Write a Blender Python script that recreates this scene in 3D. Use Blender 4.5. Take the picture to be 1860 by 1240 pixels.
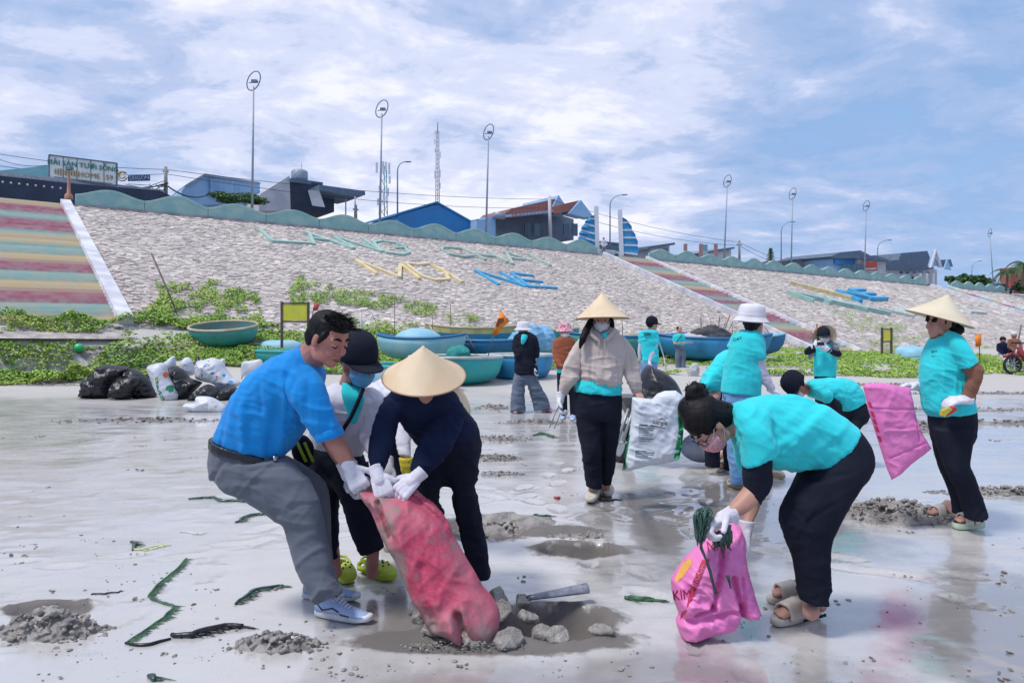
import bpy, math, random
import numpy as np
from mathutils import Vector, Matrix
from mathutils.geometry import delaunay_2d_cdt
R = math.radians
for o in list(bpy.data.objects): bpy.data.objects.remove(o, do_unlink=True)
SC = bpy.context.scene
C = SC.collection
F, HOR, CH = 1343.0, 600.0, 1.45      # focal length and horizon row (1860 wide photo), camera height in metres
# ------------------------------------------------------------------ camera
cam = bpy.data.cameras.new('camera'); cam.sensor_width = 36; cam.lens = 36*F/1860
cam.shift_y = -20/1860; cam.clip_end = 6000; cam.clip_start = .05
co = bpy.data.objects.new('camera', cam); C.objects.link(co)
co.location = (0, 0, CH); co.rotation_euler = (R(90), 0, 0); SC.camera = co
# ------------------------------------------------------------------ world
SUN_EL, SUN_AZ = R(52), R(-35)
wd = bpy.data.worlds.new('World'); SC.world = wd; wd.use_nodes = True
nt = wd.node_tree; N = nt.nodes; Lk = nt.links; N.clear()
def nn(t, **k):
    n = N.new(t)
    for a, b in k.items(): setattr(n, a, b)
    return n
def wm(op, a, b=None, clamp=False):
    n = nn('ShaderNodeMath', operation=op, use_clamp=clamp)
    for i, v in enumerate((a, b)):
        if v is None: continue
        if isinstance(v, (int, float)): n.inputs[i].default_value = v
        else: Lk.new(v, n.inputs[i])
    return n.outputs[0]
tc = nn('ShaderNodeTexCoord'); DIR = tc.outputs['Generated']
sp = nn('ShaderNodeSeparateXYZ'); Lk.new(DIR, sp.inputs[0])
zz = wm('ADD', wm('MAXIMUM', sp.outputs[2], 0.0), .20)
cb = nn('ShaderNodeCombineXYZ')
Lk.new(wm('DIVIDE', sp.outputs[0], zz), cb.inputs[0]); Lk.new(wm('DIVIDE', sp.outputs[1], zz), cb.inputs[1])
mp = nn('ShaderNodeMapping'); mp.inputs['Rotation'].default_value = (0, 0, R(-30)); mp.inputs['Scale'].default_value = (1.15, 1.5, 1); mp.inputs['Location'].default_value = (3.1, 1.7, 0)
Lk.new(cb.outputs[0], mp.inputs[0])
def noise(vec, s, d, r, dist=0.0):
    n = nn('ShaderNodeTexNoise'); n.inputs['Scale'].default_value = s; n.inputs['Detail'].default_value = d
    n.inputs['Roughness'].default_value = r; n.inputs['Distortion'].default_value = dist
    Lk.new(vec, n.inputs['Vector']); return n.outputs[0]
n1 = noise(mp.outputs[0], 1.0, 11, .6, .45)
n2 = noise(mp.outputs[0], 3.0, 9, .62, .3)
n3 = noise(cb.outputs[0], .8, 5, .5)
def lump(px, py, k, amp):      # a broad brighter or clearer part of the sky
    v = Vector(((px-930)/F, 1, (HOR-py)/F)).normalized()
    d = nn('ShaderNodeVectorMath', operation='DOT_PRODUCT'); Lk.new(DIR, d.inputs[0]); d.inputs[1].default_value = v
    e = wm('EXPONENT', wm('MULTIPLY', wm('SUBTRACT', d.outputs['Value'], 1.0), k))
    return wm('MULTIPLY', e, amp)
cov = wm('ADD', wm('MULTIPLY', n1, .75), wm('MULTIPLY', n2, .25))
for a in ((780, 290, 40, .15), (1080, 230, 200, .05), (1200, 200, 60, .07), (1800, 300, 40, -.09), (1330, 60, 70, -.06), (160, 60, 50, -.09), (1560, 440, 60, -.05), (1760, 80, 90, .03), (1000, 40, 70, -.09), (1400, 120, 60, -.05), (1500, 250, 60, .05), (250, 250, 50, .03), (930, -1500, 3.0, .16)):
    cov = wm('ADD', cov, lump(*a))
def ramp(fac, stops, interp='EASE'):
    r = nn('ShaderNodeValToRGB'); r.color_ramp.interpolation = interp
    e = r.color_ramp.elements
    while len(e) < len(stops): e.new(.5)
    for i, (p, c) in enumerate(stops): e[i].position = p; e[i].color = tuple(c)+(1,)
    Lk.new(fac, r.inputs[0]); return r.outputs[0]
dens = ramp(cov, [(.33, (.25, .25, .25)), (.46, (.8, .8, .8)), (.6, (1, 1, 1))])
ccol = ramp(wm('ADD', cov, wm('MULTIPLY', wm('SUBTRACT', n2, .5), .35)), [(.38, (1.75, 2.6, 4.3)), (.475, (2.25, 3.0, 4.6)), (.54, (2.8, 3.4, 4.9)), (.62, (3.9, 4.25, 5.5)), (.74, (5.3, 5.4, 6.0))])
sky = nn('ShaderNodeTexSky', sky_type='NISHITA'); sky.sun_disc = False
sky.sun_elevation = SUN_EL; sky.sun_rotation = SUN_AZ; sky.air_density = 1.0; sky.dust_density = 1.2; sky.ozone_density = 3
# pale blue air between the clouds
mb = nn('ShaderNodeMix', data_type='RGBA', blend_type='MIX'); mb.inputs[0].default_value = .85
Lk.new(sky.outputs[0], mb.inputs[6]); mb.inputs[7].default_value = (1.45, 2.65, 4.7, 1)
hz = nn('ShaderNodeMix', data_type='RGBA'); Lk.new(wm('EXPONENT', wm('MULTIPLY', wm('MAXIMUM', sp.outputs[2], 0.0), -7.0)), hz.inputs[0])
Lk.new(mb.outputs[2], hz.inputs[6]); hz.inputs[7].default_value = (2.7, 3.9, 5.6, 1)
mc = nn('ShaderNodeMix', data_type='RGBA'); Lk.new(dens, mc.inputs[0]); Lk.new(hz.outputs[2], mc.inputs[6]); Lk.new(ccol, mc.inputs[7])
bg = nn('ShaderNodeBackground'); bg.inputs[1].default_value = .093; Lk.new(mc.outputs[2], bg.inputs[0])
wo = nn('ShaderNodeOutputWorld'); Lk.new(bg.outputs[0], wo.inputs[0])
# ------------------------------------------------------------------ sun (veiled) and exposure
sl = bpy.data.lights.new('sun', 'SUN'); sl.energy = 1.5; sl.angle = R(10); sl.color = (1, .96, .9)
so = bpy.data.objects.new('sun', sl); C.objects.link(so)
sd = Vector((math.sin(SUN_AZ)*math.cos(SUN_EL), -.35*math.cos(SUN_EL), math.sin(SUN_EL))).normalized()
sky.sun_rotation = math.atan2(sd.x, sd.y)
so.rotation_euler = sd.to_track_quat('Z', 'Y').to_euler()
SC.view_settings.view_transform = 'Standard'; SC.view_settings.look = 'None'
SC.view_settings.exposure = 0.93; SC.view_settings.gamma = 1; SC.view_settings.use_curve_mapping = False
SC.render.engine = 'CYCLES'; SC.render.resolution_x = 1024; SC.render.resolution_y = 682
# ------------------------------------------------------------------ helpers
rnd = random.Random(7); nr = np.random.RandomState(7)
def Wp(px, py, d): return Vector(((px-930)/F*d, d, CH-(py-HOR)/F*d))
def Gp(px, py, z=0.0):
    d = F*(CH-z)/(py-HOR); return Vector(((px-930)/F*d, d, z))
def _h(ix, iy, iz):
    n = (ix*374761393 + iy*668265263 + iz*2147483647 % 4294967291) & 0xffffffff
    n = (n ^ (n >> 13))*1274126177 & 0xffffffff
    return ((n ^ (n >> 16)) & 0xffff)/65535.0
def vn(p):
    p = np.asarray(p, dtype=np.float64); i = np.floor(p).astype(np.int64); f = p-i; f = f*f*(3-2*f)
    x, y, z = i[:, 0], i[:, 1], i[:, 2]*7919
    g = lambda a, b, c: _h(x+a, y+b, z+c*7919)
    X, Y, Z = f[:, 0], f[:, 1], f[:, 2]
    return ((g(0,0,0)*(1-X)+g(1,0,0)*X)*(1-Y)+(g(0,1,0)*(1-X)+g(1,1,0)*X)*Y)*(1-Z) + ((g(0,0,1)*(1-X)+g(1,0,1)*X)*(1-Y)+(g(0,1,1)*(1-X)+g(1,1,1)*X)*Y)*Z
def fbm(p, o=4):
    s = 0; a = .5; t = 0
    for k in range(o): s = s+a*vn(p*(2.03**k)+17.3*k); t += a; a *= .5
    return s/t
def ridge(p, axis, f, st=3.0):
    a = np.array(Vector(axis).normalized()); al = p@a
    q = p*f + np.outer(al*f*(st-1), a)
    w = vn(p*f*.8+9.1)-.5
    q = q + w[:, None]*1.3
    r = 1-np.abs(2*vn(q)-1); r2 = 1-np.abs(2*vn(q*2.1+5)-1); r3 = 1-np.abs(2*vn(q*4.3+2)-1)
    return r**2.4*.62+r2**2*.30+r3*.12
WL = {}
def wloc(o):
    v = Vector((0, 0, 0))
    while o is not None: v = v+o.location; o = o.parent
    return v
def props(o, label=None, cat=None, group=None, kind=None):
    if label: o['label'] = label
    if cat: o['category'] = cat
    if group: o['group'] = group
    if kind: o['kind'] = kind
    return o
def root(name, loc, label, cat, group=None):
    o = bpy.data.objects.new(name, None); o.empty_display_size = .1; o.location = loc; C.objects.link(o)
    return props(o, label, cat, group)
class MB:
    def __init__(s): s.v = []; s.f = []; s.m = []
    def add(s, vs, fs, mi=0):
        b = len(s.v); s.v += [tuple(x) for x in vs]
        for f in fs: s.f.append(tuple(i+b for i in f)); s.m.append(mi)
        return s
    def box(s, c, sx, sy, sz, ax=None, mi=0):      # centre, sizes, optional 3 axis vectors
        c = Vector(c); X, Y, Z = ax or (Vector((1,0,0)), Vector((0,1,0)), Vector((0,0,1)))
        vs = [c+X*(i*sx/2)+Y*(j*sy/2)+Z*(k*sz/2) for i in (-1,1) for j in (-1,1) for k in (-1,1)]
        return s.add(vs, [(0,1,3,2),(4,6,7,5),(0,4,5,1),(2,3,7,6),(0,2,6,4),(1,5,7,3)], mi)
    def bar(s, a, b, w, h=None, up=(0,0,1), mi=0):
        a, b = Vector(a), Vector(b); z = (b-a); L = z.length; z.normalize(); h = h or w
        x = Vector(up).cross(z)
        if x.length < 1e-4: x = Vector((1,0,0)).cross(z)
        x.normalize(); y = z.cross(x)
        return s.box((a+b)/2, w, h, L, (x, y, z), mi)
    def rings(s, rs, cap0=True, cap1=True, mi=0):
        n = len(rs[0]); vs = [p for r in rs for p in r]; fs = []
        for k in range(len(rs)-1):
            for i in range(n):
                j = (i+1) % n; fs.append((k*n+i, k*n+j, (k+1)*n+j, (k+1)*n+i))
        if cap0: fs.append(tuple(range(n))[::-1])
        if cap1: fs.append(tuple(range((len(rs)-1)*n, len(rs)*n)))
        return s.add(vs, fs, mi)
    def tube(s, pts, r, n=8, mi=0, cap=True):
        pts = [Vector(p) for p in pts]; rs = []
        if not hasattr(r, '__len__'): r = [r]*len(pts)
        pr = None
        for i, p in enumerate(pts):
            t = (pts[min(i+1, len(pts)-1)]-pts[max(i-1, 0)]).normalized()
            if pr is None: pr = t.orthogonal().normalized()
            x = (pr-t*pr.dot(t)); x = x.normalized() if x.length > 1e-5 else t.orthogonal().normalized()
            pr = x; y = t.cross(x)
            rs.append([p+x*(math.cos(a)*r[i])+y*(math.sin(a)*r[i]) for a in [2*math.pi*k/n for k in range(n)]])
        return s.rings(rs, cap, cap, mi)
    def ball(s, c, rx, ry=None, rz=None, ax=None, nu=14, nv=9, mi=0):
        ry = ry or rx; rz = rz or rx; c = Vector(c); X, Y, Z = ax or (Vector((1,0,0)), Vector((0,1,0)), Vector((0,0,1)))
        rs = []
        for k in range(nv+1):
            t = math.pi*(k+.0)/nv; t = min(max(t, .05), math.pi-.05)
            rs.append([c+X*(rx*math.sin(t)*math.cos(a))+Y*(ry*math.sin(t)*math.sin(a))-Z*(rz*math.cos(t)) for a in [2*math.pi*i/nu for i in range(nu)]])
        return s.rings(rs, mi=mi)
    def limb(s, pts, n=14, c0=True, c1=True):           # (Vector, r) chain with round joints
        for (a, ra), (b, rb) in zip(pts, pts[1:]):
            s.tube([a, b], [ra, rb], n)
        for i, (p, r) in enumerate(pts):
            if (i == 0 and not c0) or (i == len(pts)-1 and not c1): continue
            s.ball(p, r, nu=n)
        return s
    def lathe(s, prof, c, ax=None, n=32, mi=0, cap0=False, cap1=False):     # prof (r, z)
        c = Vector(c); X, Y, Z = ax or (Vector((1,0,0)), Vector((0,1,0)), Vector((0,0,1)))
        return s.rings([[c+X*(r*math.cos(a))+Y*(r*math.sin(a))+Z*z for a in [2*math.pi*i/n for i in range(n)]] for r, z in prof], cap0, cap1, mi)
    def prism(s, poly, off, mi=0):         # polygon (world points) extruded by vector off
        n = len(poly); off = Vector(off); vs = [Vector(p) for p in poly]+[Vector(p)+off for p in poly]
        return s.add(vs, [tuple(range(n))[::-1], tuple(range(n, 2*n))]+[(i, (i+1) % n, (i+1) % n+n, i+n) for i in range(n)], mi)
def mesh_from(name, v, f, mi=None):
    me = bpy.data.meshes.new(name); me.from_pydata([tuple(x) for x in v], [], f)
    if mi and any(mi): me.polygons.foreach_set('material_index', mi)
    return me
def fixn(me):
    import bmesh
    b = bmesh.new(); b.from_mesh(me); bmesh.ops.recalc_face_normals(b, faces=b.faces); b.to_mesh(me); b.free()
def put(name, me, mats, parent=None, smooth=True, **kw):
    """link a mesh whose vertices are in world space; origin goes to the parent's or to its own base"""
    if not isinstance(mats, (list, tuple)): mats = [mats]
    for m in mats: me.materials.append(m)
    n = len(me.vertices); a = np.empty(n*3, dtype=np.float32); me.vertices.foreach_get('co', a); a = a.reshape(-1, 3)
    if parent is not None: off = np.array(wloc(parent)); loc = (0, 0, 0)
    else:
        off = np.array([(a[:,0].min()+a[:,0].max())/2, (a[:,1].min()+a[:,1].max())/2, a[:,2].min()]); loc = tuple(off)
    me.vertices.foreach_set('co', (a-off).ravel().astype(np.float32))
    if smooth: me.polygons.foreach_set('use_smooth', [True]*len(me.polygons))
    me.update()
    o = bpy.data.objects.new(name, me); o.location = loc; C.objects.link(o)
    if parent is not None: o.parent = parent
    return props(o, **kw)
def obj(name, mb, mats, parent=None, smooth=False, fix=True, **kw):
    me = mesh_from(name, mb.v, mb.f, mb.m)
    if fix: fixn(me)
    return put(name, me, mats, parent, smooth, **kw)
def remesh(mb, voxel, smooth=4):
    me = mesh_from('tmp', mb.v, mb.f); fixn(me)
    o = bpy.data.objects.new('tmp', me); C.objects.link(o)
    m = o.modifiers.new('r', 'REMESH'); m.mode = 'VOXEL'; m.voxel_size = voxel; m.adaptivity = 0
    if smooth:
        s = o.modifiers.new('s', 'SMOOTH'); s.factor = .5; s.iterations = smooth
    dg = bpy.context.evaluated_depsgraph_get(); out = bpy.data.meshes.new_from_object(o.evaluated_get(dg))
    bpy.data.objects.remove(o, do_unlink=True); bpy.data.meshes.remove(me)
    out.materials.clear()
    return out
def vco(me):
    a = np.empty(len(me.vertices)*3, dtype=np.float32); me.vertices.foreach_get('co', a); return a.reshape(-1, 3).astype(np.float64)
def vno(me):
    a = np.empty(len(me.vertices)*3, dtype=np.float32); me.vertex_normals.foreach_get('vector', a); return a.reshape(-1, 3).astype(np.float64)
def setco(me, a): me.vertices.foreach_set('co', a.ravel().astype(np.float32)); me.update()
def wrinkle(me, amp, axis=(0,0,1), f=9.0, st=2.5, spots=None, base=.35):
    p = vco(me); n = vno(me); w = np.full(len(p), base if spots else 1.0)
    for c, r in (spots or []):
        d = np.linalg.norm(p-np.array(c), axis=1); w = w+np.exp(-(d/r)**2)
    d = (ridge(p, axis, f, st)-.45)*amp*np.minimum(w, 1.3)*(.5 if spots else .8)
    A3 = np.array(Vector(axis).normalized())
    for c, r in (spots or []):          # fans of tension folds round a joint
        c = np.array(c)
        for k in range(11):
            t = nr.normal(0, 1, 3); t = t-A3*(t@A3)*.45; t /= np.linalg.norm(t); off = nr.normal(0, 1, 3)*r*.55
            a = c+off-t*r*.9; b = c+off+t*r*.9; D = b-a; u = np.clip(((p-a)@D)/(D@D), 0, 1); q = np.linalg.norm(p-a-u[:, None]*D, axis=1); wd_ = r*nr.uniform(.04, .17)
            # the fold runs over the surface nearest to its line
            q = np.abs(q-q.min()*.0) ; m = np.exp(-((p-(a+u[:, None]*D))@(np.cross(t, A3)+1e-6)/(wd_*1.0))**2) if False else np.exp(-(((p-c-off)@(np.cross(t, n.mean(0)+1e-3)/ (np.linalg.norm(np.cross(t, n.mean(0)+1e-3))+1e-6)))/wd_)**2)
            g_ = np.exp(-(np.linalg.norm(p-c-off, axis=1)/(r*.95))**2)
            sg = 1 if k % 3 else -1
            d = d+m*g_*amp*.30*sg
    setco(me, p+n*d[:, None])
# ------------------------------------------------------------------ materials
MATS = {}
def mat(name, col=(.5,.5,.5), rough=.7, metal=0., col2=None, ns=6., nd=4., bump=0., bs=40., sheen=0., coat=0., spec=.5, alpha=1., ramp_lo=.4, ramp_hi=.6, island=0., bdist=.01, trans=0., stretch=None):
    if name in MATS: return MATS[name]
    m = bpy.data.materials.new(name); m.use_nodes = True; t = m.node_tree; b = t.nodes['Principled BSDF']
    b.inputs['Base Color'].default_value = tuple(col)+(1,); b.inputs['Roughness'].default_value = rough; b.inputs['Metallic'].default_value = metal
    b.inputs['Specular IOR Level'].default_value = spec; b.inputs['Sheen Weight'].default_value = sheen; b.inputs['Coat Weight'].default_value = coat
    b.inputs['Coat Roughness'].default_value = .15
    tcn = t.nodes.new('ShaderNodeTexCoord'); src = tcn.outputs['Object']
    if stretch:
        mpn = t.nodes.new('ShaderNodeMapping'); mpn.inputs['Scale'].default_value = stretch; t.links.new(src, mpn.inputs[0]); src = mpn.outputs[0]
    c2 = col2 or tuple(c*.8 for c in col)
    if True:
        n = t.nodes.new('ShaderNodeTexNoise'); n.inputs['Scale'].default_value = ns; n.inputs['Detail'].default_value = nd; t.links.new(src, n.inputs[0])
        mr = t.nodes.new('ShaderNodeMapRange'); mr.inputs[1].default_value = ramp_lo; mr.inputs[2].default_value = ramp_hi; t.links.new(n.outputs[0], mr.inputs[0])
        mx = t.nodes.new('ShaderNodeMix'); mx.data_type = 'RGBA'; mx.inputs[6].default_value = tuple(col)+(1,); mx.inputs[7].default_value = tuple(c2)+(1,)
        t.links.new(mr.outputs[0], mx.inputs[0]); out = mx.outputs[2]
        if island:
            g = t.nodes.new('ShaderNodeNewGeometry'); hs = t.nodes.new('ShaderNodeHueSaturation')
            m2 = t.nodes.new('ShaderNodeMapRange'); m2.inputs[3].default_value = 1-island; m2.inputs[4].default_value = 1+island
            t.links.new(g.outputs['Random Per Island'], m2.inputs[0]); t.links.new(m2.outputs[0], hs.inputs['Value']); t.links.new(out, hs.inputs['Color']); out = hs.outputs[0]
        t.links.new(out, b.inputs['Base Color'])
    if bump:
        n = t.nodes.new('ShaderNodeTexNoise'); n.inputs['Scale'].default_value = bs; n.inputs['Detail'].default_value = 5; t.links.new(src, n.inputs[0])
        bp = t.nodes.new('ShaderNodeBump'); bp.inputs['Strength'].default_value = bump; bp.inputs['Distance'].default_value = bdist
        t.links.new(n.outputs[0], bp.inputs['Height']); t.links.new(bp.outputs[0], b.inputs['Normal'])
    if trans: b.inputs['Transmission Weight'].default_value = trans
    MATS[name] = m; return m
# ================================================================== TERRAIN AND SLOPE
D2 = np.array([.821, .571])
def topz(s): return 8.09-.0125*(s+10)
def topP(s): return Vector((-15.7+.821*s, 44.8+.571*s, topz(s)))
def botz(s): return min(1.63, max(-.05, 1.63-(s+10)/38*1.53))
def slope(s, v):
    T = topP(s); B = Vector((T.x+11.2, T.y-15.3, botz(s))); return T.lerp(B, v)
def snorm(s=0): return Vector((.571*.37, -.821*.37, .93)).normalized()
def on_slope(px, py, lift=0.0):
    s, v = 10.0, .4
    def e(s, v):
        p = slope(s, v); return np.array([930+F*p.x/p.y-px, HOR-F*(p.z-CH)/p.y-py])
    # coarse start
    best = min(((np.abs(e(a, b)).sum(), a, b) for a in range(-24, 150, 6) for b in (.0, .25, .5, .75, 1.)), key=lambda t: t[0]); s, v = best[1], best[2]
    for k in range(14):
        r = e(s, v); ds = (e(s+.01, v)-r)/.01; dv = (e(s, v+.001)-r)/.001
        try: st = np.linalg.solve(np.array([ds, dv]).T, -r)
        except Exception: break
        s += float(np.clip(st[0], -15, 15)); v += float(np.clip(st[1], -.4, .4))
    return s, v, slope(s, v)+snorm()*lift
def toe(x):          # depth of the toe of the slope at x, and its height
    s = (x-(-15.7+11.2))/.821
    return 44.8-15.3+.571*s, botz(s)
def gz(x, y):
    x = np.asarray(x, float); y = np.asarray(y, float)
    s = (x+4.5)/.821; ty = 29.5+.571*s; tz = np.clip(1.63-(s+10)/38*1.53, -.05, 1.63)+.05
    y0 = 21.2+.8*np.sin(x*.35)+np.maximum(0, x-14)*.35+np.clip(-13-x, 0, 3)*0.
    t = np.clip((y-y0)/np.maximum(ty-y0, 1.0), 0, 1)
    y0 = np.minimum(y0, ty-np.where(x < -12, 2.2, 3.5)-np.clip(-x-14, 0, 3)*.3)
    t = np.clip((y-y0)/np.maximum(ty-y0, 1.0), 0, 1)
    left = np.clip((x+6)/-4., 0, 1)
    tt = t**(1.0-.45*left)
    h = tz*tt*(y > y0)
    h = h + .1*np.clip(1-np.abs(y-y0)/1.6, 0, 1)*(.4+vn(np.stack([x*.7, y*.7, x*0], -1).reshape(-1, 3)).reshape(x.shape))
    return h
# excavated holes: px, py of centre, radii (x, y) and depth
HOLES = [(1005, 1128, .25, .19, .15), (1052, 998, .25, .14, .11), (850, 1140, .18, .16, .10), (90, 1112, .17, .10, .06), (880, 960, .3, .25, .06)]
_fr = random.Random(5); FOOT = []
for (ax_, ay_, ang, n_) in ((-2.4, 3.2, .9, 9), (-.3, 2.6, .2, 8), (.9, 3.1, 1.5, 10), (2.6, 4.3, 2.6, 9), (-1.6, 5.4, .3, 12), (1.3, 5.0, 1.3, 10), (2.9, 3.1, 1.9, 7), (-3.4, 4.4, .4, 8), (3.4, 6.2, 2.9, 10), (.1, 6.2, 2.2, 8)):
    px_, py_ = ax_, ay_
    for k in range(n_):
        s_ = 1 if k % 2 else -1; FOOT.append((px_-math.sin(ang)*.09*s_, py_+math.cos(ang)*.09*s_, ang+_fr.uniform(-.2, .2))); px_ += math.cos(ang)*.33; py_ += math.sin(ang)*.33; ang += _fr.uniform(-.25, .25)
def ground_h(x, y):
    h = gz(x, y)
    P3 = np.stack([x, y, np.zeros_like(x)], -1).reshape(-1, 3)
    near = np.clip(1-(y-22)/4, 0, 1)
    big = (fbm(P3*.8, 3)-.5).reshape(x.shape)*.035
    rp = (fbm(P3*np.array([2.2, 5.5, 1]), 4)-.5).reshape(x.shape)
    msk = np.clip((fbm(P3*.55+40, 3).reshape(x.shape)-.47)*7, 0, 1)
    msk = np.maximum(msk, np.clip((y-9)/7, 0, .8))
    rough = (fbm(P3*9+3, 4)-.5).reshape(x.shape)
    h = h + near*(big + rp*.003 + msk*(rough*.012+rp*.003))
    h = h - near*np.clip((y-9)/6, 0, 1)*rp*.0
    for fx, fy, fa in FOOT:
        m = (np.abs(x-fx) < .32) & (np.abs(y-fy) < .32)
        if not m.any(): continue
        dx, dy = x[m]-fx, y[m]-fy; u = (dx*math.cos(fa)+dy*math.sin(fa))/.125; v = (-dx*math.sin(fa)+dy*math.cos(fa))/.048; v = v/(1+.25*np.clip(u, -1, 1)); q = np.sqrt(u*u+v*v)
        h[m] = h[m] - .011*np.clip(1.25-q, 0, .4)/.4 + .004*np.exp(-((q-1.4)/.25)**2)
    for px, py, rx, ry, dp in HOLES:
        c = Gp(px, py); q = np.sqrt(((x-c.x)/rx)**2+((y-c.y)/ry)**2) + (vn(P3*7+px).reshape(x.shape)-.5)*.5
        h = h + rough*.12*np.clip(1.5-q, 0, 1)
        h = h - dp*np.clip(1.25-q, 0, .45)/.45 + .022*np.exp(-((q-1.25)/.22)**2)*(.3+vn(P3*12+py).reshape(x.shape))
    return h
_gx, _gy = np.arange(-13, 16, .05), np.arange(2, 24, .05); _GH = None
def zg(x, y):
    global _GH
    if _GH is None: a, b = np.meshgrid(_gx, _gy, indexing='ij'); _GH = ground_h(a, b)
    i, j = (x+13)/.05, (y-2)/.05
    if not (0 <= i < len(_gx)-1 and 0 <= j < len(_gy)-1): return float(ground_h(np.array([[x]]), np.array([[y]]))[0, 0])
    a, b = int(i), int(j); u, v = i-a, j-b
    return float((_GH[a, b]*(1-u)+_GH[a+1, b]*u)*(1-v)+(_GH[a, b+1]*(1-u)+_GH[a+1, b+1]*u)*v)
ys = np.concatenate([np.linspace(-8, 1.6, 26), 1.7+np.cumsum(np.linspace(.006, .02, 270)), ])
ys = np.concatenate([ys, ys[-1]+np.cumsum(.02*1.0125**np.arange(1, 285))])
ys = ys[ys < 60]; ys = np.concatenate([ys, [70, 90, 130, 200, 400, 1000, 3500]])
us = np.sign(np.linspace(-1, 1, 520))*np.abs(np.linspace(-1, 1, 520))**1.35
YY, UU = np.meshgrid(ys, us, indexing='ij'); XX = UU*(7+.95*np.maximum(YY, 0))
ZZ = ground_h(XX, YY)
nv_, nu_ = XX.shape
idx = np.arange(nv_*nu_).reshape(nv_, nu_)
fa = np.stack([idx[:-1, :-1], idx[:-1, 1:], idx[1:, 1:], idx[1:, :-1]], -1).reshape(-1, 4)
me = bpy.data.meshes.new('sand_beach'); me.from_pydata(np.stack([XX, YY, ZZ], -1).reshape(-1, 3).tolist(), [], fa.tolist())
def sand_mat():
    m = bpy.data.materials.new('wet_sand'); m.use_nodes = True; t = m.node_tree; b = t.nodes['Principled BSDF']; n_ = t.nodes.new; l = t.links.new
    tcn = n_('ShaderNodeTexCoord'); V = tcn.outputs['Object']
    def noi(s, d=5, r=.55, sc=None, off=0):
        mpn = n_('ShaderNodeMapping'); l(V, mpn.inputs[0]); mpn.inputs['Scale'].default_value = sc or (1, 1, 1); mpn.inputs['Location'].default_value = (off, off, 0)
        n = n_('ShaderNodeTexNoise'); n.inputs['Scale'].default_value = s; n.inputs['Detail'].default_value = d; n.inputs['Roughness'].default_value = r
        l(mpn.outputs[0], n.inputs[0]); return n.outputs[0]
    def rmp(f, a, bb, lo, hi):
        x = n_('ShaderNodeMapRange'); x.interpolation_type = 'SMOOTHSTEP'; x.inputs[1].default_value = a; x.inputs[2].default_value = bb; x.inputs[3].default_value = lo; x.inputs[4].default_value = hi; l(f, x.inputs[0]); return x.outputs[0]
    def mth(op, a, c=0.0):
        x = n_('ShaderNodeMath'); x.operation = op
        for i, q in enumerate((a, c)):
            if isinstance(q, (int, float)): x.inputs[i].default_value = q
            else: l(q, x.inputs[i])
        return x.outputs[0]
    geo = n_('ShaderNodeNewGeometry'); sx = n_('ShaderNodeSeparateXYZ'); l(geo.outputs['Position'], sx.inputs[0])
    far = rmp(mth('ADD', sx.outputs[1], mth('MULTIPLY', noi(.5, 4), 8.0)), 15, 24, 0, 1)      # dry upper beach
    wet = rmp(noi(.55, 5, .55, (.7, 1.6, 1), 3.3), .40, .60, 0, 1)
    wet2 = rmp(noi(2.3, 6, .6, (.6, 1.7, 1), 8.), .45, .62, 0, 1)
    dry = mth('MAXIMUM', mth('MULTIPLY', wet, mth('MULTIPLY', wet2, .35)), far)
    mx = n_('ShaderNodeMix'); mx.data_type = 'RGBA'; mx.inputs[6].default_value = (.52, .50, .485, 1); mx.inputs[7].default_value = (.47, .44, .41, 1); l(dry, mx.inputs[0])
    mx2 = n_('ShaderNodeMix'); mx2.data_type = 'RGBA'; mx2.blend_type = 'MULTIPLY'; l(mx.outputs[2], mx2.inputs[6]); mx2.inputs[7].default_value = (.62, .6, .6, 1)
    l(mth('MULTIPLY', rmp(noi(5, 7, .65, (.6, 1.6, 1), 1.), .52, .75, 0, 1), .35), mx2.inputs[0])
    def gau(cx, cy, rx, ry):
        a_ = mth('POWER', mth('ABSOLUTE', mth('DIVIDE', mth('SUBTRACT', sx.outputs[0], cx), rx)), 2.0); b_ = mth('POWER', mth('ABSOLUTE', mth('DIVIDE', mth('SUBTRACT', sx.outputs[1], cy), ry)), 2.0)
        return mth('EXPONENT', mth('MULTIPLY', mth('ADD', a_, b_), -1.0), 0)
    soak = mth('MAXIMUM', mth('MAXIMUM', gau(.6, 2.7, 1.3, .9), gau(-.5, 3.8, .55, .35)), mth('MAXIMUM', gau(1.6, 5.6, 1.3, 1.6), gau(2.6, 3.6, 1.0, 1.0)))
    soak = rmp(mth('ADD', soak, mth('MULTIPLY', mth('SUBTRACT', noi(1.2, 6, .6, None, 2.), .5), 1.6)), .25, .75, 0, 1)
    mxs = n_('ShaderNodeMix'); mxs.data_type = 'RGBA'; l(soak, mxs.inputs[0]); l(mx2.outputs[2], mxs.inputs[6]); mxs.inputs[7].default_value = (.27, .25, .24, 1); mx2 = mxs
    sp_ = rmp(noi(110, 3, .6), .62, .75, 0, .35)
    mx3 = n_('ShaderNodeMix'); mx3.data_type = 'RGBA'; l(mx2.outputs[2], mx3.inputs[6]); mx3.inputs[7].default_value = (.12, .11, .1, 1); l(sp_, mx3.inputs[0])
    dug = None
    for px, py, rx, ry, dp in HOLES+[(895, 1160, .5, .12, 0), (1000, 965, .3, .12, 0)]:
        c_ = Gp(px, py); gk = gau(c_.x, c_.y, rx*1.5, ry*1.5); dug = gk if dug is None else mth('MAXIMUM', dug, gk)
    dug = rmp(mth('ADD', dug, mth('MULTIPLY', mth('SUBTRACT', noi(9, 5, .6), .5), .5)), .35, .5, 0, 1)
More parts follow.
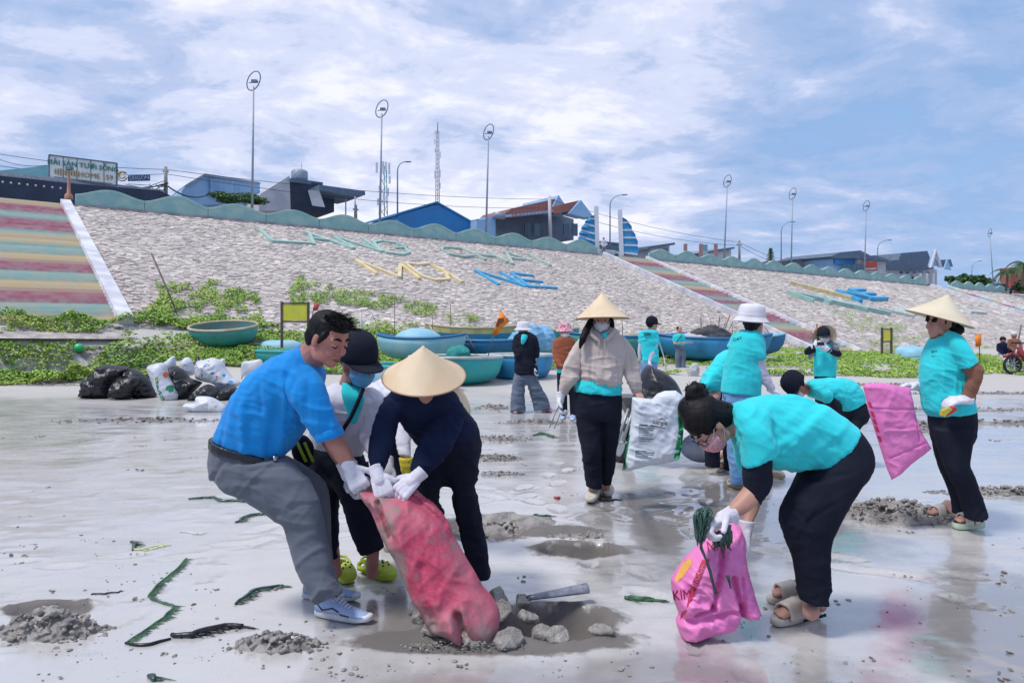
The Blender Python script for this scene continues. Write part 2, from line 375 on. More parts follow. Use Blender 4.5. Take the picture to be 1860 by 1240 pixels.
    mx4 = n_('ShaderNodeMix'); mx4.data_type = 'RGBA'; l(dug, mx4.inputs[0]); l(mx3.outputs[2], mx4.inputs[6]); mx4.inputs[7].default_value = (.15, .135, .125, 1); mx3 = mx4
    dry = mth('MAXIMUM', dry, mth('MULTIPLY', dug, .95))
    l(mx3.outputs[2], b.inputs['Base Color'])
    ro = n_('ShaderNodeMix'); ro.data_type = 'FLOAT'; l(dry, ro.inputs[0]); l(mth('MULTIPLY', rmp(soak, 0, 1, 1, .45), rmp(noi(3.5, 6, .6, (.5, 1.4, 1), 5.), .35, .68, .20, .36)), ro.inputs[2]); ro.inputs[3].default_value = .75
    l(ro.outputs[0], b.inputs['Roughness']); b.inputs['IOR'].default_value = 1.5
    l(rmp(dry, 0, 1, 1.0, 0.), b.inputs['Coat Weight']); b.inputs['Coat Roughness'].default_value = .06; b.inputs['Coat IOR'].default_value = 1.34
    l(mth('MULTIPLY', rmp(soak, 0, 1, 1, .5), rmp(noi(3.5, 6, .6, (.5, 1.4, 1), 5.), .4, .66, .10, .24)), b.inputs['Coat Roughness'])
    b1 = n_('ShaderNodeBump'); b1.inputs['Strength'].default_value = .10; b1.inputs['Distance'].default_value = .012; l(noi(7, 6, .55, (.5, 1.3, 1)), b1.inputs['Height'])
    b2 = n_('ShaderNodeBump'); l(rmp(dry, 0, 1, .08, .6), b2.inputs['Strength']); b2.inputs['Distance'].default_value = .006; l(noi(70, 5, .7), b2.inputs['Height']); l(b1.outputs[0], b2.inputs['Normal'])
    l(b2.outputs[0], b.inputs['Normal'])
    b3 = n_('ShaderNodeBump'); b3.inputs['Strength'].default_value = .05; b3.inputs['Distance'].default_value = .012; l(noi(3, 4, .5, (.5, 1.3, 1)), b3.inputs['Height']); l(b3.outputs[0], b.inputs['Coat Normal'])
    return m
M_SAND = sand_mat(); M_CLOD = mat('sand_clods', (.30, .275, .255), .5, col2=(.17, .155, .145), ns=7, bump=.6, bs=60, bdist=.01)
M_CLODW = mat('sand_slab', (.29, .265, .245), .6, col2=(.19, .17, .155), ns=12, bump=.6, bs=90, bdist=.006)
put('sand', me, M_SAND, kind='structure')
# slope
M_EMB = mat('mortar_bed', (.50, .45, .42), .9, col2=(.33, .295, .28), ns=3, bump=1., bs=14, bdist=.05)
M_STONE = mat('pitching_stone', (.60, .53, .48), .9, col2=(.46, .405, .375), ns=.35, nd=6, bump=.7, bs=12, bdist=.04, island=.24, ramp_lo=.35, ramp_hi=.65)
g = MB(); S_ = [-60, -40, -26]+list(range(-20, 240, 6)); V_ = [0, .25, .5, .75, 1., 1.06]
g.add([slope(s, v) for s in S_ for v in V_], [(i*6+j, i*6+j+1, (i+1)*6+j+1, (i+1)*6+j) for i in range(len(S_)-1) for j in range(5)])
emb = obj('embankment', g, M_EMB, kind='structure')
def in_stairs(s): return s < -9.7 or 27.9 < s < 33.5 or 82 < s < 87.5
# stones, one closed irregular slab each
sv, sf = [], []
nrm = snorm(); Tn = (slope(1, .5)-slope(0, .5)).normalized(); Vn = (slope(0, 1)-slope(0, 0)).normalized()
s = -9.5
while s < 118:
    w = .36 if s < 30 else (.6 if s < 60 else 1.0)
    rowh = .26 if s < 30 else (.42 if s < 60 else .8)
    nvr = int(19/rowh)
    for k in range(nvr):
        ss = s+(.5*w if k % 2 else 0)+rnd.uniform(-.3, .3)*w
        if in_stairs(ss) or rnd.random() < .03: continue
        v = (k+.5+rnd.uniform(-.35, .35))/nvr
        c = slope(ss, v); a0 = rnd.uniform(-.2, .2); n = rnd.choice((5, 6, 6, 7))
        hw, hh, up = w*rnd.uniform(.36, .7), rowh*rnd.uniform(.36, .66), rnd.uniform(.0, .045)
        tl = rnd.uniform(-.12, .12); tw = rnd.uniform(-.12, .12)
        b = len(sv); ring = []
        for i in range(n):
            a = 2*math.pi*i/n+a0+rnd.uniform(-.2, .2); ca, sa = math.cos(a), math.sin(a); rr = rnd.uniform(.88, 1.12)
            x, y = hw*ca*rr, hh*sa*rr
            sv.append(tuple(c+Tn*x+Vn*y-nrm*.05)); ring.append((x, y))
        for x, y in ring: sv.append(tuple(c+Tn*x*.84+Vn*y*.84+nrm*(up+tl*x+tw*y)))
        sf += [(b+i, b+(i+1) % n, b+n+(i+1) % n, b+n+i) for i in range(n)]; sf.append(tuple(b+n+i for i in range(n)))
    s += w
me = mesh_from('stone_pitching', sv, sf); put('stone_pitching', me, M_STONE, emb, smooth=False, kind='stuff')
# promenade behind the parapet
g = MB(); bk = Vector((-.571, .821, 0)); g.add([topP(-60), topP(240), topP(240)+bk*600, topP(-60)+bk*600], [(0, 1, 2, 3)])
obj('promenade', g, mat('concrete_paving', (.33, .32, .31), .9, ns=.6, bump=.3, bs=5), kind='structure')
# ------------------------------------------------------------------ stairs
CT = {'t': mat('step_teal', (.44, .60, .54), .8, col2=(.58, .60, .50), ns=2.5, nd=8, bump=.4, bs=9),
      'y': mat('step_yellow', (.76, .61, .37), .8, col2=(.70, .61, .45), ns=2.5, nd=8, bump=.4, bs=9),
      'r': mat('step_red', (.56, .24, .28), .8, col2=(.58, .38, .37), ns=2.5, nd=8, bump=.4, bs=9)}
for k_, c_, d_ in (('t', (.36, .50, .46), (.48, .52, .44)), ('y', (.64, .52, .33), (.6, .52, .4)), ('r', (.47, .20, .24), (.5, .33, .33))): CT[k_+'2'] = mat('shaded_step_'+{'t': 'teal', 'y': 'yellow', 'r': 'red'}[k_], c_, .85, col2=d_, ns=3.5, nd=8, bump=.4, bs=9)  # darker copies of each step paint: riser shading put into the colour
CT['d'] = mat('step_soil', (.2, .17, .14), .9)
M_WEDGE = mat('white_kerb', (.68, .68, .74), .7, col2=(.5, .5, .55), ns=1.5, nd=8)
M_WEDGE2 = mat('grey_kerb', (.45, .44, .44), .8, col2=(.3, .3, .32), ns=1.5, nd=8)
def stairs(s0, s1, v1, nst, colour, label, ew=.55, em=M_WEDGE, both=True, single=False):
    rt = root('stairway', slope((s0+s1)/2, v1), label, 'stairs', None)
    joined = MB()
    meshes = {}
    for k in range(nst):
        va, vb = v1*k/nst, v1*(k+1)/nst
        A, B = slope(s0, va), slope(s1, va); A2, B2 = slope(s0, vb), slope(s1, vb)
        z0, z1 = A.z+.02, B.z+.02
        t = [A, B, Vector((B2.x, B2.y, z1)), Vector((A2.x, A2.y, z0))]
        m = MB(); lo = -(A.z-A2.z)-.12
        g0 = [Vector((p.x, p.y, z0 if i in (0, 3) else z1)) for i, p in enumerate(t)]
        m.add(g0+[p+Vector((0, 0, lo)) for p in g0], [(0,1,2,3),(7,6,5,4),(3,2,6,7),(0,3,7,4),(1,5,6,2)])
        c = colour(k, (va+vb)/2)
        if single: joined.add(m.v, m.f, 'tyrd'.index(c))
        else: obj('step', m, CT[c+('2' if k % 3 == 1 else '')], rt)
    if single: obj('steps', joined, [CT[c] for c in 'tyrd'], rt, kind='stuff')
    for e in ((s0, s1) if both else (s1,)):
        for (q0, q1) in ((0, v1*.45), (v1*.452, v1)):
            m = MB(); d = ew/2
            ring = [[slope(e-d, q)+nrm*(-.1), slope(e+d, q)+nrm*(-.1), slope(e+d, q)+nrm*.32, slope(e-d, q)+nrm*.32] for q in (q0, q1)]
            m.rings(ring); obj('edge_kerb', m, em, rt)
    return rt
bands = [(360,'t'),(368,'y'),(381,'r'),(393,'t'),(404,'r'),(422,'t'),(430,'y'),(446,'t'),(463,'y'),(478,'r'),(498,'t'),(513,'y'),(532,'r'),(552,'t'),(575,'y'),(598,'r')]
bv = [(on_slope(100, y)[1], c) for y, c in bands]
def colL(k, v):
    c = 't'
    for a, b in bv:
        if v >= a: c = b
    return c
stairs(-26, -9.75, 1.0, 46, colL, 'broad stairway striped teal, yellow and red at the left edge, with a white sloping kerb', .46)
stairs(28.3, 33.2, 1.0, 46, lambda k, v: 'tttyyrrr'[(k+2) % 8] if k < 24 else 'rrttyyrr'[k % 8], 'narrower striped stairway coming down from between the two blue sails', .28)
stairs(82.5, 87, 1.0, 40, lambda k, v: 'tttyyyrr'[k % 8], 'far faded striped stairway descending at the right end of the embankment', .4, single=True)
# ------------------------------------------------------------------ parapet with wave-shaped panels
M_WAVE = mat('wave_green', (.24, .43, .41), .85, col2=(.34, .49, .45), ns=1.6, nd=9, bump=.5, bs=8)
M_BAND = mat('coping_concrete', (.36, .33, .33), .9, col2=(.22, .21, .22), ns=1.2, nd=8, bump=.6, bs=7)
def parapet(s0, s1, n, label):
    rt = root('wave_parapet', topP((s0+s1)/2), label, 'parapet wall', None)
    m = MB(); m.rings([[topP(s)+bk*a+Vector((0, 0, b)) for a, b in ((-.12, -.45), (.3, -.45), (.3, .12), (-.12, .12))] for s in (s0, s1)]); obj('coping', m, M_BAND, rt)
    w = (s1-s0)/n
    for k in range(n):
        a = s0+k*w; m = MB(); rs = []; ph = rnd.uniform(-.03, .03); hh = rnd.uniform(-.06, .06)
        for i in range(15):
            u = i/14; s = a+.015+(w-.03)*u; z = .66+(.44+hh)*(.5-.5*math.cos(2*math.pi*min(1, max(0, u+ph*math.sin(math.pi*u)))))**.8
            P = topP(s)
            # relief: the crest leans out a little and a raised band follows the curve
            rs.append([P+bk*x+Vector((0, 0, q)) for x, q in ((.0, .122), (.18, .122), (.18, z), (.0, z), (-.03, z-.02), (-.03, z-.16), (0, z-.19))])
        m.rings(rs); obj('panel', m, M_WAVE, rt)
parapet(-9.3, 27.7, 11, 'long wave-topped green parapet above the stone slope, left of the sail gate')
parapet(33.6, 81.5, 15, 'wave-topped green parapet right of the sail gate, running behind the far stone slope')
parapet(88, 104, 5, 'short farthest piece of wave-topped green parapet near the red building')
# ------------------------------------------------------------------ raised letters on the slope
MG = mat('letter_green', (.27, .45, .42), .8, col2=(.35, .52, .46), ns=2, nd=6); MPG = mat('letter_pale_green', (.42, .52, .47), .85, col2=(.3, .4, .37), ns=2)
MY = mat('letter_yellow', (.62, .50, .24), .8, col2=(.7, .6, .4), ns=2); MBL = mat('letter_blue', (.05, .30, .55), .7, col2=(.08, .38, .62), ns=2); MW = mat('letter_white', (.6, .66, .64), .8)
zA = lambda x, y: (440+x/3.796, 240+y/3.796)
zB = lambda x, y: (860+x/3.444, 300+y/3.444)
zC = lambda x, y: (1380+x/3.648, 340+y/3.648)
def letter(name, strokes, zf, m, label, w=.20, h=.17):
    mb = MB()
    for i, st in enumerate(strokes):
        pts = [on_slope(*zf(*p))[2] for p in st]
        for a, b in zip(pts, pts[1:]):
            d = (b-a).normalized(); hh = h+i*.006
            mb.bar(a-d*w*.3+nrm*(hh/2-.04), b+d*w*.3+nrm*(hh/2-.04), w, hh, up=d.cross(nrm).cross(d)) if False else mb.box((a+b)/2+nrm*(hh/2-.03), (b-a).length+w*.5, w, hh, (d, nrm.cross(d).normalized(), nrm))
    obj('letter', mb, m, None, label=label, cat='letter', group='raised letters on the stone slope')
letter('L', [[(120,680),(205,757)],[(205,760),(470,775)]], zA, MG, 'green raised letter L, first of the upper word on the slope')
letter('A', [[(430,698),(755,808)],[(460,703),(492,782)],[(485,742),(610,757)]], zA, MG, 'green raised letter A, second of the upper word')
letter('N', [[(632,730),(770,808)],[(640,730),(955,830)],[(832,746),(962,832)]], zA, MG, 'green raised letter N, third of the upper word')
letter('G', [[(1130,800),(1060,772),(960,758),(905,766),(925,798),(1000,838),(1100,852),(1150,836),(1120,805),(1060,805)]], zA, MG, 'green raised letter G, last of the upper first word')
letter('C', [[(1510,815),(1440,803),(1378,803),(1372,820),(1430,850),(1520,868),(1590,862)]], zA, MPG, 'pale raised letter C of the upper row', .2, .2)
letter('H', [[(1540,820),(1672,886)],[(1690,835),(1822,905)],[(1605,852),(1755,868)]], zA, MPG, 'pale raised letter H of the upper row', .2, .2)
letter('A', [[(205,558),(242,625)],[(190,552),(360,605)],[(232,590),(320,600)]], zB, MPG, 'pale raised letter A of the upper row', .2, .2)
letter('I', [[(345,565),(478,635)]], zB, MPG, 'pale raised letter I at the right end of the upper row', .2, .2)
letter('M', [[(785,892),(925,985)],[(785,892),(1080,1008)],[(1080,1010),(1088,922)],[(1092,925),(1220,1020)]], zA, MY, 'yellow raised letter M, first of the lower row')
letter('U', [[(1122,912),(1235,1000),(1330,1030),(1420,1022),(1400,975),(1310,925)],[(1122,912),(1200,922),(1280,915)]], zA, MY, 'yellow raised letter U with its tilde, middle of the lower first word')
letter('I', [[(1348,942),(1512,1040)]], zA, MY, 'yellow raised letter I closing the lower first word')
letter('N', [[(10,667),(155,752)],[(12,667),(318,762)],[(168,680),(322,766)]], zB, MBL, 'bright blue raised letter N in the lower row')
letter('E', [[(235,682),(345,766)],[(235,682),(370,698)],[(285,722),(425,738)],[(345,766),(515,775)]], zB, MBL, 'bright blue raised letter E at the right end of the lower row')
letter('N', [[(510,702),(660,765)],[(512,702),(740,752)],[(592,697),(742,752)]], zC, MBL, 'far blue raised letter N on the slope right of the stairs', .45, .4)
letter('E', [[(595,697),(725,750)],[(595,697),(685,695)],[(655,722),(750,722)],[(720,750),(830,750)]], zC, MBL, 'far blue raised letter E on the slope right of the stairs', .45, .4)
letter('Y', [[(200,645),(590,745)],[(400,690),(480,712)]], zC, MY, 'far yellow raised letter stroke above the green ones', .35, .4)
letter('A', [[(185,710),(345,765)],[(190,710),(590,798)],[(345,730),(460,777)]], zC, MG, 'far green raised letter A right of the stairs', .35, .4)
letter('V', [[(345,730),(700,825)],[(460,765),(850,850)]], zC, MG, 'far green raised letter with long slanting strokes', .35, .4)
letter('W', [[(880,805),(1010,862)],[(930,800),(1030,855)],[(780,812),(1005,862)]], zC, MW, 'far white raised letter left of the right woman\'s hat', .25, .3)
letter('Z', [[(1320,808),(1400,832)],[(1390,832),(1490,840)]], zC, MW, 'far white raised letter right of the right woman\'s hat', .35, .3)
# ================================================================== PEOPLE
SKIN = mat('skin', (.50, .27, .20), .55, col2=(.42, .20, .15), ns=9, sheen=.1)
SKIN2 = mat('skin_flushed', (.42, .19, .15), .5, col2=(.34, .13, .10), ns=9)
HAIR = mat('black_hair', (.0025, .0025, .0035), .55, col2=(.008, .007, .009), ns=30, bump=.7, bs=170, bdist=.002, stretch=(1, 1, .2), spec=.2)
def cloth(name, c, c2=None, rough=.88, b=.35, bs=220, ns=4): return mat(name, c, rough, col2=c2 or tuple(x*.84 for x in c), ns=ns, nd=6, bump=b, bs=bs, bdist=.0015, sheen=.0 if max(c) < .05 else .12, spec=.15 if max(c) < .05 else .3)
CY = cloth('cyan_cotton', (.03, .66, .71)); BLACK = cloth('black_cloth', (.010, .012, .023), (.015, .018, .031)); NAVY = cloth('navy_cloth', (.006, .011, .036), (.01, .017, .05))
BLUE = cloth('blue_shirt', (.004, .25, .66), (.004, .22, .6)); GREYP = cloth('grey_trousers', (.13, .145, .18), (.105, .12, .15)); JEAN = cloth('blue_denim', (.10, .24, .46), (.16, .32, .54), ns=7)
JEANG = cloth('grey_denim', (.085, .115, .165), (.13, .165, .22), ns=5); WHITEC = cloth('white_cloth', (.68, .68, .74), (.6, .58, .66)); BEIGE = cloth('beige_fleece', (.56, .47, .43), (.5, .42, .385))
BROWN = cloth('brown_knit', (.25, .11, .07), (.2, .09, .06)); RUST = cloth('rust_jacket', (.30, .085, .04)); LILAC = cloth('lilac_sleeve', (.58, .56, .68)); GLOVE = cloth('knit_glove', (.72, .70, .76), (.6, .57, .64), ns=14, bs=420, b=.6)
GREYC = cloth('grey_scarf', (.22, .23, .27)); YEL = mat('yellow_rubber', (.60, .50, .03), .4, col2=(.5, .42, .03)); WHAT = cloth('white_felt', (.70, .69, .74)); LEATH = mat('belt_leather', (.008, .008, .012), .35)
MASKB = cloth('surgical_mask', (.13, .42, .68), (.15, .46, .7)); MASKW = cloth('white_mask', (.66, .68, .74)); MASKP = mat('floral_mask', (.60, .20, .24), .8, col2=(.62, .45, .48), ns=90, nd=3)
PALM = mat('palm_leaf', (.62, .46, .29), .6, col2=(.70, .55, .37), ns=5, bump=.35, bs=60, bdist=.002, stretch=(1, 1, .4)); PALMR = mat('hat_rim', (.42, .26, .17), .6); PALM2 = mat('palm_leaf_pale', (.62, .53, .36), .65, col2=(.68, .6, .44), ns=5, bump=.3, bs=60, bdist=.002)
LIME = mat('lime_foam', (.42, .50, .02), .55, col2=(.34, .42, .03), ns=8); CREAMF = mat('cream_foam', (.56, .50, .42), .6, col2=(.45, .40, .33), ns=9); PINKF = mat('pink_foam', (.62, .32, .42), .55); TAN = mat('tan_boot', (.48, .37, .25), .6)
SHOEB = mat('sneaker_mesh', (.24, .36, .60), .7, col2=(.34, .44, .66), ns=8, bump=.5, bs=300, bdist=.002); SHOEW = mat('sneaker_sole', (.72, .73, .78), .5, col2=(.55, .55, .58), ns=12); DARKP = mat('dark_print', (.02, .02, .03), .7); GREENF = mat('green_sole', (.5, .62, .45), .6)
PLAID = mat('pink_plaid', (.55, .10, .16), .85, col2=(.7, .5, .55), ns=26, nd=1); NAVYS = mat('dark_shoe', (.02, .03, .07), .6)
Zs = {'Z1': (360, 540, 1171/340), 'Z2': (600, 600, 3.1), 'Z3': (360, 860, 3.875), 'Z4': (640, 840, 3.264), 'Z5': (960, 520, 945/320), 'Z6': (1200, 660, 1002/420), 'Z7': (1540, 520, 827/320), 'Y7': (900, 520, 4.4275), 'Y8': (1120, 520, 1436/440), 'Y4': (1380, 340, 3.648), 'P': (0, 0, 1)}
FIGS = []
class Fig:
    """a figure traced section by section: every section is an ellipse with a real depth"""
    def __init__(s, d, z, label, base=None, voxel=.01, cat='person', name='person', group=None):
        s.d = d; s.z = z; s.vx = voxel
        b = base if base is not None else (930, 900)
        p = Wp(b[0], b[1], d); p.z = zg(p.x, p.y) if cat == 'person' else p.z
        s.rt = root(name, p, label, cat, group); s.rec = []; s.bd = None; FIGS.append(s)
    def q(s, x, y, dd=0.0, z=None):
        a = Zs[z or s.z]; return Wp(a[0]+x/a[2], a[1]+y/a[2], s.d+dd)
    def sec(s, x0, y0, x1, y1, dd, t, n=22):
        A, B = s.q(x0, y0, dd), s.q(x1, y1, dd); c = (A+B)/2; h = (B-A)/2
        return [c+h*(math.copysign(abs(math.cos(a))**.85, math.cos(a)))+Vector((0, 1, 0))*(t*math.copysign(abs(math.sin(a))**.85, math.sin(a))) for a in [2*math.pi*i/n for i in range(n)]]
    def done(s):
        if not s.bd: return
        m, mb, vx, sm = s.bd
        for secs, zm in s.rec:
            z, s.z = s.z, zm; k = .60
            P = []
            for x0, y0, x1, y1, dd, t in secs:
                cx, cy = (x0+x1)/2, (y0+y1)/2; kk = k if t > .065 else .52; P.append((cx+(x0-cx)*kk, cy+(y0-cy)*kk, cx+(x1-cx)*kk, cy+(y1-cy)*kk, dd, t*kk))
            s.tr(mb, P, rec=False); s.z = z
        s.g('body', m, mb, vx, sm)
    def ankle(s, a, b, r=.034): s.bd[1].limb([(a, r*1.1), (b, r)])
    def tr(s, mb, secs, round0=False, round1=False, rec=True):
        if rec and s.rt['category'] == 'person' and max(x[5] for x in secs) > .04: s.rec.append((secs, s.z))
        # finer interpolation along the trace (Catmull-Rom)
        P = [np.array(x, float) for x in secs]; out = []
        for i in range(len(P)-1):
            p0, p1, p2, p3 = P[max(i-1, 0)], P[i], P[i+1], P[min(i+2, len(P)-1)]
            for t in (0, .25, .5, .75):
                out.append(.5*((2*p1)+(-p0+p2)*t+(2*p0-5*p1+4*p2-p3)*t*t+(-p0+3*p1-3*p2+p3)*t**3))
        out.append(P[-1])
        rs = [s.sec(*o) for o in out]
        def cap(r, r2):
            c = sum(r, Vector())/len(r); c2 = sum(r2, Vector())/len(r2); d = (c-c2).normalized(); w = min((r[0]-c).length, (r[len(r)//4]-c).length)
            return [[c+(p-c)*k+d*(w*.75*h) for p in r] for k, h in ((.88, .35), (.62, .75), (.25, 1.0))]
        if round1: rs = rs+cap(rs[-1], rs[-2])
        if round0: rs = cap(rs[0], rs[1])[::-1]+rs
        mb.rings(rs); return mb
    def g(s, name, m, mb, voxel=None, smooth=4, wr=None, parent=None, **kw):
        if name == 'body' and s.bd is None: s.bd = (m, mb, voxel or s.vx, smooth); s.rec = []; return None
        me = remesh(mb, voxel or s.vx, smooth)
        if wr: wrinkle(me, *wr[:1], **wr[1])
        return put(name, me, m, parent or s.rt, **kw)
def axes(up, fwd):
    Z = Vector(up).normalized(); X = (Vector(fwd)-Z*Vector(fwd).dot(Z)).normalized(); return X, Z.cross(X), Z
def head(fig, mb, c, up, fwd, k=1.0, neck=None, ears=True):
    """adds a head (face towards fwd) to the body mesh; returns a local->world mapping"""
    X, Y, Z = axes(up, fwd); c = Vector(c)
    L = lambda x, y, z: c+(X*x+Y*y+Z*z)*k
    ax = (X, Y, Z)
    e = lambda x, y, z, a, b, d: mb.ball(L(x, y, z), a*k, b*k, d*k, ax, 18, 12)
    e(-.012, 0, .035, .096, .077, .090); e(.022, 0, -.030, .066, .064, .074); e(.040, 0, -.078, .042, .040, .034); e(.060, 0, -.095, .020, .022, .017)
    for y in (-1, 1):
        e(.058, .036*y, -.032, .026, .024, .026); e(.01, .058*y, -.06, .034, .012, .034)
        mb.limb([(L(.076, .008*y, .034), .012*k), (L(.066, .045*y, .030), .011*k)], 8)
        if ears: e(-.006, .077*y, -.006, .018, .009, .032)
    mb.limb([(L(.080, 0, .018), .009*k), (L(.102, 0, -.020), .0105*k)], 10); e(.092, .011, -.028, .010, .007, .007); e(.092, -.011, -.028, .010, .007, .007); e(.070, .033, .004, .0145, .017, .0125); e(.070, -.033, .004, .0145, .017, .0125)
    e(.078, 0, -.054, .014, .024, .0065); e(.076, 0, -.065, .014, .020, .007)
    if neck is not None: mb.limb([(L(-.018, 0, -.04), .056*k), (Vector(neck), .062*k)])
    return L, ax
def face_bits(fig, L, ax, k=1., closed=True, brow=True):
    for y in (-1, 1):
        if not closed:
            m = MB(); m.ball(L(.0735, .033*y, .008), .013*k, .0145*k, .008*k, ax, 10, 8); obj('eye', m, mat('eye_white', (.6, .58, .56), .3), fig.rt, True)
            m = MB(); m.ball(L(.084, .033*y, .007), .005*k, .0065*k, .0065*k, ax, 10, 8); obj('iris', m, mat('iris_dark', (.01, .008, .006), .2), fig.rt, True)
        m = MB(); m.tube([L(.078, .018*y, .007), L(.0855, .033*y, -.002 if closed else .013), L(.074, .05*y, .003)], [.002*k, .0032*k, .002*k], 6); obj('eyelash', m, HAIR, fig.rt, True)
        if brow:
            m = MB(); m.tube([L(.086, .014*y, .034), L(.084, .034*y, .041), L(.070, .052*y, .036)], [.004*k, .006*k, .002*k], 6); obj('eyebrow', m, HAIR, fig.rt, True)
def lips(fig, L, ax, k=1.):
    g = MB(); g.tube([L(.079, -.024, -.060), L(.0895, -.010, -.0565), L(.0925, 0, -.0575), L(.0895, .010, -.0565), L(.079, .024, -.060)], [.001, .0042*k, .0036*k, .0042*k, .001], 6); g.tube([L(.080, -.020, -.064), L(.0890, 0, -.0675), L(.080, .020, -.064)], [.001, .005*k, .001], 6); obj('lips', g, mat('lip_skin', (.30, .10, .09), .5), fig.rt, True)
    g = MB(); g.tube([L(.084, -.022, -.0615), L(.0935, 0, -.0620), L(.084, .022, -.0615)], .0014, 5); obj('mouth_line', g, mat('mouth_dark', (.05, .01, .01), .6), fig.rt, True)
    for y in (-1, 1): g = MB(); g.ball(L(.1005, .0075*y, -.0375), .003, .0035, .002, ax, 8, 5); obj('nostril', g, mat('mouth_dark'), fig.rt, True)
def mask(fig, L, ax, k, m, over=1.0, strap=True):
    g = MB(); rows = []
    for z, w, x0 in ((-.000, .050, .079), (-.012, .060, .094), (-.035, .064, .108), (-.06, .060, .098), (-.085, .05, .090), (-.108, .038, .064)):
        rows.append([L(x0+.008-(abs(t)**2.4)*.068*(w/.06), t*w*1.2, z+.012*abs(t)*(1 if z < -.05 else -.6)) for t in np.linspace(-1, 1, 13)])
    vs = [p for r in rows for p in r]; n = 13
    g.add(vs, [(i*n+j, i*n+j+1, (i+1)*n+j+1, (i+1)*n+j) for i in range(5) for j in range(12)])
    me = mesh_from('mask', g.v, g.f); o = put('mask', me, m, fig.rt); sm = o.modifiers.new('t', 'SOLIDIFY'); sm.thickness = .004; sm.offset = 1; ss = o.modifiers.new('s', 'SUBSURF'); ss.levels = 1; ss.render_levels = 1
    if strap:
        for y in (-1, 1):
            t = MB(); t.tube([L(.052, .066*y, -.012), L(.02, .079*y, .01), L(-.02, .082*y, .012), L(-.012, .080*y, -.03), L(.04, .066*y, -.075)], .0022, 5); obj('ear_loop', t, MASKW, o, True)
    return o
def hand(mb, wrist, d, pn, k=1.0, curl=.5, side=1, thumb_out=.7, spread=.12):
    """palm and five separate fingers; d = direction from the wrist, pn = direction the palm faces"""
    d = Vector(d).normalized(); pn = Vector(pn); pn = (pn-d*pn.dot(d)).normalized(); sdv = d.cross(pn)*side; w = Vector(wrist)
    pl = .088*k
    mb.limb([(w, .029*k), (w+d*.03*k, .028*k)], 12)
    for y in (-.026, -.009, .009, .026): mb.limb([(w+d*.02*k+sdv*y*.75*k, .0155*k), (w+d*pl+sdv*y*1.12*k, .0145*k)], 10)
    for i, (y, ln) in enumerate(((-.030, .062), (-.010, .078), (.010, .084), (.029, .074))):
        p = w+d*pl+sdv*y*1.1*k; a = 0; r = .0098*k; pts = [(p, r*1.12)]; sp = sdv*(y*spread*4)
        for j, fr in enumerate((.42, .32, .26)):
            a += curl*(1.0 if j else .8)+.06*i*(.5)
            v = (d*math.cos(a)+pn*math.sin(a)+sp*.6).normalized(); p = p+v*(ln*fr*k*1.0); pts.append((p, r*(.98-.06*j)))
        mb.limb(pts, 9)
    p = w+d*.028*k+sdv*.030*k; v = (d*.62+sdv*thumb_out+pn*.35).normalized(); q = p+v*.038*k; v2 = (d*.75+sdv*thumb_out*.35+pn*(.4+.3*curl)).normalized()
    mb.limb([(w+d*.02*k+sdv*.014*k, .018*k), (p, .0155*k), (q, .0125*k), (q+v2*.030*k, .0108*k)], 9)
def glove(fig, wrist, d, pn, k=1., curl=.5, side=1, m=None, cuff=.05, voxel=.0042, name='glove'):
    mb = MB(); hand(mb, wrist, d, pn, k*1.06, curl, side); d = Vector(d).normalized()
    mb.tube([Vector(wrist)-d*cuff, Vector(wrist)-d*cuff*.5, Vector(wrist)+d*.012], [.036*k, .033*k, .031*k], 14)
    me = remesh(mb, voxel, 2); wrinkle(me, .0022, d, 60., 1.6)
    return put(name, me, m or GLOVE, fig.rt)
def conical_hat(fig, c, n, rad, h, m=PALM, strap=None, k=26, own=True, label=None, group=None, rim=PALMR):
    """ribbed palm-leaf hat on its own brim centre c with axis n"""
    n = Vector(n).normalized(); X = n.orthogonal().normalized(); ax = (X, n.cross(X), n); g = MB(); prof = []
    for i in range(k+1):
        t = i/k; r = rad*(1-t)**.97; z = h*t-.010*math.sin(math.pi*t); prof.append((max(r, .004), z+.0007*(1 if i % 2 else 0)))
    prof = prof+[(max(r-.004, .002), z-.006) for r, z in prof[::-1]]
    g.lathe(prof, c, ax, 72); g.f += []
    o = obj('conical_hat', g, m, fig.rt, True)
    g = MB(); N_ = 72; g.rings([[Vector(c)+(X*math.cos(a)+n.cross(X)*math.sin(a))*(rad+.004*math.cos(b))+n*(.004*math.sin(b)) for b in [2*math.pi*j/6 for j in range(6)]] for a in [2*math.pi*i/N_ for i in range(N_+1)]], False, False)
    obj('rim', g, rim, o, True)
    if strap:
        g = MB(); g.tube(strap, .004, 6); obj('chin_strap', g, NAVY, o, True)
    return o
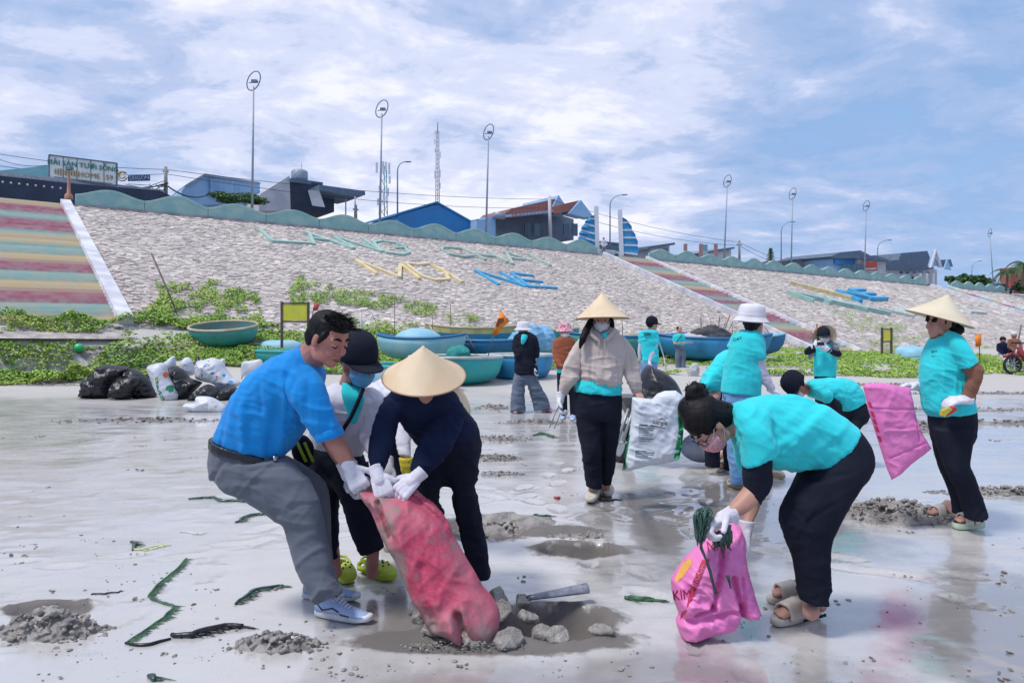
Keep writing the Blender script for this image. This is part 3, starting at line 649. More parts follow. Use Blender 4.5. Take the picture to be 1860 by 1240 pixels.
def cap(fig, c, up, fwd, k=1.0, m=BLACK, tilt=.0, logo=True):
    X, Y, Z = axes(up, fwd); c = Vector(c); L = lambda x, y, z: c+(X*x+Y*y+Z*z)*k; g = MB()
    prof = [(1.02, -.01), (1.03, .02), (1.0, .05), (.88, .088), (.66, .113), (.36, .127), (.06, .132)]
    rs = [[L(-.012+.106*r*math.cos(a), .088*r*math.sin(a), z) for a in [2*math.pi*i/28 for i in range(28)]] for r, z in prof]
    g.rings(rs, False, True); o = obj('cap', g, m, fig.rt, True)
    sm = o.modifiers.new('t', 'SOLIDIFY'); sm.thickness = .005
    g = MB(); rows = []
    for t in (0, .35, .7, .92, 1.0):
        rows.append([L(.085*math.cos(a*.98)*(1-.0*t)+t*.082*math.cos(a)**.6*(1 if abs(a) < 1.5 else 0), .086*math.sin(a)*(1-.08*t), .008-.016*t-.020*math.sin(a)**2*(1-.3*t)) for a in np.linspace(-1.25, 1.25, 15)])
    vs = [p for r in rows for p in r]; n = 15; g.add(vs, [(i*n+j, i*n+j+1, (i+1)*n+j+1, (i+1)*n+j) for i in range(4) for j in range(14)])
    b = obj('brim', g, m, o, True); sm = b.modifiers.new('t', 'SOLIDIFY'); sm.thickness = .005*k
    g = MB(); g.ball(L(-.012, 0, .134), .008*k, .008*k, .005*k, (X, Y, Z), 8, 5); obj('button', g, m, o, True)
    return o
def bucket_hat(fig, c, up, k=1., m=WHAT, brim=.065):
    X, Y, Z = axes(up, (0, -1, .1)); g = MB()
    c = Vector(c)-Y*0-X*.018
    prof = [(.102+brim, -.035), (.106+brim*.55, -.012), (.116, .012), (.114, .05), (.106, .088), (.094, .108), (.05, .116), (.004, .117)]
    prof = [(r*k, z*k) for r, z in prof]+[((r-.005)*k, (z-.006)*k) for r, z in prof[::-1] if r > .01]
    g.lathe(prof, c, (X, Y, Z), 36); o = obj('bucket_hat', g, m, fig.rt, True)
    me = o.data; p = vco(me); me_n = vno(me); setco(me, p+me_n*((fbm(p*14+9, 3)-.5)*.014*k)[:, None])
    g = MB(); g.lathe([(.118*k, .012*k), (.1175*k, .022*k)], c, (X, Y, Z), 36); obj('hat_band', g, m, o, True)
    return o
def footframe(heel, toe, up=(0, 0, 1)):
    heel, toe = Vector(heel), Vector(toe); X = (toe-heel); Ln = X.length; X.normalize(); Z = (Vector(up)-X*Vector(up).dot(X)).normalized(); Y = Z.cross(X); return heel, X, Y, Z, Ln
def sole(heel, toe, up, w, h, lift=.01, wav=0, taper=1.0):
    c, X, Y, Z, Ln = footframe(heel, toe, up); g = MB(); rs = []
    for z, sc in ((0, .94), (.15, 1.0), (.85, 1.0), (1.0, .95)):
        r = []
        for i in range(36):
            a = 2*math.pi*i/36; x = .5-.5*math.cos(a); wd = math.sin(a); yy = w*(.62+.38*x**.8-.12*math.sin(math.pi*x)) * math.copysign(abs(wd)**.62, wd)
            r.append(c+X*(Ln*(.5+(x-.5)*sc))+Y*(yy*sc)+Z*(z*h+lift*max(0, x-.75)*4*.6+(wav*math.sin(i*2.2)*(z < .5))))
        rs.append(r)
    g.rings(rs); return g
def sneaker(fig, heel, toe, up=(0, 0, 1), w=.046):
    c, X, Y, Z, Ln = footframe(heel, toe, up); P = lambda x, y, z: c+X*(x*Ln)+Y*y+Z*z
    g = MB(); rs = []
    for x, hw, zt, zb in ((.015, .024, .075, .025), (.05, .034, .098, .02), (.16, .038, .100, .02), (.28, .038, .103, .02), (.38, .039, .098, .02), (.5, .042, .082, .02), (.64, .046, .066, .02), (.78, .047, .054, .02), (.9, .040, .043, .022), (.97, .024, .034, .024)):
        rs.append([P(x, hw*math.copysign(abs(math.cos(a))**.7, math.cos(a))*(1-.35*max(0, math.sin(a))), zb+(zt-zb)*(.5+.5*math.sin(a))) for a in [2*math.pi*i/18 for i in range(18)]])
    g.rings(rs); o = fig.g('sneaker', SHOEB, g, .004, 3)
    so_ = obj('sole', sole(P(-.02, 0, 0), P(1.02, 0, 0), up, w, .03, .02), SHOEW, o, True)
    for i in range(6):      # laces
        x = .42+.05*i; g = MB(); z = .100-.0085*i; g.tube([P(x, .022, z-.006), P(x+.02, 0, z+.004), P(x, -.022, z-.006)], .0035, 6); obj('lace', g, SHOEW, o, True)
    for sg in (-1, 1):
        g = MB(); g.tube([P(.42, 0, .108), P(.47, .03*sg, .118), P(.40, .045*sg, .10), P(.44, .03*sg, .085)], .003, 6); obj('lace', g, SHOEW, o, True)
    for sy in (-1, 1):
        for i in range(4):
            x = .54+.045*i; g = MB(); q = (.040+.0018*i)*sy*1.0; g.bar(P(x, q*1.0, .030), P(x-.045, q*.84, .058-.004*i), .006, .006); obj('stripe', g, DARKP, o)
        g = MB(); g.tube([P(.06, .036*sy, .085), P(.2, .0405*sy, .045), P(.38, .041*sy, .062), P(.5, .043*sy, .048)], .0035, 6); obj('stripe', g, DARKP, o, True)
    return o
def clog(fig, heel, toe, m, up=(0, 0, 1), w=.052):
    c, X, Y, Z, Ln = footframe(heel, toe, up); P = lambda x, y, z: c+X*(x*Ln)+Y*y+Z*z; g = MB(); rs = []
    for x, hw, zt in ((.42, .048, .085), (.52, .052, .094), (.65, .056, .092), (.78, .057, .082), (.9, .05, .066), (.97, .034, .05), (1.0, .012, .04)):
        rs.append([P(x, hw*math.copysign(abs(math.cos(a))**.6, math.cos(a)), .02+(zt-.02)*(.5+.5*math.copysign(abs(math.sin(a))**.8, math.sin(a)))) for a in [2*math.pi*i/18 for i in range(18)]])
    g.rings(rs)
    q = sole(heel, toe, up, w, .036, .02); g.add(q.v, q.f)
    g.tube([P(.05, .040, .03), P(.02, .03, .055), P(-.0, 0, .06), P(.02, -.03, .055), P(.05, -.04, .03), P(.4, -.047, .04), P(.44, -.04, .05)], .014, 8)
    g.tube([P(.05, .040, .03), P(.4, .047, .04)], .014, 8)
    o = fig.g('clog', m, g, .004, 2)
    g = MB(); g.tube([P(.46, .050, .055), P(.30, .046, .075), P(.12, .036, .088), P(.06, 0, .092), P(.12, -.036, .088), P(.30, -.046, .075), P(.46, -.050, .055)], .008, 8); obj('heel_strap', g, m, o, True)
    for i, (x, y, z) in enumerate(((.56, .02, .096), (.56, -.02, .096), (.66, .034, .089), (.66, 0, .0945), (.66, -.034, .089), (.76, .02, .0855), (.76, -.02, .0855), (.58, .05, .062), (.68, .053, .06), (.78, .052, .055), (.58, -.05, .062), (.68, -.053, .06), (.78, -.052, .055))):
        g = MB(); g.ball(P(x, y, z), .007, .007, .005, (X, Y, Z), 8, 5); obj('hole', g, DARKP, o, True)
    return o
def foot_mesh(mb, heel, toe, up, ankle, k=1.0, r=.032):
    c, X, Y, Z, Ln = footframe(heel, toe, up); P = lambda x, y, z: c+X*(x*Ln)+Y*y+Z*z
    mb.limb([(P(.1, 0, .032), .03), (P(.28, 0, .055), .036), (P(.5, 0, .042), .034), (P(.72, 0, .026), .028)]); mb.limb([(P(.2, 0, .07), .036), (Vector(ankle), r)])
    for i, y in enumerate((-.030, -.015, 0, .014, .029)): mb.limb([(P(.7, y, .024), .016), (P(.95-.022*abs(i-3)*1.4, y*1.15, .014), .0105)], 8)
def slide(fig, heel, toe, m, up=(0, 0, 1), band=(.48, .82), th=.034, sm=None):
    c, X, Y, Z, Ln = footframe(heel, toe, up); P = lambda x, y, z: c+X*(x*Ln)+Y*y+Z*z
    o = obj('slipper', sole(P(-.04, 0, -th), P(1.05, 0, -th), up, .052, th, .0), sm or m, fig.rt, True)
    g = MB(); rows = []
    for x in np.linspace(band[0], band[1], 7):
        rows.append([P(x, .053*math.copysign(abs(math.cos(a))**.6, math.cos(a)), -.012+(.088-.05*(x-.45))*abs(math.sin(a))**.75) for a in np.linspace(0, math.pi, 17)])
    n = 17; g.add([p for r in rows for p in r], [(i*n+j, i*n+j+1, (i+1)*n+j+1, (i+1)*n+j) for i in range(6) for j in range(16)])
    b = obj('strap', g, m, o, True); s_ = b.modifiers.new('t', 'SOLIDIFY'); s_.thickness = .009; s_.offset = 0
    return o, P
def hair_cap(fig, L, ax, k, extra=None, fwd_line=.075, low=-.05, voxel=.007, name='hair', strands=0):
    g = MB(); g.ball(L(-.022, 0, .045), .100*k, .086*k, .094*k, ax, 20, 14); g.ball(L(-.045, 0, -.0), .075*k, .080*k, .080*k, ax, 20, 14)
    if extra: extra(g)
    o = fig.g(name, HAIR, g, voxel, 2, wr=(.006, dict(axis=ax[1], f=40., st=2.5)))
    return o
def text_mesh(body, size, thick=.0015, align='CENTER', shear=0, spacing=1.0):
    cu = bpy.data.curves.new('t', 'FONT'); cu.body = body; cu.size = size; cu.align_x = align; cu.align_y = 'CENTER'; cu.extrude = thick; cu.resolution_u = 2; cu.shear = shear; cu.space_character = spacing
    o = bpy.data.objects.new('t', cu); C.objects.link(o); dg = bpy.context.evaluated_depsgraph_get(); me = bpy.data.meshes.new_from_object(o.evaluated_get(dg)); bpy.data.objects.remove(o, do_unlink=True); bpy.data.curves.remove(cu); return me
def text(body, c, right, upv, size, m, parent, name='lettering', wrap=None, bold=0, **kw):
    me = text_mesh(body, size, **kw); X = Vector(right).normalized(); Z = Vector(upv); Z = (Z-X*Z.dot(X)).normalized(); Nn = X.cross(Z); p = vco(me); c = Vector(c)
    q = np.array([c]*len(p)) + np.outer(p[:, 0], X)+np.outer(p[:, 1], Z)+np.outer(p[:, 2], Nn)
    if wrap: q = wrap(q)
    setco(me, q); return put(name, me, m, parent, False)
# ------------------------------------------------------------------ sacks
from mathutils.bvhtree import BVHTree
def inpoly(pts, poly):
    x, y = pts[:, 0], pts[:, 1]; r = np.zeros(len(pts), bool); n = len(poly)
    for i in range(n):
        x0, y0 = poly[i]; x1, y1 = poly[(i+1) % n]
        c = ((y0 > y) != (y1 > y)); r ^= c & (x < (x1-x0)*(y-y0)/((y1-y0) if y1 != y0 else 1e-9)+x0)
    return r
def pillow(name, outl, zoom, dep, thick, m, step=2.6, rad=30, wr=.012, wf=14., axis=(.4, 0, 1), holes=None, smooth_out=True, label=None, cat='sack', creases=None, back=.9, **kw):
    """a stuffed sheet with real thickness: outline in the picture at its own distance; dep(px,py) gives the distance"""
    a = Zs[zoom]; P = [np.array((a[0]+x/a[2], a[1]+y/a[2])) for x, y in outl]
    if smooth_out:
        Q = []
        n = len(P)
        for i in range(n):
            p0, p1, p2, p3 = P[i-1], P[i], P[(i+1) % n], P[(i+2) % n]
            for t in (0, .25, .5, .75): Q.append(.5*((2*p1)+(-p0+p2)*t+(2*p0-5*p1+4*p2-p3)*t*t+(-p0+3*p1-3*p2+p3)*t**3))
    else: Q = P
    B = []
    n = len(Q)
    for i in range(n):
        d = np.linalg.norm(Q[(i+1) % n]-Q[i]); k = max(1, int(round(d/step)))
        for j in range(k): B.append(Q[i]+(Q[(i+1) % n]-Q[i])*j/k)
    B = np.array(B); lo, hi = B.min(0), B.max(0); G_ = []
    yy = lo[1]; row = 0
    while yy < hi[1]:
        xx = lo[0]+(step/2 if row % 2 else 0)
        while xx < hi[0]: G_.append((xx, yy)); xx += step
        yy += step*.87; row += 1
    G_ = np.array(G_); G_ = G_[inpoly(G_, B)]
    def bd(p):
        o = np.full(len(p), 1e9); n = len(B)
        for i in range(n):
            A = B[i]; D = B[(i+1) % n]-A; t = np.clip(((p-A)@D)/max(D@D, 1e-9), 0, 1); o = np.minimum(o, np.linalg.norm(p-A-t[:, None]*D, axis=1))
        return o
    G_ = G_[bd(G_) > step*.55]; pts = np.vstack([B, G_]); nb = len(B)
    res = delaunay_2d_cdt([Vector(p) for p in pts], [(i, (i+1) % nb) for i in range(nb)], [], 1, 1e-6)
    v2 = np.array([tuple(p) for p in res[0]]); fs = [tuple(f) for f in res[2]]
    d = bd(v2); hgt = np.sqrt(np.maximum(0, 1-(1-np.minimum(d/rad, 1))**2))
    dv = np.array([dep(*p) for p in v2]); base = np.stack([(v2[:, 0]-930)/F*dv, dv, CH-(v2[:, 1]-HOR)/F*dv], -1)
    w = ridge(base, axis, wf, 2.5)-.45; w2 = ridge(base+3, (1, 0, -.6), wf*.7, 2.0)-.45
    edge = np.clip(d/6, 0, 1)
    fr = base.copy(); fr[:, 1] -= hgt*thick+.004*edge+(w+w2*.7)*wr*edge
    if creases:
        for (x0, y0, x1, y1, dp, wd_) in creases:
            A = np.array((a[0]+x0/a[2], a[1]+y0/a[2])); D = np.array((a[0]+x1/a[2], a[1]+y1/a[2]))-A; t = np.clip(((v2-A)@D)/(D@D), 0, 1); q = np.linalg.norm(v2-A-t[:, None]*D, axis=1); fr[:, 1] += dp*np.exp(-(q/wd_)**2)*edge
    bkv = base.copy(); bkv[:, 1] += hgt*thick*back+.004*edge
    onb = d < .02; nmap = np.arange(len(v2)); bi = np.where(onb, nmap, nmap+len(v2))
    V = np.vstack([fr, bkv]).tolist(); Fc = fs+[tuple(int(bi[i]) for i in f[::-1]) for f in fs]
    me = bpy.data.meshes.new(name); me.from_pydata(V, [], Fc); me.update()
    import bmesh
    b = bmesh.new(); b.from_mesh(me); bmesh.ops.delete(b, geom=[v for v in b.verts if not v.link_faces], context='VERTS'); bmesh.ops.recalc_face_normals(b, faces=b.faces); b.to_mesh(me)
    bvh = BVHTree.FromBMesh(b); b.free()
    o = put(name, me, m, kw.pop('parent', None), label=label, cat=cat, **kw); o_bvh[o.name] = bvh; return o
o_bvh = {}
def print_on(sack, me_or_body, px, py, zoom, ang, hpx, m, name='lettering', lift=.0035, squeeze=1., **kw):
    """lettering printed on a sack: laid out flat, then dropped onto the front of the cloth"""
    a = Zs[zoom]; me = text_mesh(me_or_body, 1.0, **kw) if isinstance(me_or_body, str) else me_or_body
    import bmesh
    b = bmesh.new(); b.from_mesh(me)
    bmesh.ops.triangulate(b, faces=b.faces); bmesh.ops.subdivide_edges(b, edges=[e for e in b.edges if e.calc_length() > .25], cuts=2); bmesh.ops.triangulate(b, faces=b.faces)
    b.to_mesh(me); b.free(); p = vco(me); c, s_ = math.cos(R(ang)), math.sin(R(ang))
    X = (p[:, 0]*squeeze*c-p[:, 1]*s_)*hpx; Y = (p[:, 0]*squeeze*s_+p[:, 1]*c)*hpx
    PX = a[0]+(px+X)/a[2]; PY = a[1]+(py-Y)/a[2]; bvh = o_bvh[sack.name]; out = []; last = None
    for x, y, zq in zip(PX, PY, p[:, 2]):
        dr = Vector(((x-930)/F, 1, -(y-HOR)/F)).normalized(); h = bvh.ray_cast(Vector((0, 0, CH)), dr)
        if h[0] is None: h = (Vector((0, 0, CH))+dr*(last or 4.0),)
        L_ = (h[0]-Vector((0, 0, CH))).length; last = L_; out.append(Vector((0, 0, CH))+dr*(L_-lift))
    setco(me, np.array(out)); return put(name, me, m, sack, False)
def patch_mesh(poly, n=10):        # flat printed shape, unit coordinates
    r = delaunay_2d_cdt([Vector(p) for p in poly]+[Vector((x, y)) for x in np.linspace(min(p[0] for p in poly), max(p[0] for p in poly), n)[1:-1] for y in np.linspace(min(p[1] for p in poly), max(p[1] for p in poly), n)[1:-1] if inpoly(np.array([(x, y)]), poly)[0]], [(i, (i+1) % len(poly)) for i in range(len(poly))], [], 1, 1e-6)
    return mesh_from('p', [(v[0], v[1], 0) for v in r[0]], [tuple(f) for f in r[2]])
def bvh_of(o):
    import bmesh
    b = bmesh.new(); b.from_mesh(o.data); bmesh.ops.translate(b, verts=b.verts, vec=wloc(o)); o_bvh[o.name] = BVHTree.FromBMesh(b); b.free(); return o
def poly_on(sack, poly, zoom, m, name='print', lift=.003):
    a = Zs[zoom]; c = np.mean(poly, 0); sc = max(np.ptp([p[0] for p in poly]), np.ptp([p[1] for p in poly]))
    me = patch_mesh([((x-c[0])/sc, -(y-c[1])/sc) for x, y in poly]); return print_on(sack, me, c[0], c[1], zoom, 0, sc, m, name, lift)
V3 = Vector
# ================================================================== 1  man in the blue shirt
f = Fig(3.75, 'Z1', 'man in bright blue shirt and grey trousers pulling the red sack from the left', (560, 1100), voxel=.009)
q = f.q; mb = MB()
hc = Wp(597, 617, 3.58)
L, ax = head(f, mb, hc, (.36, -.22, .9), (.80, -.48, -.42), 1.06, neck=q(660, 430, -.05))
mb.limb([(L(-.02, 0, -.05), .068), (q(670, 400, -.02), .08)]); mb.ball(L(.03, -.042, -.055), .036, .026, .04, ax); mb.ball(L(.03, .042, -.055), .036, .026, .04, ax)
f.tr(mb, [(770, 850, 880, 820, -.14, .045), (800, 930, 915, 895, -.14, .046), (850, 1000, 955, 960, -.13, .04), (903, 1065, 985, 1035, -.12, .031)], False, True)     # near forearm
f.tr(mb, [(735, 840, 800, 800, .16, .045), (800, 950, 870, 905, .14, .043), (865, 1040, 920, 1010, .10, .036), (900, 1085, 955, 1060, .08, .03)], False, True)


f.g('body', SKIN2, mb, .005, 3)
face_bits(f, L, ax, 1.17, closed=True); lips(f, L, ax, 1.15)
def ex(g):
    g.ball(L(.03, 0, .088), .070*1.17, .072*1.17, .045*1.17, ax)
    for yy in (-1, 1): g.ball(L(-.03, .062*yy, .01), .045, .022, .05, ax)
g = MB(); g.ball(L(-.024, 0, .044), .106, .087, .092, ax, 20, 14); g.ball(L(-.058, 0, -.005), .064, .080, .076, ax, 20, 14); g.ball(L(.024, 0, .088), .068, .070, .038, ax)
for yy in (-1, 1): g.limb([(L(.028, .071*yy, .035), .016), (L(.018, .078*yy, -.004), .008)], 8)
f.g('hair', HAIR, g, .005, 1, wr=(.006, dict(axis=ax[1], f=45., st=2.)))
g = MB()
for i in range(420):
    a = rnd.uniform(-1.2, 1.2); t = rnd.uniform(-.2, 1.); p0 = L(.03*t+.06*t*abs(math.cos(a)), .07*math.sin(a), .122-.02*abs(math.sin(a))-.03*max(0, t)); dv = (ax[0]*rnd.uniform(.1, 1.)+ax[2]*rnd.uniform(.3, 1.1)+ax[1]*rnd.uniform(-.6, .6)).normalized()
    ln = rnd.uniform(.015, .055)*1.1; g.tube([p0, p0+dv*ln*.5, p0+dv*ln+ax[0]*.012-ax[2]*.008], [.0026, .0016, .0004], 4)
obj('hair_strands', g, HAIR, f.rt, True, kind='stuff')
# shirt
mb = MB()
f.tr(mb, [(104, 905, 518, 1010, .02, .15), (116, 850, 560, 975, .02, .165), (140, 785, 610, 915, .02, .17), (190, 675, 668, 820, .01, .18), (262, 560, 700, 720, 0, .195), (350, 468, 735, 640, -.01, .205), (450, 398, 768, 570, -.02, .19), (560, 340, 785, 520, -.03, .14), (640, 312, 778, 478, -.04, .085)])
f.tr(mb, [(520, 440, 760, 420, -.10, .07), (555, 540, 790, 545, -.16, .085), (605, 650, 822, 650, -.17, .085), (660, 750, 852, 735, -.17, .08), (715, 845, 888, 805, -.16, .072), (742, 897, 905, 850, -.155, .068)], True)
f.tr(mb, [(600, 440, 760, 440, .12, .07), (640, 640, 790, 620, .19, .08), (690, 800, 830, 760, .18, .07)], True)
f.g('shirt', BLUE, mb, .008, 5, wr=(.025, dict(axis=(.45, .1, .9), f=6.5, st=2.6, base=.12, spots=[(q(560, 560, -.2), .16), (q(700, 760, -.2), .12), (q(300, 850, -.15), .2), (q(450, 700, -.15), .2)])))
mb = MB(); f.tr(mb, [(722, 850, 892, 803, -.16, .079), (735, 885, 905, 838, -.158, .081), (748, 908, 910, 858, -.155, .077)]); f.g('sleeve_cuff', BLUE, mb, .006, 2, wr=(.004, dict(f=20.)))
mb = MB(); mb.rings([f.sec(640, 290, 792, 478, -.04, .102), f.sec(618, 318, 790, 508, -.04, .120), f.sec(600, 345, 782, 532, -.04, .118)]); f.g('collar', BLUE, mb, .006, 2, wr=(.004, dict(f=20.)))
mb = MB(); mb.rings([f.sec(88, 868, 512, 985, .02, .182), f.sec(84, 922, 532, 1030, .02, .184)]); f.g('belt', LEATH, mb, .006, 1)
mb = MB(); mb.rings([f.sec(470, 985, 500, 995, -.11, .02), f.sec(468, 1018, 498, 1028, -.11, .02)]); obj('buckle', mb, mat('steel', (.5, .5, .5), .3, 1.), f.rt, True)
f.z = 'P'; mb = MB()
f.tr(mb, [(387, 800, 511, 826, .02, .162), (383, 838, 528, 856, .02, .17), (389, 868, 535, 872, .02, .16)])
f.tr(mb, [(384, 850, 515, 832, -.06, .10), (402, 884, 530, 840, -.08, .095), (430, 900, 552, 862, -.09, .088), (470, 925, 569, 885, -.09, .082), (500, 946, 578, 910, -.09, .078), (517, 958, 583, 930, -.09, .074), (523, 982, 588, 962, -.09, .07), (531, 1010, 597, 998, -.10, .07), (543, 1042, 606, 1030, -.11, .068), (558, 1072, 613, 1056, -.12, .066), (575, 1096, 622, 1074, -.13, .062)])
f.tr(mb, [(470, 870, 520, 828, .14, .09), (510, 905, 560, 850, .15, .085), (548, 930, 592, 880, .15, .075), (562, 955, 599, 925, .15, .07), (570, 1000, 601, 985, .14, .066), (575, 1040, 606, 1030, .13, .06), (582, 1070, 612, 1060, .12, .055)], True)
f.g('trousers', GREYP, mb, .008, 4, wr=(.024, dict(axis=(.25, 0, 1), f=6., st=2.6, base=.25, spots=[(Wp(545, 935, 3.6), .14), (Wp(600, 1075, 3.6), .12), (Wp(450, 860, 3.6), .2)])))
sneaker(f, Gp(574, 1116)+V3((0, .0, .0)), Gp(678, 1122)+V3((0, -.06, .0)), w=.05)
sneaker(f, Gp(548, 1088)+V3((0, .03, 0)), Gp(652, 1090)+V3((0, 0, 0)), w=.048)
f.z = 'Z1'
glove(f, q(945, 1056, -.13), (.45, -.2, -.75), (.2, .8, -.4), 1.08, 1.05, 1, cuff=.04); glove(f, q(920, 1075, .05), (.35, .0, -1), (.8, .3, -.1), 1.08, .7, -1, cuff=.04)
# ================================================================== 2  person in white jacket and cap
f = Fig(4.12, 'P', 'person in white jacket, black cap, blue face mask and lime clogs bending behind the man', (650, 1030), voxel=.010)
q = f.q; mb = MB(); hc = q(651, 660, -.08)
L, ax = head(f, mb, hc, (.16, -.36, 1), (.72, -.66, -.55), 1.08, neck=q(632, 715, .03))


f.g('body', SKIN2, mb, .007, 3); f.ankle(q(678, 985, .0), q(676, 1040, .03)); f.ankle(q(605, 1000, .06), q(610, 1040, .1)); face_bits(f, L, ax, 1.08, closed=False, brow=False); mask(f, L, ax, 1.12, MASKB)
g = MB(); g.ball(L(-.04, 0, .02), .075, .082, .085, ax); f.g('hair', HAIR, g, .008, 1, wr=(.006, dict(f=40.)))
cap(f, L(.0, 0, .035), ax[2], ax[0], 1.16, BLACK)
mb = MB()
f.tr(mb, [(606, 694, 660, 704, .02, .07), (588, 712, 694, 728, .02, .13), (572, 745, 690, 758, .05, .15), (560, 785, 672, 795, .09, .15), (552, 815, 655, 832, .13, .14)])
f.tr(mb, [(655, 712, 700, 728, .0, .06), (655, 748, 694, 752, -.03, .058), (652, 785, 690, 785, -.04, .052), (662, 815, 690, 808, -.06, .045), (688, 845, 710, 838, -.10, .036)], True)
f.tr(mb, [(585, 715, 620, 722, .0, .06), (570, 770, 612, 770, -.08, .055), (590, 810, 625, 800, -.12, .048), (622, 850, 648, 838, -.18, .038)], True)
f.g('jacket', WHITEC, mb, .008, 4, wr=(.030, dict(axis=(.3, 0, 1), f=8., st=2.6, base=.6, spots=[(q(680, 760, -.1), .1)])))
mb = MB(); f.tr(mb, [(622, 694, 652, 700, -.065, .035), (620, 715, 662, 722, -.115, .02), (628, 745, 655, 748, -.105, .012), (636, 768, 646, 770, -.095, .006)]); f.g('undershirt', CY, mb, .006, 2)
mb = MB(); mb.tube([q(660, 705, -.14), q(648, 735, -.14), q(636, 760, -.125), q(610, 800, -.12)], [.012]*4, 6); obj('bag_strap', mb, BLACK, f.rt, True)
mb = MB()
f.tr(mb, [(552, 806, 655, 822, .12, .15), (560, 850, 668, 850, .12, .16)], True, True)
f.tr(mb, [(596, 850, 668, 840, .06, .10), (604, 878, 676, 872, .02, .09), (622, 915, 684, 908, .0, .085), (634, 955, 690, 944, .0, .075), (645, 985, 694, 975, .0, .065), (655, 1008, 698, 994, .0, .056)])
f.tr(mb, [(570, 850, 625, 850, .14, .09), (586, 890, 618, 890, .1, .08), (592, 940, 614, 940, .08, .065), (594, 1012, 615, 1012, .06, .055)])
f.g('trousers', BLACK, mb, .009, 4, wr=(.012, dict(axis=(.2, 0, 1), f=8.)))
mb = MB(); f.tr(mb, [(532, 805, 560, 795, -.1, .04), (530, 820, 570, 812, -.1, .05), (537, 838, 566, 842, -.1, .04)], True, True); f.g('waist_bag', BLACK, mb, .008, 3)
for x in (540, 553): mb = MB(); mb.tube([q(x, 803, -.148), q(x+8, 822, -.158), q(x+16, 838, -.145)], .009, 6); obj('green_stripe', mb, LIME, f.rt, True)
a_, b_ = Gp(657, 1040), Gp(716, 1055); mb = MB()
clog(f, a_+V3((0, .03, 0)), b_+V3((0, -.02, 0)), LIME); clog(f, Gp(612, 1040)+V3((0, .05, 0)), Gp(634, 1064), LIME)
glove(f, q(704, 850, -.16), (.25, -.9, -1), (.0, .6, -.8), 1.1, .7, -1, cuff=.06); glove(f, q(640, 856, -.2), (.3, -.1, -1), (.5, -.4, -.5), 1.1, .7, 1)
# ================================================================== 4  person behind: white shirt, yellow gloves, second hat
f = Fig(4.75, 'P', 'person in white shirt and yellow rubber glove, mostly hidden behind the navy-clad figure', (745, 1000), voxel=.012)
q = f.q; mb = MB(); L, ax = head(f, mb, q(800, 742, -.1), (.75, -.5, .5), (.1, -.8, -.8), 1.0, neck=q(765, 735, 0))


f.g('body', SKIN, mb, .009, 3); f.ankle(q(716, 960, .2), q(720, 1012, .3)); f.ankle(q(704, 960, .2), q(702, 1012, .3))
mb = MB(); f.tr(mb, [(690, 690, 680, 770, .1, .13), (720, 680, 715, 790, .06, .15), (760, 690, 762, 790, .0, .15), (790, 712, 790, 775, -.04, .12)], True, True)
f.tr(mb, [(725, 740, 770, 745, -.06, .06), (722, 770, 752, 768, -.16, .055), (718, 795, 747, 795, -.22, .05), (724, 826, 745, 828, -.28, .045)], True)
f.g('shirt', WHITEC, mb, .009, 4, wr=(.02, dict(axis=(.6, 0, 1), f=8.)))
mb = MB(); f.tr(mb, [(725, 830, 750, 830, -.29, .045), (728, 850, 748, 850, -.31, .04), (733, 866, 745, 866, -.33, .03), (735, 882, 742, 882, -.33, .02)], False, True); f.g('rubber_glove', YEL, mb, .006, 3, wr=(.008, dict(f=14.)))
mb = MB(); f.tr(mb, [(680, 760, 745, 790, .2, .14), (690, 830, 745, 840, .2, .13), (700, 900, 740, 905, .15, .1), (695, 985, 735, 985, .2, .08)], True); f.g('trousers', BLACK, mb, .01, 4)
clog(f, Gp(716, 1000)+V3((0, .1, 0)), Gp(728, 1022)+V3((0, .2, 0)), CREAMF); clog(f, Gp(700, 1000)+V3((0, .1, 0)), Gp(700, 1022)+V3((0, .2, 0)), CREAMF)
conical_hat(f, q(806, 722, -.12), (.55, -.4, .55), .205, .15)
# ================================================================== 3  navy figure with the hat
f = Fig(3.95, 'Z2', 'person in navy shirt bending under a wide conical palm hat, gripping the red sack', (850, 1050), voxel=.010)
q = f.q; mb = MB(); hc = q(535, 270, -.22)
L, ax = head(f, mb, hc, (0, -.62, .78), (0, -.78, -.62), 1.0, neck=q(540, 400, -.05))


f.g('body', SKIN, mb, .008, 3)
mb = MB()
f.tr(mb, [(400, 300, 640, 300, -.14, .08), (335, 350, 700, 350, -.08, .13), (345, 430, 745, 420, -.03, .17), (400, 520, 790, 480, .04, .18), (470, 610, 825, 540, .10, .18), (520, 680, 838, 600, .14, .16)])
f.tr(mb, [(310, 370, 430, 430, -.10, .075), (262, 470, 385, 520, -.17, .07), (232, 575, 372, 590, -.22, .065), (216, 690, 335, 705, -.26, .055), (228, 802, 296, 802, -.30, .042)], True)
f.tr(mb, [(600, 420, 760, 470, -.10, .08), (530, 560, 720, 600, -.18, .078), (480, 660, 650, 705, -.24, .068), (462, 735, 590, 770, -.28, .055), (455, 795, 522, 832, -.30, .044)], True)
f.g('shirt', NAVY, mb, .008, 4, wr=(.034, dict(axis=(.5, 0, 1), f=7.5, st=3., base=.6, spots=[(q(600, 650, -.25), .12)])))
mb = MB()
f.tr(mb, [(500, 650, 842, 560, .14, .17), (520, 730, 845, 650, .16, .17), (560, 800, 838, 760, .16, .15)], True, True)
f.tr(mb, [(640, 730, 842, 650, .12, .12), (668, 830, 832, 780, .10, .105), (684, 900, 822, 880, .10, .09), (702, 1000, 828, 970, .12, .08), (722, 1100, 852, 1070, .15, .078), (750, 1230, 880, 1180, .17, .075), (790, 1310, 893, 1290, .18, .07), (828, 1378, 896, 1386, .18, .066)])
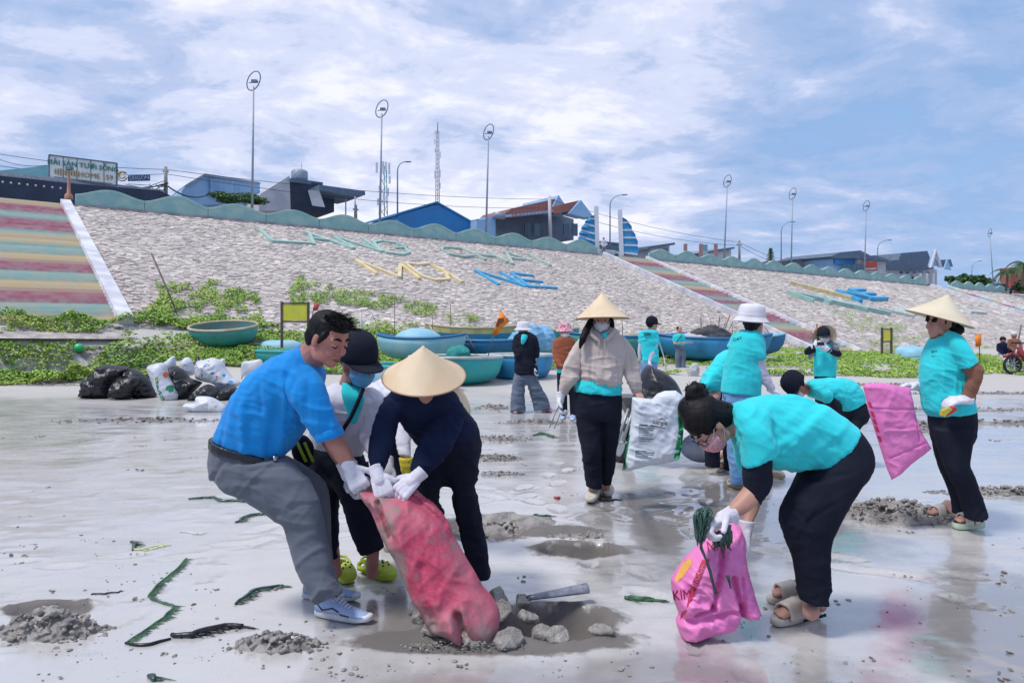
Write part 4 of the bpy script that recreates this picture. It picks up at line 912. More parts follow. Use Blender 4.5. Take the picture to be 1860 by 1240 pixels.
f.tr(mb, [(480, 780, 690, 720, .14, .12), (478, 880, 640, 850, .08, .1), (500, 950, 610, 960, .1, .09), (540, 1060, 650, 1060, .16, .08), (560, 1200, 670, 1200, .22, .075), (580, 1340, 680, 1340, .25, .07)])
f.g('trousers', BLACK, mb, .009, 4, wr=(.026, dict(axis=(.2, 0, 1), f=6.)))
mb = MB(); foot_mesh(mb, Gp(868, 1068)+V3((0, .12, .01)), Gp(858, 1078)+V3((0, -.1, .01)), (0, 0, 1), Wp(868, 1040, 4.12), 1, .03); f.g('shoe', WHITEC, mb, .007, 3)
mb = MB(); foot_mesh(mb, Gp(800, 1050)+V3((0, .18, .01)), Gp(798, 1068)+V3((0, -.05, .01)), (0, 0, 1), Wp(800, 1036, 4.2), 1, .03); f.g('shoe', WHITEC, mb, .008, 3)
conical_hat(f, Wp(770, 683, 3.66), (0.02, -.40, .90), .205, .165)
glove(f, q(263, 806, -.32), (.40, -.35, -.85), (.1, .75, -.6), 1.12, .95, 1, cuff=.04); glove(f, q(487, 822, -.33), (-.7, -.35, -.65), (-.1, .7, -.7), 1.12, .95, -1, cuff=.04)
# ================================================================== 5  woman in beige hoodie
f = Fig(6.3, 'Z5', 'woman in beige hoodie, white mask and conical hat, walking with a white sack', (1085, 905), voxel=.011)
q = f.q; mb = MB(); hc = q(388, 190, 0)
L, ax = head(f, mb, hc, (0, .0, 1), (-.02, -1, -.1), 1.0, neck=q(392, 262, .03))

f.tr(mb, [(556, 555, 605, 555, -.05, .03), (565, 578, 612, 575, -.07, .03), (575, 596, 620, 592, -.09, .02)], False, True)

for i in range(4): mb.limb([(q(585+i*9, 585, -.1), .0105), (q(588+i*10, 606, -.125), .0095), (q(590+i*10, 618, -.10), .009)], 8)

f.g('body', SKIN, mb, .008, 3); f.ankle(q(350, 1050, 0), q(340, 1130, .02)); f.ankle(q(415, 1040, .12), q(415, 1120, .2)); mask(f, L, ax, 1.02, MASKW)
face_bits(f, L, ax, 1., closed=False)
g = MB(); g.ball(L(-.03, 0, .03), .09, .085, .09, ax)
g.limb([(q(335, 190, .0), .03), (q(310, 235, -.10), .030), (q(290, 285, -.13), .030), (q(275, 330, -.14), .010)]); g.limb([(q(440, 185, 0), .03), (q(452, 215, -.02), .014)])
f.g('hair', HAIR, g, .007, 1, wr=(.008, dict(axis=(1, 0, .3), f=40.)))
for i in range(12): g = MB(); x = rnd.uniform(436, 450); g.tube([q(x, 180, -.02), q(x+rnd.uniform(2, 14), 200, -.05), q(x+rnd.uniform(4, 22), 212, -.03)], [.003, .002, .001], 4); obj('hair_strand', g, HAIR, f.rt, True)
mb = MB()
f.tr(mb, [(345, 222, 440, 220, .0, .07), (308, 250, 480, 250, .02, .10), (270, 290, 512, 285, .02, .125), (268, 350, 520, 345, .01, .14), (280, 420, 508, 420, .0, .145), (278, 480, 502, 480, .0, .15), (290, 516, 500, 532, .0, .14)])
f.tr(mb, [(270, 280, 320, 290, .01, .07), (222, 350, 290, 375, .0, .075), (188, 430, 282, 440, -.01, .075), (172, 500, 262, 505, -.03, .07), (164, 550, 215, 560, -.04, .05), (162, 572, 205, 580, -.04, .04)], True)
f.tr(mb, [(470, 285, 520, 275, .01, .07), (500, 360, 570, 345, .0, .075), (508, 430, 592, 420, -.01, .075), (522, 500, 600, 490, -.04, .065), (550, 550, 604, 540, -.05, .045), (556, 572, 606, 562, -.05, .04)], True)
f.tr(mb, [(322, 232, 466, 224, .07, .07), (300, 262, 492, 250, .09, .06), (330, 290, 470, 285, .08, .04)], True, True)       # hood lying behind
hd_ = f.g('hoodie', BEIGE, mb, .009, 4, wr=(.042, dict(axis=(.1, 0, 1), f=6., st=3., base=.3, spots=[(q(230, 470), .16), (q(560, 470), .16), (q(390, 500, -.1), .16)])))
mb = MB()
for s_ in (-1, 1): mb.tube([q(392+s_*66, 232, -.06), q(392+s_*50, 262, -.115), q(392+s_*24, 286, -.135), q(392+s_*6, 296, -.14)], [.016, .02, .018, .008], 8)
f.g('hood_edge', BEIGE, mb, .007, 2)
mb = MB(); f.tr(mb, [(390, 250, 430, 250, -.085, .03), (398, 268, 424, 268, -.11, .02), (406, 280, 416, 280, -.12, .01)]); f.g('undershirt', CY, mb, .006, 2)
for s_ in (-1, 1): mb = MB(); mb.tube([q(392+s_*14, 290, -.155), q(394+s_*17, 330, -.165), q(394+s_*16, 372, -.16)], .003, 5); obj('drawstring', mb, BEIGE, f.rt, True)
text('K.F', q(458, 322, -.15), (1, 0, .0), (0, 0, 1), .07, mat('chest_print', (.42, .33, .30), .8), f.rt, 'chest_print') if False else None
mb = MB(); f.tr(mb, [(266, 500, 496, 515, .0, .13), (254, 532, 500, 547, .0, .15), (248, 562, 500, 585, .0, .152)]); f.g('shirt_hem', CY, mb, .008, 3, wr=(.02, dict(axis=(0, 0, 1), f=10.)))
mb = MB(); f.tr(mb, [(252, 540, 498, 560, .0, .13), (244, 640, 502, 640, .0, .14), (255, 720, 496, 720, .0, .13)], True)
f.tr(mb, [(247, 660, 385, 680, .0, .12), (262, 760, 388, 760, -.01, .11), (282, 880, 390, 880, -.02, .10), (295, 980, 392, 980, -.01, .085), (312, 1070, 394, 1084, .0, .075)])
f.tr(mb, [(375, 660, 500, 660, .02, .12), (382, 760, 490, 760, .03, .11), (385, 880, 472, 880, .06, .10), (380, 980, 460, 980, .10, .085), (388, 1060, 440, 1062, .14, .07)])
f.g('trousers', BLACK, mb, .010, 4, wr=(.014, dict(axis=(.2, 0, 1), f=6.)))
clog(f, Gp(1092, 898)+V3((0, .12, 0)), Gp(1070, 914)+V3((0, -.02, 0)), CREAMF); clog(f, Gp(1102, 893)+V3((0, .25, .0)), Gp(1104, 908)+V3((.02, .08, 0)), CREAMF)
glove(f, q(172, 592, -.05), (-.12, -.1, -1), (.9, -.3, 0), 1.1, .8, 1, voxel=.006, cuff=.04)
conical_hat(f, q(396, 172, -.01), (-.01, .03, 1), .226, .222, strap=[q(330, 176, -.03), q(350, 225, -.11), q(385, 250, -.115), q(430, 232, -.1), q(448, 180, -.03)])
# tongs
tr_ = root('tongs', q(150, 700, -.1), 'pair of steel litter tongs held by the woman in the beige hoodie', 'tongs')
for x0, y0, x1, y1, dd in ((160, 640, 112, 760, -.10), (182, 652, 138, 764, -.06)):
    g = MB(); g.bar(q(x0, y0, dd), q(x1, y1, dd), .022, .006); obj('arm', g, mat('tong_steel', (.35, .36, .38), .3, .9), tr_)
g = MB(); g.ball(q(170, 642, -.08), .016); obj('pivot', g, BLACK, tr_, True)
# white feed sack
SW = mat('woven_white', (.66, .69, .75), .55, col2=(.6, .64, .7), ns=6, bump=.25, bs=300, bdist=.001); SG = mat('woven_green', (.02, .30, .14), .55); PR = mat('black_ink', (.02, .02, .025), .6); PRG = mat('grey_ink', (.16, .17, .19), .7)
sk = pillow('feed_sack', [(556, 592), (590, 596), (625, 600), (662, 604), (690, 575), (730, 560), (790, 558), (832, 590), (825, 640), (812, 700), (826, 770), (820, 860), (806, 932), (730, 950), (640, 962), (540, 990), (503, 988), (520, 900), (535, 820), (548, 740), (552, 660)], 'Z5', lambda x, y: 6.0, .07, SW, 2.4, 22, .022, 7., label='white woven sack with green edges and black print, carried by a hoodie wearer', smooth_out=False)
poly_on(sk, [(800, 672), (818, 690), (832, 770), (824, 860), (808, 930), (780, 924), (792, 850), (806, 770)], 'Z5', SG, 'green_band'); poly_on(sk, [(502, 985), (512, 984), (545, 800), (538, 790)], 'Z5', SG, 'green_band')
print_on(sk, 'cargill', 706, 730, 'Z5', -8, 34, PR); poly_on(sk, [(698, 716), (708, 709), (722, 709), (736, 718), (728, 717), (715, 713), (705, 715)], 'Z5', PR, 'logo_arc')
for i in range(9):
    w_ = [88, 84, 80, 60, 84, 78, 50, 82, 66][i]; poly_on(sk, [(590, 745+i*10), (590+w_, 748+i*10), (590+w_, 751+i*10), (590, 748+i*10)], 'Z5', PRG, 'print_line')
poly_on(sk, [(594, 738), (640, 742), (640, 747), (594, 743)], 'Z5', PR, 'print_line'); poly_on(sk, [(655, 742), (735, 758), (735, 762), (655, 747)], 'Z5', PR, 'print_line')
for i in range(5):
    w_ = [60, 104, 100, 70, 90][i]; poly_on(sk, [(572, 878+i*9), (572+w_, 882+i*9), (572+w_, 885.5+i*9), (572, 881.5+i*9)], 'Z5', PR if i < 2 else PRG, 'print_line')
# ================================================================== 13 woman bending with seaweed
f = Fig(3.58, 'Z6', 'woman with hair bun, cyan shirt and floral mask bending over a pink sack', (1455, 1130), voxel=.009)
q = f.q; mb = MB(); hc = q(212, 272, -.02)
L, ax = head(f, mb, hc, (-.83, -.12, .52), (-.5, -.22, -.83), 1.0, neck=q(330, 265, .02))

f.tr(mb, [(372, 520, 450, 560, -.15, .048), (350, 552, 425, 596, -.16, .048), (318, 590, 375, 640, -.18, .043), (283, 628, 318, 672, -.2, .031)], True, True)
f.tr(mb, [(378, 560, 430, 580, .10, .045), (366, 610, 425, 625, .06, .042), (354, 665, 402, 675, .02, .036), (348, 700, 390, 708, 0, .031)], True, True)

ha, ta = Gp(1488, 1122)+V3((0, .02, .045)), Gp(1410, 1142)+V3((0, .02, .045)); hb, tb = Gp(1492, 1102)+V3((0, .08, .04)), Gp(1408, 1106)+V3((0, .08, .04))
foot_mesh(mb, ha, ta, (0, 0, 1), q(652, 1075, -.06), 1, .04); foot_mesh(mb, hb, tb, (0, 0, 1), q(690, 1045, .16), 1, .036)
f.g('body', SKIN, mb, .006, 3); face_bits(f, L, ax, 1.); mask(f, L, ax, 1.16, MASKP)
g = MB()
for y in (-1, 1):
    g.tube([L(.101, .012*y, .022), L(.100, .033*y, .030), L(.092, .058*y, .022), L(.092, .058*y, -.008), L(.103, .034*y, -.014), L(.104, .013*y, .0), L(.101, .012*y, .022)], .0022, 5); g.tube([L(.092, .060*y, .012), L(.02, .080*y, .012), L(-.015, .083*y, .002)], .0022, 5)
g.tube([L(.104, -.012, .018), L(.106, 0, .022), L(.104, .012, .018)], .002, 5); obj('glasses', g, LEATH, f.rt, True)
g = MB(); g.ball(L(-.025, 0, .05), .108, .094, .100, ax, 20, 14); g.ball(L(-.06, 0, -.01), .072, .083, .08, ax, 20, 14)
f.tr(g, [(150, 140, 95, 250, -.0, .07), (230, 150, 110, 290, .0, .10), (300, 170, 175, 290, .02, .09)], True, True)
g.ball(q(155, 126, .02), .056, .05, .05)
for i in range(7):
    a = i*.9; g.limb([(q(155+38*math.cos(a), 126+34*math.sin(a), .0-.03*(i % 2)), .020), (q(155+20*math.cos(a+1), 126+18*math.sin(a+1), -.04), .022)], 8)
f.g('hair', HAIR, g, .006, 3, wr=(.004, dict(axis=(.3, 0, 1), f=24., st=3.2)))
g = MB()
for i in range(46):
    a = rnd.uniform(0, 6.28); p0 = q(155+40*math.cos(a), 126+36*math.sin(a), rnd.uniform(-.04, .03)) if i < 26 else q(rnd.uniform(100, 300), rnd.uniform(150, 200), -.05); p1 = p0+V3((math.cos(a)*.02, rnd.uniform(-.01, .01), -math.sin(a)*.02+.008)); g.tube([p0, (p0+p1)/2+V3((0, 0, .006)), p1], [.002, .0014, .0006], 4)
obj('loose_hair', g, HAIR, f.rt, True, kind='stuff')
mb = MB()
f.tr(mb, [(302, 200, 322, 345, .0, .10), (330, 172, 352, 400, .0, .15), (390, 150, 400, 440, .0, .19), (460, 137, 450, 458, .0, .19), (540, 136, 530, 464, .0, .18), (620, 148, 580, 462, .0, .175), (700, 182, 630, 450, .0, .17), (770, 218, 645, 446, .0, .165), (843, 272, 655, 455, .0, .16)])
f.tr(mb, [(330, 215, 470, 215, -.13, .07), (342, 290, 482, 270, -.17, .078), (352, 370, 490, 330, -.18, .08), (358, 452, 494, 385, -.18, .078)], True)
f.tr(mb, [(310, 260, 430, 260, .14, .07), (320, 400, 440, 380, .18, .075), (345, 480, 440, 450, .18, .07)], True)
f.g('shirt', CY, mb, .008, 5, wr=(.025, dict(axis=(.6, 0, .8), f=6., st=3.2, base=.12, spots=[(q(480, 380, -.18), .16), (q(650, 380, -.12), .2), (q(350, 230, -.1), .1), (q(560, 250, -.1), .2)])))
mb = MB(); f.tr(mb, [(362, 420, 480, 370, -.17, .068), (358, 470, 478, 420, -.17, .070), (362, 520, 480, 500, -.16, .066), (368, 550, 470, 545, -.155, .062), (372, 572, 438, 592, -.15, .055)], True, True)
f.g('arm_sleeve', BLACK, mb, .007, 4, wr=(.006, dict(f=16.)))
mb = MB(); f.tr(mb, [(352, 430, 440, 420, .17, .06), (368, 520, 440, 520, .15, .056), (375, 590, 436, 600, .12, .05)], True, True); f.g('arm_sleeve', BLACK, mb, .008, 4)
mb = MB()
f.tr(mb, [(655, 440, 838, 272, .0, .158), (622, 470, 893, 345, .0, .17), (596, 510, 908, 415, .0, .17), (570, 560, 892, 480, .0, .155)], False, True)
f.tr(mb, [(590, 520, 905, 430, -.07, .11), (556, 575, 880, 505, -.08, .105), (532, 620, 838, 575, -.09, .10), (520, 665, 785, 665, -.10, .092), (540, 740, 752, 740, -.10, .084), (566, 810, 734, 800, -.09, .078), (580, 880, 730, 880, -.09, .074), (596, 960, 728, 965, -.08, .07), (610, 1022, 722, 1042, -.08, .068)])
f.tr(mb, [(590, 500, 880, 430, .09, .11), (546, 580, 850, 505, .10, .105), (522, 630, 800, 590, .12, .10), (516, 675, 740, 680, .13, .092), (540, 760, 710, 760, .14, .08), (570, 830, 700, 830, .15, .075), (590, 930, 716, 930, .17, .07), (606, 1005, 724, 1010, .18, .065)])
f.g('trousers', BLACK, mb, .009, 4, wr=(.022, dict(axis=(.1, 0, 1), f=7., base=.4, spots=[(q(560, 700, -.1), .14), (q(670, 1000, -.1), .1)])))
_, P = slide(f, ha, ta, CREAMF); sl_ = _
slide(f, hb, tb, CREAMF)
for tx, xx in (('BEAR', .42), ('BEAR', .05)):
    c_ = P(xx+.05, .0565, -.017); text(tx, c_+ (ta-ha).cross(V3((0, 0, 1))).normalized()*(-.0) , (ha-ta), (0, 0, 1), .022, DARKP, sl_, 'lettering', thick=.0035)
g = MB(); g.tube([P(.62+.05*math.cos(a)*(1+.4*math.sin(2*a)), .02*math.sin(a)+.01, .062) for a in np.linspace(0, 6.28, 18)], .0018, 5); obj('line_drawing', g, DARKP, sl_, True)
glove(f, q(297, 655, -.2), (-.85, -.2, -.35), (-.2, -.3, -1), 1.12, .95, 1, cuff=.03); glove(f, q(370, 708, .0), (-.15, -.1, -1), (-1, -.1, -.1), 1.1, .6, 1, cuff=.03)
# pink sack on the sand
PK = mat('woven_pink', (.80, .22, .52), .5, col2=(.72, .18, .46), ns=5, bump=.25, bs=300, bdist=.001); PKR = mat('red_ink', (.62, .02, .10), .6); PKO = mat('orange_ink', (.85, .42, .10), .6); PKL = mat('woven_pink_light', (.82, .34, .62), .5, bump=.2, bs=300, bdist=.001)
ps = pillow('pink_sack', [(312, 690), (270, 715), (225, 745), (165, 790), (105, 845), (45, 935), (48, 985), (62, 1040), (80, 1085), (66, 1118), (78, 1160), (92, 1188), (135, 1186), (185, 1174), (250, 1160), (310, 1140), (346, 1098), (385, 1096), (420, 1100), (424, 1060), (408, 1010), (392, 950), (368, 860), (356, 760), (342, 700)], 'Z6', lambda x, y: 3.50+max(0, 1120-y)*.0004, .11, PK, 2.2, 34, .035, 7., axis=(.5, 0, 1), label='pink woven sack with red print standing on wet sand under the seaweed', smooth_out=False,
    creases=[(250, 760, 205, 1030, .05, 5), (205, 1030, 130, 1060, .04, 4), (290, 900, 345, 1090, .06, 5), (330, 900, 345, 1095, .03, 4), (100, 1090, 330, 1040, .03, 5)])
print_on(ps, 'KIM', 92, 1003, 'Z6', 6, 62, PKR, squeeze=.8); poly_on(ps, [(95, 860), (135, 838), (135, 870), (100, 920), (68, 950), (62, 930)], 'Z6', PKO, 'orange_mark')
poly_on(ps, [(180, 850), (212, 845), (190, 890), (165, 950), (140, 1010), (112, 1060), (122, 1000), (145, 930)], 'Z6', PKR, 'red_band'); print_on(ps, 'NING CH', 160, 930, 'Z6', 64, 30, PKL, lift=.007)
poly_on(ps, [(90, 1075), (112, 1066), (108, 1082), (84, 1108)], 'Z6', PKR, 'red_mark'); print_on(ps, 'NH', 236, 790, 'Z6', 10, 70, PKR, squeeze=.7)
# seaweed in her hand
SWD = mat('dark_seaweed', (.012, .045, .035), .35, col2=(.03, .10, .07), ns=20, bump=.5, bs=90, coat=.4); SWG = mat('green_seaweed', (.04, .13, .06), .5, col2=(.02, .08, .05), ns=14)
g = MB()
for i in range(230):
    x = rnd.uniform(146, 228); top = 622+abs(x-190)*.35; y = top+rnd.uniform(0, 26); ln = rnd.uniform(50, 135)*(1 if x < 215 else .6); dd_ = -.20+rnd.uniform(-.07, .05); w_ = rnd.uniform(-9, 9); ph = rnd.uniform(0, 6)
    g.tube([q(x+(190-x)*.25, y-4, dd_)]+[q(x+(165-x)*.45*k/6+w_*math.sin(k*.8+ph)*.5, y+ln*k/6, dd_+.012*math.sin(k+ph)) for k in range(1, 7)], [.005, .0075, .008, .007, .006, .004, .001], 5)
for i in range(60):
    x = rnd.uniform(222, 308); y = rnd.uniform(722, 745); ln = rnd.uniform(20, 75); g.tube([q(x+rnd.uniform(-5, 5)*k/4, y+ln*k/4, -.22+rnd.uniform(-.01, .01)) for k in range(5)], [.005, .006, .005, .004, .001], 5)
for (x0, y0, pts_) in ((170, 760, [(175, 800), (195, 850), (215, 900), (238, 998), (262, 985)]), (250, 740, [(262, 780), (275, 845)]), (290, 700, [(300, 760), (296, 800), (306, 810)]), (285, 920, [(295, 940), (304, 975)])):
    for j in range(5): g.tube([q(x0+j*3, y0, -.24)]+[q(a+rnd.uniform(-4, 4), b, -.23+rnd.uniform(-.01, .02)) for a, b in pts_], [.006]+[.005]*(len(pts_)-1)+[.001], 5)
obj('seaweed', g, SWD, None, True, label='dripping dark green seaweed bunch hanging from the bending woman\'s gloved hand', cat='seaweed')
# ================================================================== 15 woman on the right
f = Fig(5.35, 'Z7', 'woman at right in cyan T-shirt, brown sleeves and pale conical hat, one hand on hip', (1745, 960), voxel=.010)
q = f.q; mb = MB(); hc = q(434, 172, 0)
L, ax = head(f, mb, hc, (.12, 0, 1), (-.95, -.25, -.22), 1.0, neck=q(432, 235, .02))


ha, ta = Gp(1794, 962)+V3((0, .05, .05)), Gp(1737, 962)+V3((0, .02, .05)); hb, tb = Gp(1745, 948)+V3((0, .1, .045)), Gp(1698, 952)+V3((0, .1, .045))
foot_mesh(mb, ha, ta, (0, 0, 1), q(612, 1080, -.05), 1, .036); foot_mesh(mb, hb, tb, (0, 0, 1), q(522, 1075, .14), 1, .036)
f.g('body', SKIN, mb, .007, 3); face_bits(f, L, ax, 1.)
g = MB(); g.ball(L(-.03, 0, .03), .095, .086, .09, ax); g.ball(q(512, 205, -.02), .05, .045, .042)
for i in range(6): g.limb([(L(.06, -.05+i*.018, .06), .012), (L(.085, -.05+i*.018, -.0), .006)], 6)
f.g('hair', HAIR, g, .008, 1, wr=(.008, dict(f=30.)))
mb = MB(); f.tr(mb, [(405, 192, 458, 186, .0, .055), (398, 225, 465, 212, .0, .062), (392, 250, 478, 235, .0, .075)]); f.g('neck_scarf', BROWN, mb, .007, 3, wr=(.006, dict(f=18.)))
mb = MB()
f.tr(mb, [(398, 238, 470, 212, .0, .07), (384, 275, 525, 245, .0, .14), (368, 325, 552, 300, .0, .18), (356, 385, 560, 370, .0, .18), (356, 460, 560, 450, .0, .17), (364, 530, 572, 520, .0, .165), (372, 575, 582, 562, .0, .165), (390, 608, 587, 582, .0, .16)])
f.tr(mb, [(462, 225, 540, 250, -.12, .07), (482, 290, 570, 292, -.17, .075), (505, 345, 590, 325, -.19, .075), (528, 392, 604, 352, -.2, .072)], True)
f.tr(mb, [(385, 260, 440, 260, .13, .07), (375, 330, 440, 330, .18, .07), (372, 385, 435, 385, .18, .065)], True)
sh_ = f.g('shirt', CY, mb, .008, 5, wr=(.036, dict(axis=(.4, 0, .9), f=6., st=3., base=.2, spots=[(q(500, 400, -.15), .15), (q(420, 520, -.15), .15)])))
mb = MB(); f.tr(mb, [(535, 380, 600, 350, -.2, .055), (558, 410, 625, 380, -.21, .056), (565, 430, 630, 405, -.21, .055), (555, 465, 618, 455, -.205, .05), (545, 495, 602, 500, -.195, .044), (534, 520, 590, 542, -.19, .038)], True)
f.g('sleeve', BROWN, mb, .007, 3, wr=(.010, dict(axis=(.5, 0, 1), f=12.)))
mb = MB(); f.tr(mb, [(380, 380, 430, 380, .18, .05), (360, 440, 410, 470, .15, .048), (335, 445, 345, 492, .11, .042), (316, 448, 322, 490, .09, .036)], True); f.g('sleeve', BROWN, mb, .007, 3, wr=(.008, dict(f=12.)))
mb = MB(); f.tr(mb, [(390, 590, 586, 575, .0, .15), (394, 650, 590, 640, .0, .15), (405, 720, 584, 710, .0, .14)], False, True)
f.tr(mb, [(410, 670, 590, 650, -.06, .11), (430, 760, 575, 740, -.06, .10), (462, 850, 562, 830, -.07, .09), (500, 930, 590, 900, -.07, .085), (535, 1010, 622, 990, -.07, .08), (560, 1092, 652, 1080, -.07, .075)])
f.tr(mb, [(395, 670, 560, 650, .08, .11), (410, 760, 545, 740, .1, .10), (435, 850, 540, 830, .12, .09), (468, 930, 550, 920, .14, .08), (492, 1000, 565, 1000, .15, .075), (500, 1075, 570, 1085, .15, .07)])
f.g('trousers', BLACK, mb, .009, 4, wr=(.018, dict(axis=(.2, 0, 1), f=7., base=.5, spots=[(q(600, 1060, -.1), .12)])))
CRW = mat('cream_slide', (.62, .58, .52), .6, col2=(.52, .48, .42), ns=10)
slide(f, ha, ta, CRW, band=(.52, .78), th=.045, sm=GREENF); slide(f, hb, tb, CRW, band=(.45, .75), th=.04, sm=GREENF)
o_, P = slide(f, ha, ta, CRW, band=(.3, .46), th=.005)
glove(f, q(560, 530, -.2), (-1, -.1, -.05), (0, .3, -.9), 1.1, .5, -1, voxel=.005, cuff=.03); glove(f, q(325, 468, .08), (-1, -.05, .02), (0, -.3, -1), 1.1, .6, 1, voxel=.005, cuff=.04)
conical_hat(f, q(430, 153, -.0), (.27, -.12, .95), .232, .185, PALM2, rim=PALM2, k=24)
bvh_of(sh_); print_on(sh_, 'BSN', 405, 306, 'Z7', 8, 15, DARKP); print_on(sh_, 'TEAM', 400, 328, 'Z7', 6, 8, DARKP)
g = MB(); g.bar(q(500, 570, -.30), q(448, 600, -.30), .055, .03); obj('hand_tool_grip', g, mat('red_plastic', (.55, .03, .04), .4), f.rt); g = MB(); g.prism([q(482, 568, -.33), q(490, 578, -.33), q(455, 612, -.33), q(444, 606, -.33), q(446, 584, -.33)], (0, .035, 0)); obj('tool_blade', g, YEL, f.rt)
ps2 = pillow('pink_sack', [(72, 472), (82, 456), (110, 453), (160, 452), (220, 462), (262, 470), (292, 475), (298, 510), (312, 570), (325, 630), (348, 690), (393, 760), (350, 795), (300, 832), (250, 880), (206, 907), (185, 860), (165, 800), (140, 720), (118, 650), (95, 580), (84, 520)], 'Z7', lambda x, y: 5.30, .045, PK, 2.4, 20, .020, 6., label='empty pink woven sack hanging from the right-hand woman\'s glove', smooth_out=False, creases=[(92, 570, 300, 575, .012, 1.5), (160, 675, 330, 668, -.012, 1.5), (300, 490, 320, 720, .014, 1.5), (190, 800, 350, 730, .012, 1.5)])
for y0 in (540, 585, 620, 655, 700): poly_on(ps2, [(92+(y0-540)*.28, y0), (108+(y0-540)*.28, y0+4), (116+(y0-540)*.28, y0+30), (102+(y0-540)*.28, y0+26)], 'Z7', PKR, 'red_mark')
def hit(px, py, dmin=2.5):
    ds = np.concatenate([np.linspace(dmin, 14, 500), np.linspace(14, 50, 1200)]); X = (px-930)/F*ds; Z = CH-(py-HOR)/F*ds
    g = ground_h(X[None, :], ds[None, :])[0]; k = np.argmax(g >= Z)
    return Vector((X[k], ds[k], g[k])) if g[k] >= Z[k] else Vector((X[-1], 50, Z[-1]))
def pdep(px):
    X = (px-930)/F; s = (44.8*X+15.7)/(.821-.571*X); return 44.8+.571*s, s
# ================================================================== RED SACK
M_RED = bpy.data.materials.new('muddy_red_sack'); M_RED.use_nodes = True
def _red():
    t = M_RED.node_tree; b = t.nodes['Principled BSDF']; n_ = t.nodes.new; l = t.links.new; tcn = n_('ShaderNodeTexCoord')
    def noi(s, d=6, r=.6): n = n_('ShaderNodeTexNoise'); n.inputs['Scale'].default_value = s; n.inputs['Detail'].default_value = d; n.inputs['Roughness'].default_value = r; l(tcn.outputs['Object'], n.inputs[0]); return n.outputs[0]
    def mr(f, a, c, lo=0., hi=1.): x = n_('ShaderNodeMapRange'); x.inputs[1].default_value = a; x.inputs[2].default_value = c; x.inputs[3].default_value = lo; x.inputs[4].default_value = hi; l(f, x.inputs[0]); return x.outputs[0]
    def mix(f, a, c):
        x = n_('ShaderNodeMix'); x.data_type = 'RGBA'; l(f, x.inputs[0])
        for i, q in ((6, a), (7, c)):
            if isinstance(q, tuple): x.inputs[i].default_value = q+(1,)
            else: l(q, x.inputs[i])
        return x.outputs[2]
    base = mix(mr(noi(3.2, 3), .42, .6), (.50, .045, .11), (.50, .13, .18))
    sx = n_('ShaderNodeSeparateXYZ'); l(tcn.outputs['Object'], sx.inputs[0])
    # clay smeared on the left side, after the sack has lain in the ground: distance from the slanting axis
    m1 = n_('ShaderNodeMath'); m1.operation = 'MULTIPLY'; l(sx.outputs[2], m1.inputs[0]); m1.inputs[1].default_value = .55
    m2 = n_('ShaderNodeMath'); m2.operation = 'ADD'; l(sx.outputs[0], m2.inputs[0]); l(m1.outputs[0], m2.inputs[1])
    side = mr(m2.outputs[0], -.02, .20, .24, .03)
    a = n_('ShaderNodeMath'); a.operation = 'ADD'; l(noi(5, 8, .7), a.inputs[0]); l(side, a.inputs[1])
    c = mix(mr(a.outputs[0], .56, .68, 0, .85), base, (.25, .21, .185)); c = mix(mr(noi(70, 4, .7), .5, .68, 0, .35), c, (.28, .23, .2)); l(c, b.inputs['Base Color']); b.inputs['Roughness'].default_value = .62
    bp = n_('ShaderNodeBump'); bp.inputs['Strength'].default_value = .6; bp.inputs['Distance'].default_value = .006; l(noi(60, 6, .7), bp.inputs['Height']); l(bp.outputs[0], b.inputs['Normal'])
_red()
rs = pillow('red_sack', [(40, 150), (70, 142), (120, 150), (170, 165), (230, 182), (290, 178), (335, 160), (375, 163), (430, 208), (480, 240), (540, 310), (580, 370), (600, 430), (640, 500), (690, 590), (730, 650), (775, 735), (830, 800), (868, 860), (875, 930), (858, 1010), (815, 1055), (740, 1062), (690, 1060), (650, 1062), (600, 1040), (540, 1010), (470, 992), (440, 950), (395, 860), (350, 790), (310, 700), (270, 600), (220, 510), (180, 440), (140, 340), (100, 260), (60, 210)], 'Z4', lambda x, y: 3.66-(y-885)*.0006, .15, M_RED, 3.0, 52, .030, 6., axis=(.85, 0, .55), label='heavy muddy red sack being dragged out of the hole by several gloved hands',
    creases=[(170, 210, 250, 400, .05, 4.5), (340, 170, 560, 350, .05, 5), (560, 350, 700, 620, .035, 6), (250, 260, 480, 760, -.02, 14), (640, 840, 700, 1060, .06, 7), (590, 850, 640, 1040, -.02, 8), (430, 560, 500, 900, .02, 9), (120, 200, 170, 330, .02, 5)])
# ================================================================== CLODS
import bmesh
def hullv(n, fl=1.0, seed=0):
    r = random.Random(seed); b = bmesh.new()
    for i in range(n):
        v = Vector((r.gauss(0, 1), r.gauss(0, 1), r.gauss(0, 1))).normalized()*r.uniform(.75, 1.1); v.z *= fl; b.verts.new(v)
    bmesh.ops.convex_hull(b, input=b.verts); bmesh.ops.delete(b, geom=[v for v in b.verts if not v.link_faces], context='VERTS'); b.verts.index_update()
    out = ([v.co.copy() for v in b.verts], [tuple(v.index for v in f.verts) for f in b.faces]); b.free(); return out
HV = [hullv(rnd.randint(14, 26), .75, i) for i in range(16)]
def clod(mb, c, r, sq=1.0):
    vs, fs = rnd.choice(HV); a = rnd.uniform(0, 6.28); t = rnd.uniform(-.5, .5); M = Matrix.Rotation(a, 3, 'Z') @ Matrix.Rotation(t, 3, 'X'); s = Vector((r*rnd.uniform(.7, 1.25), r*rnd.uniform(.7, 1.2), r*sq*rnd.uniform(.6, 1.1)))
    mb.add([Vector(c)+M @ Vector((v.x*s.x, v.y*s.y, v.z*s.z)) for v in vs], fs)
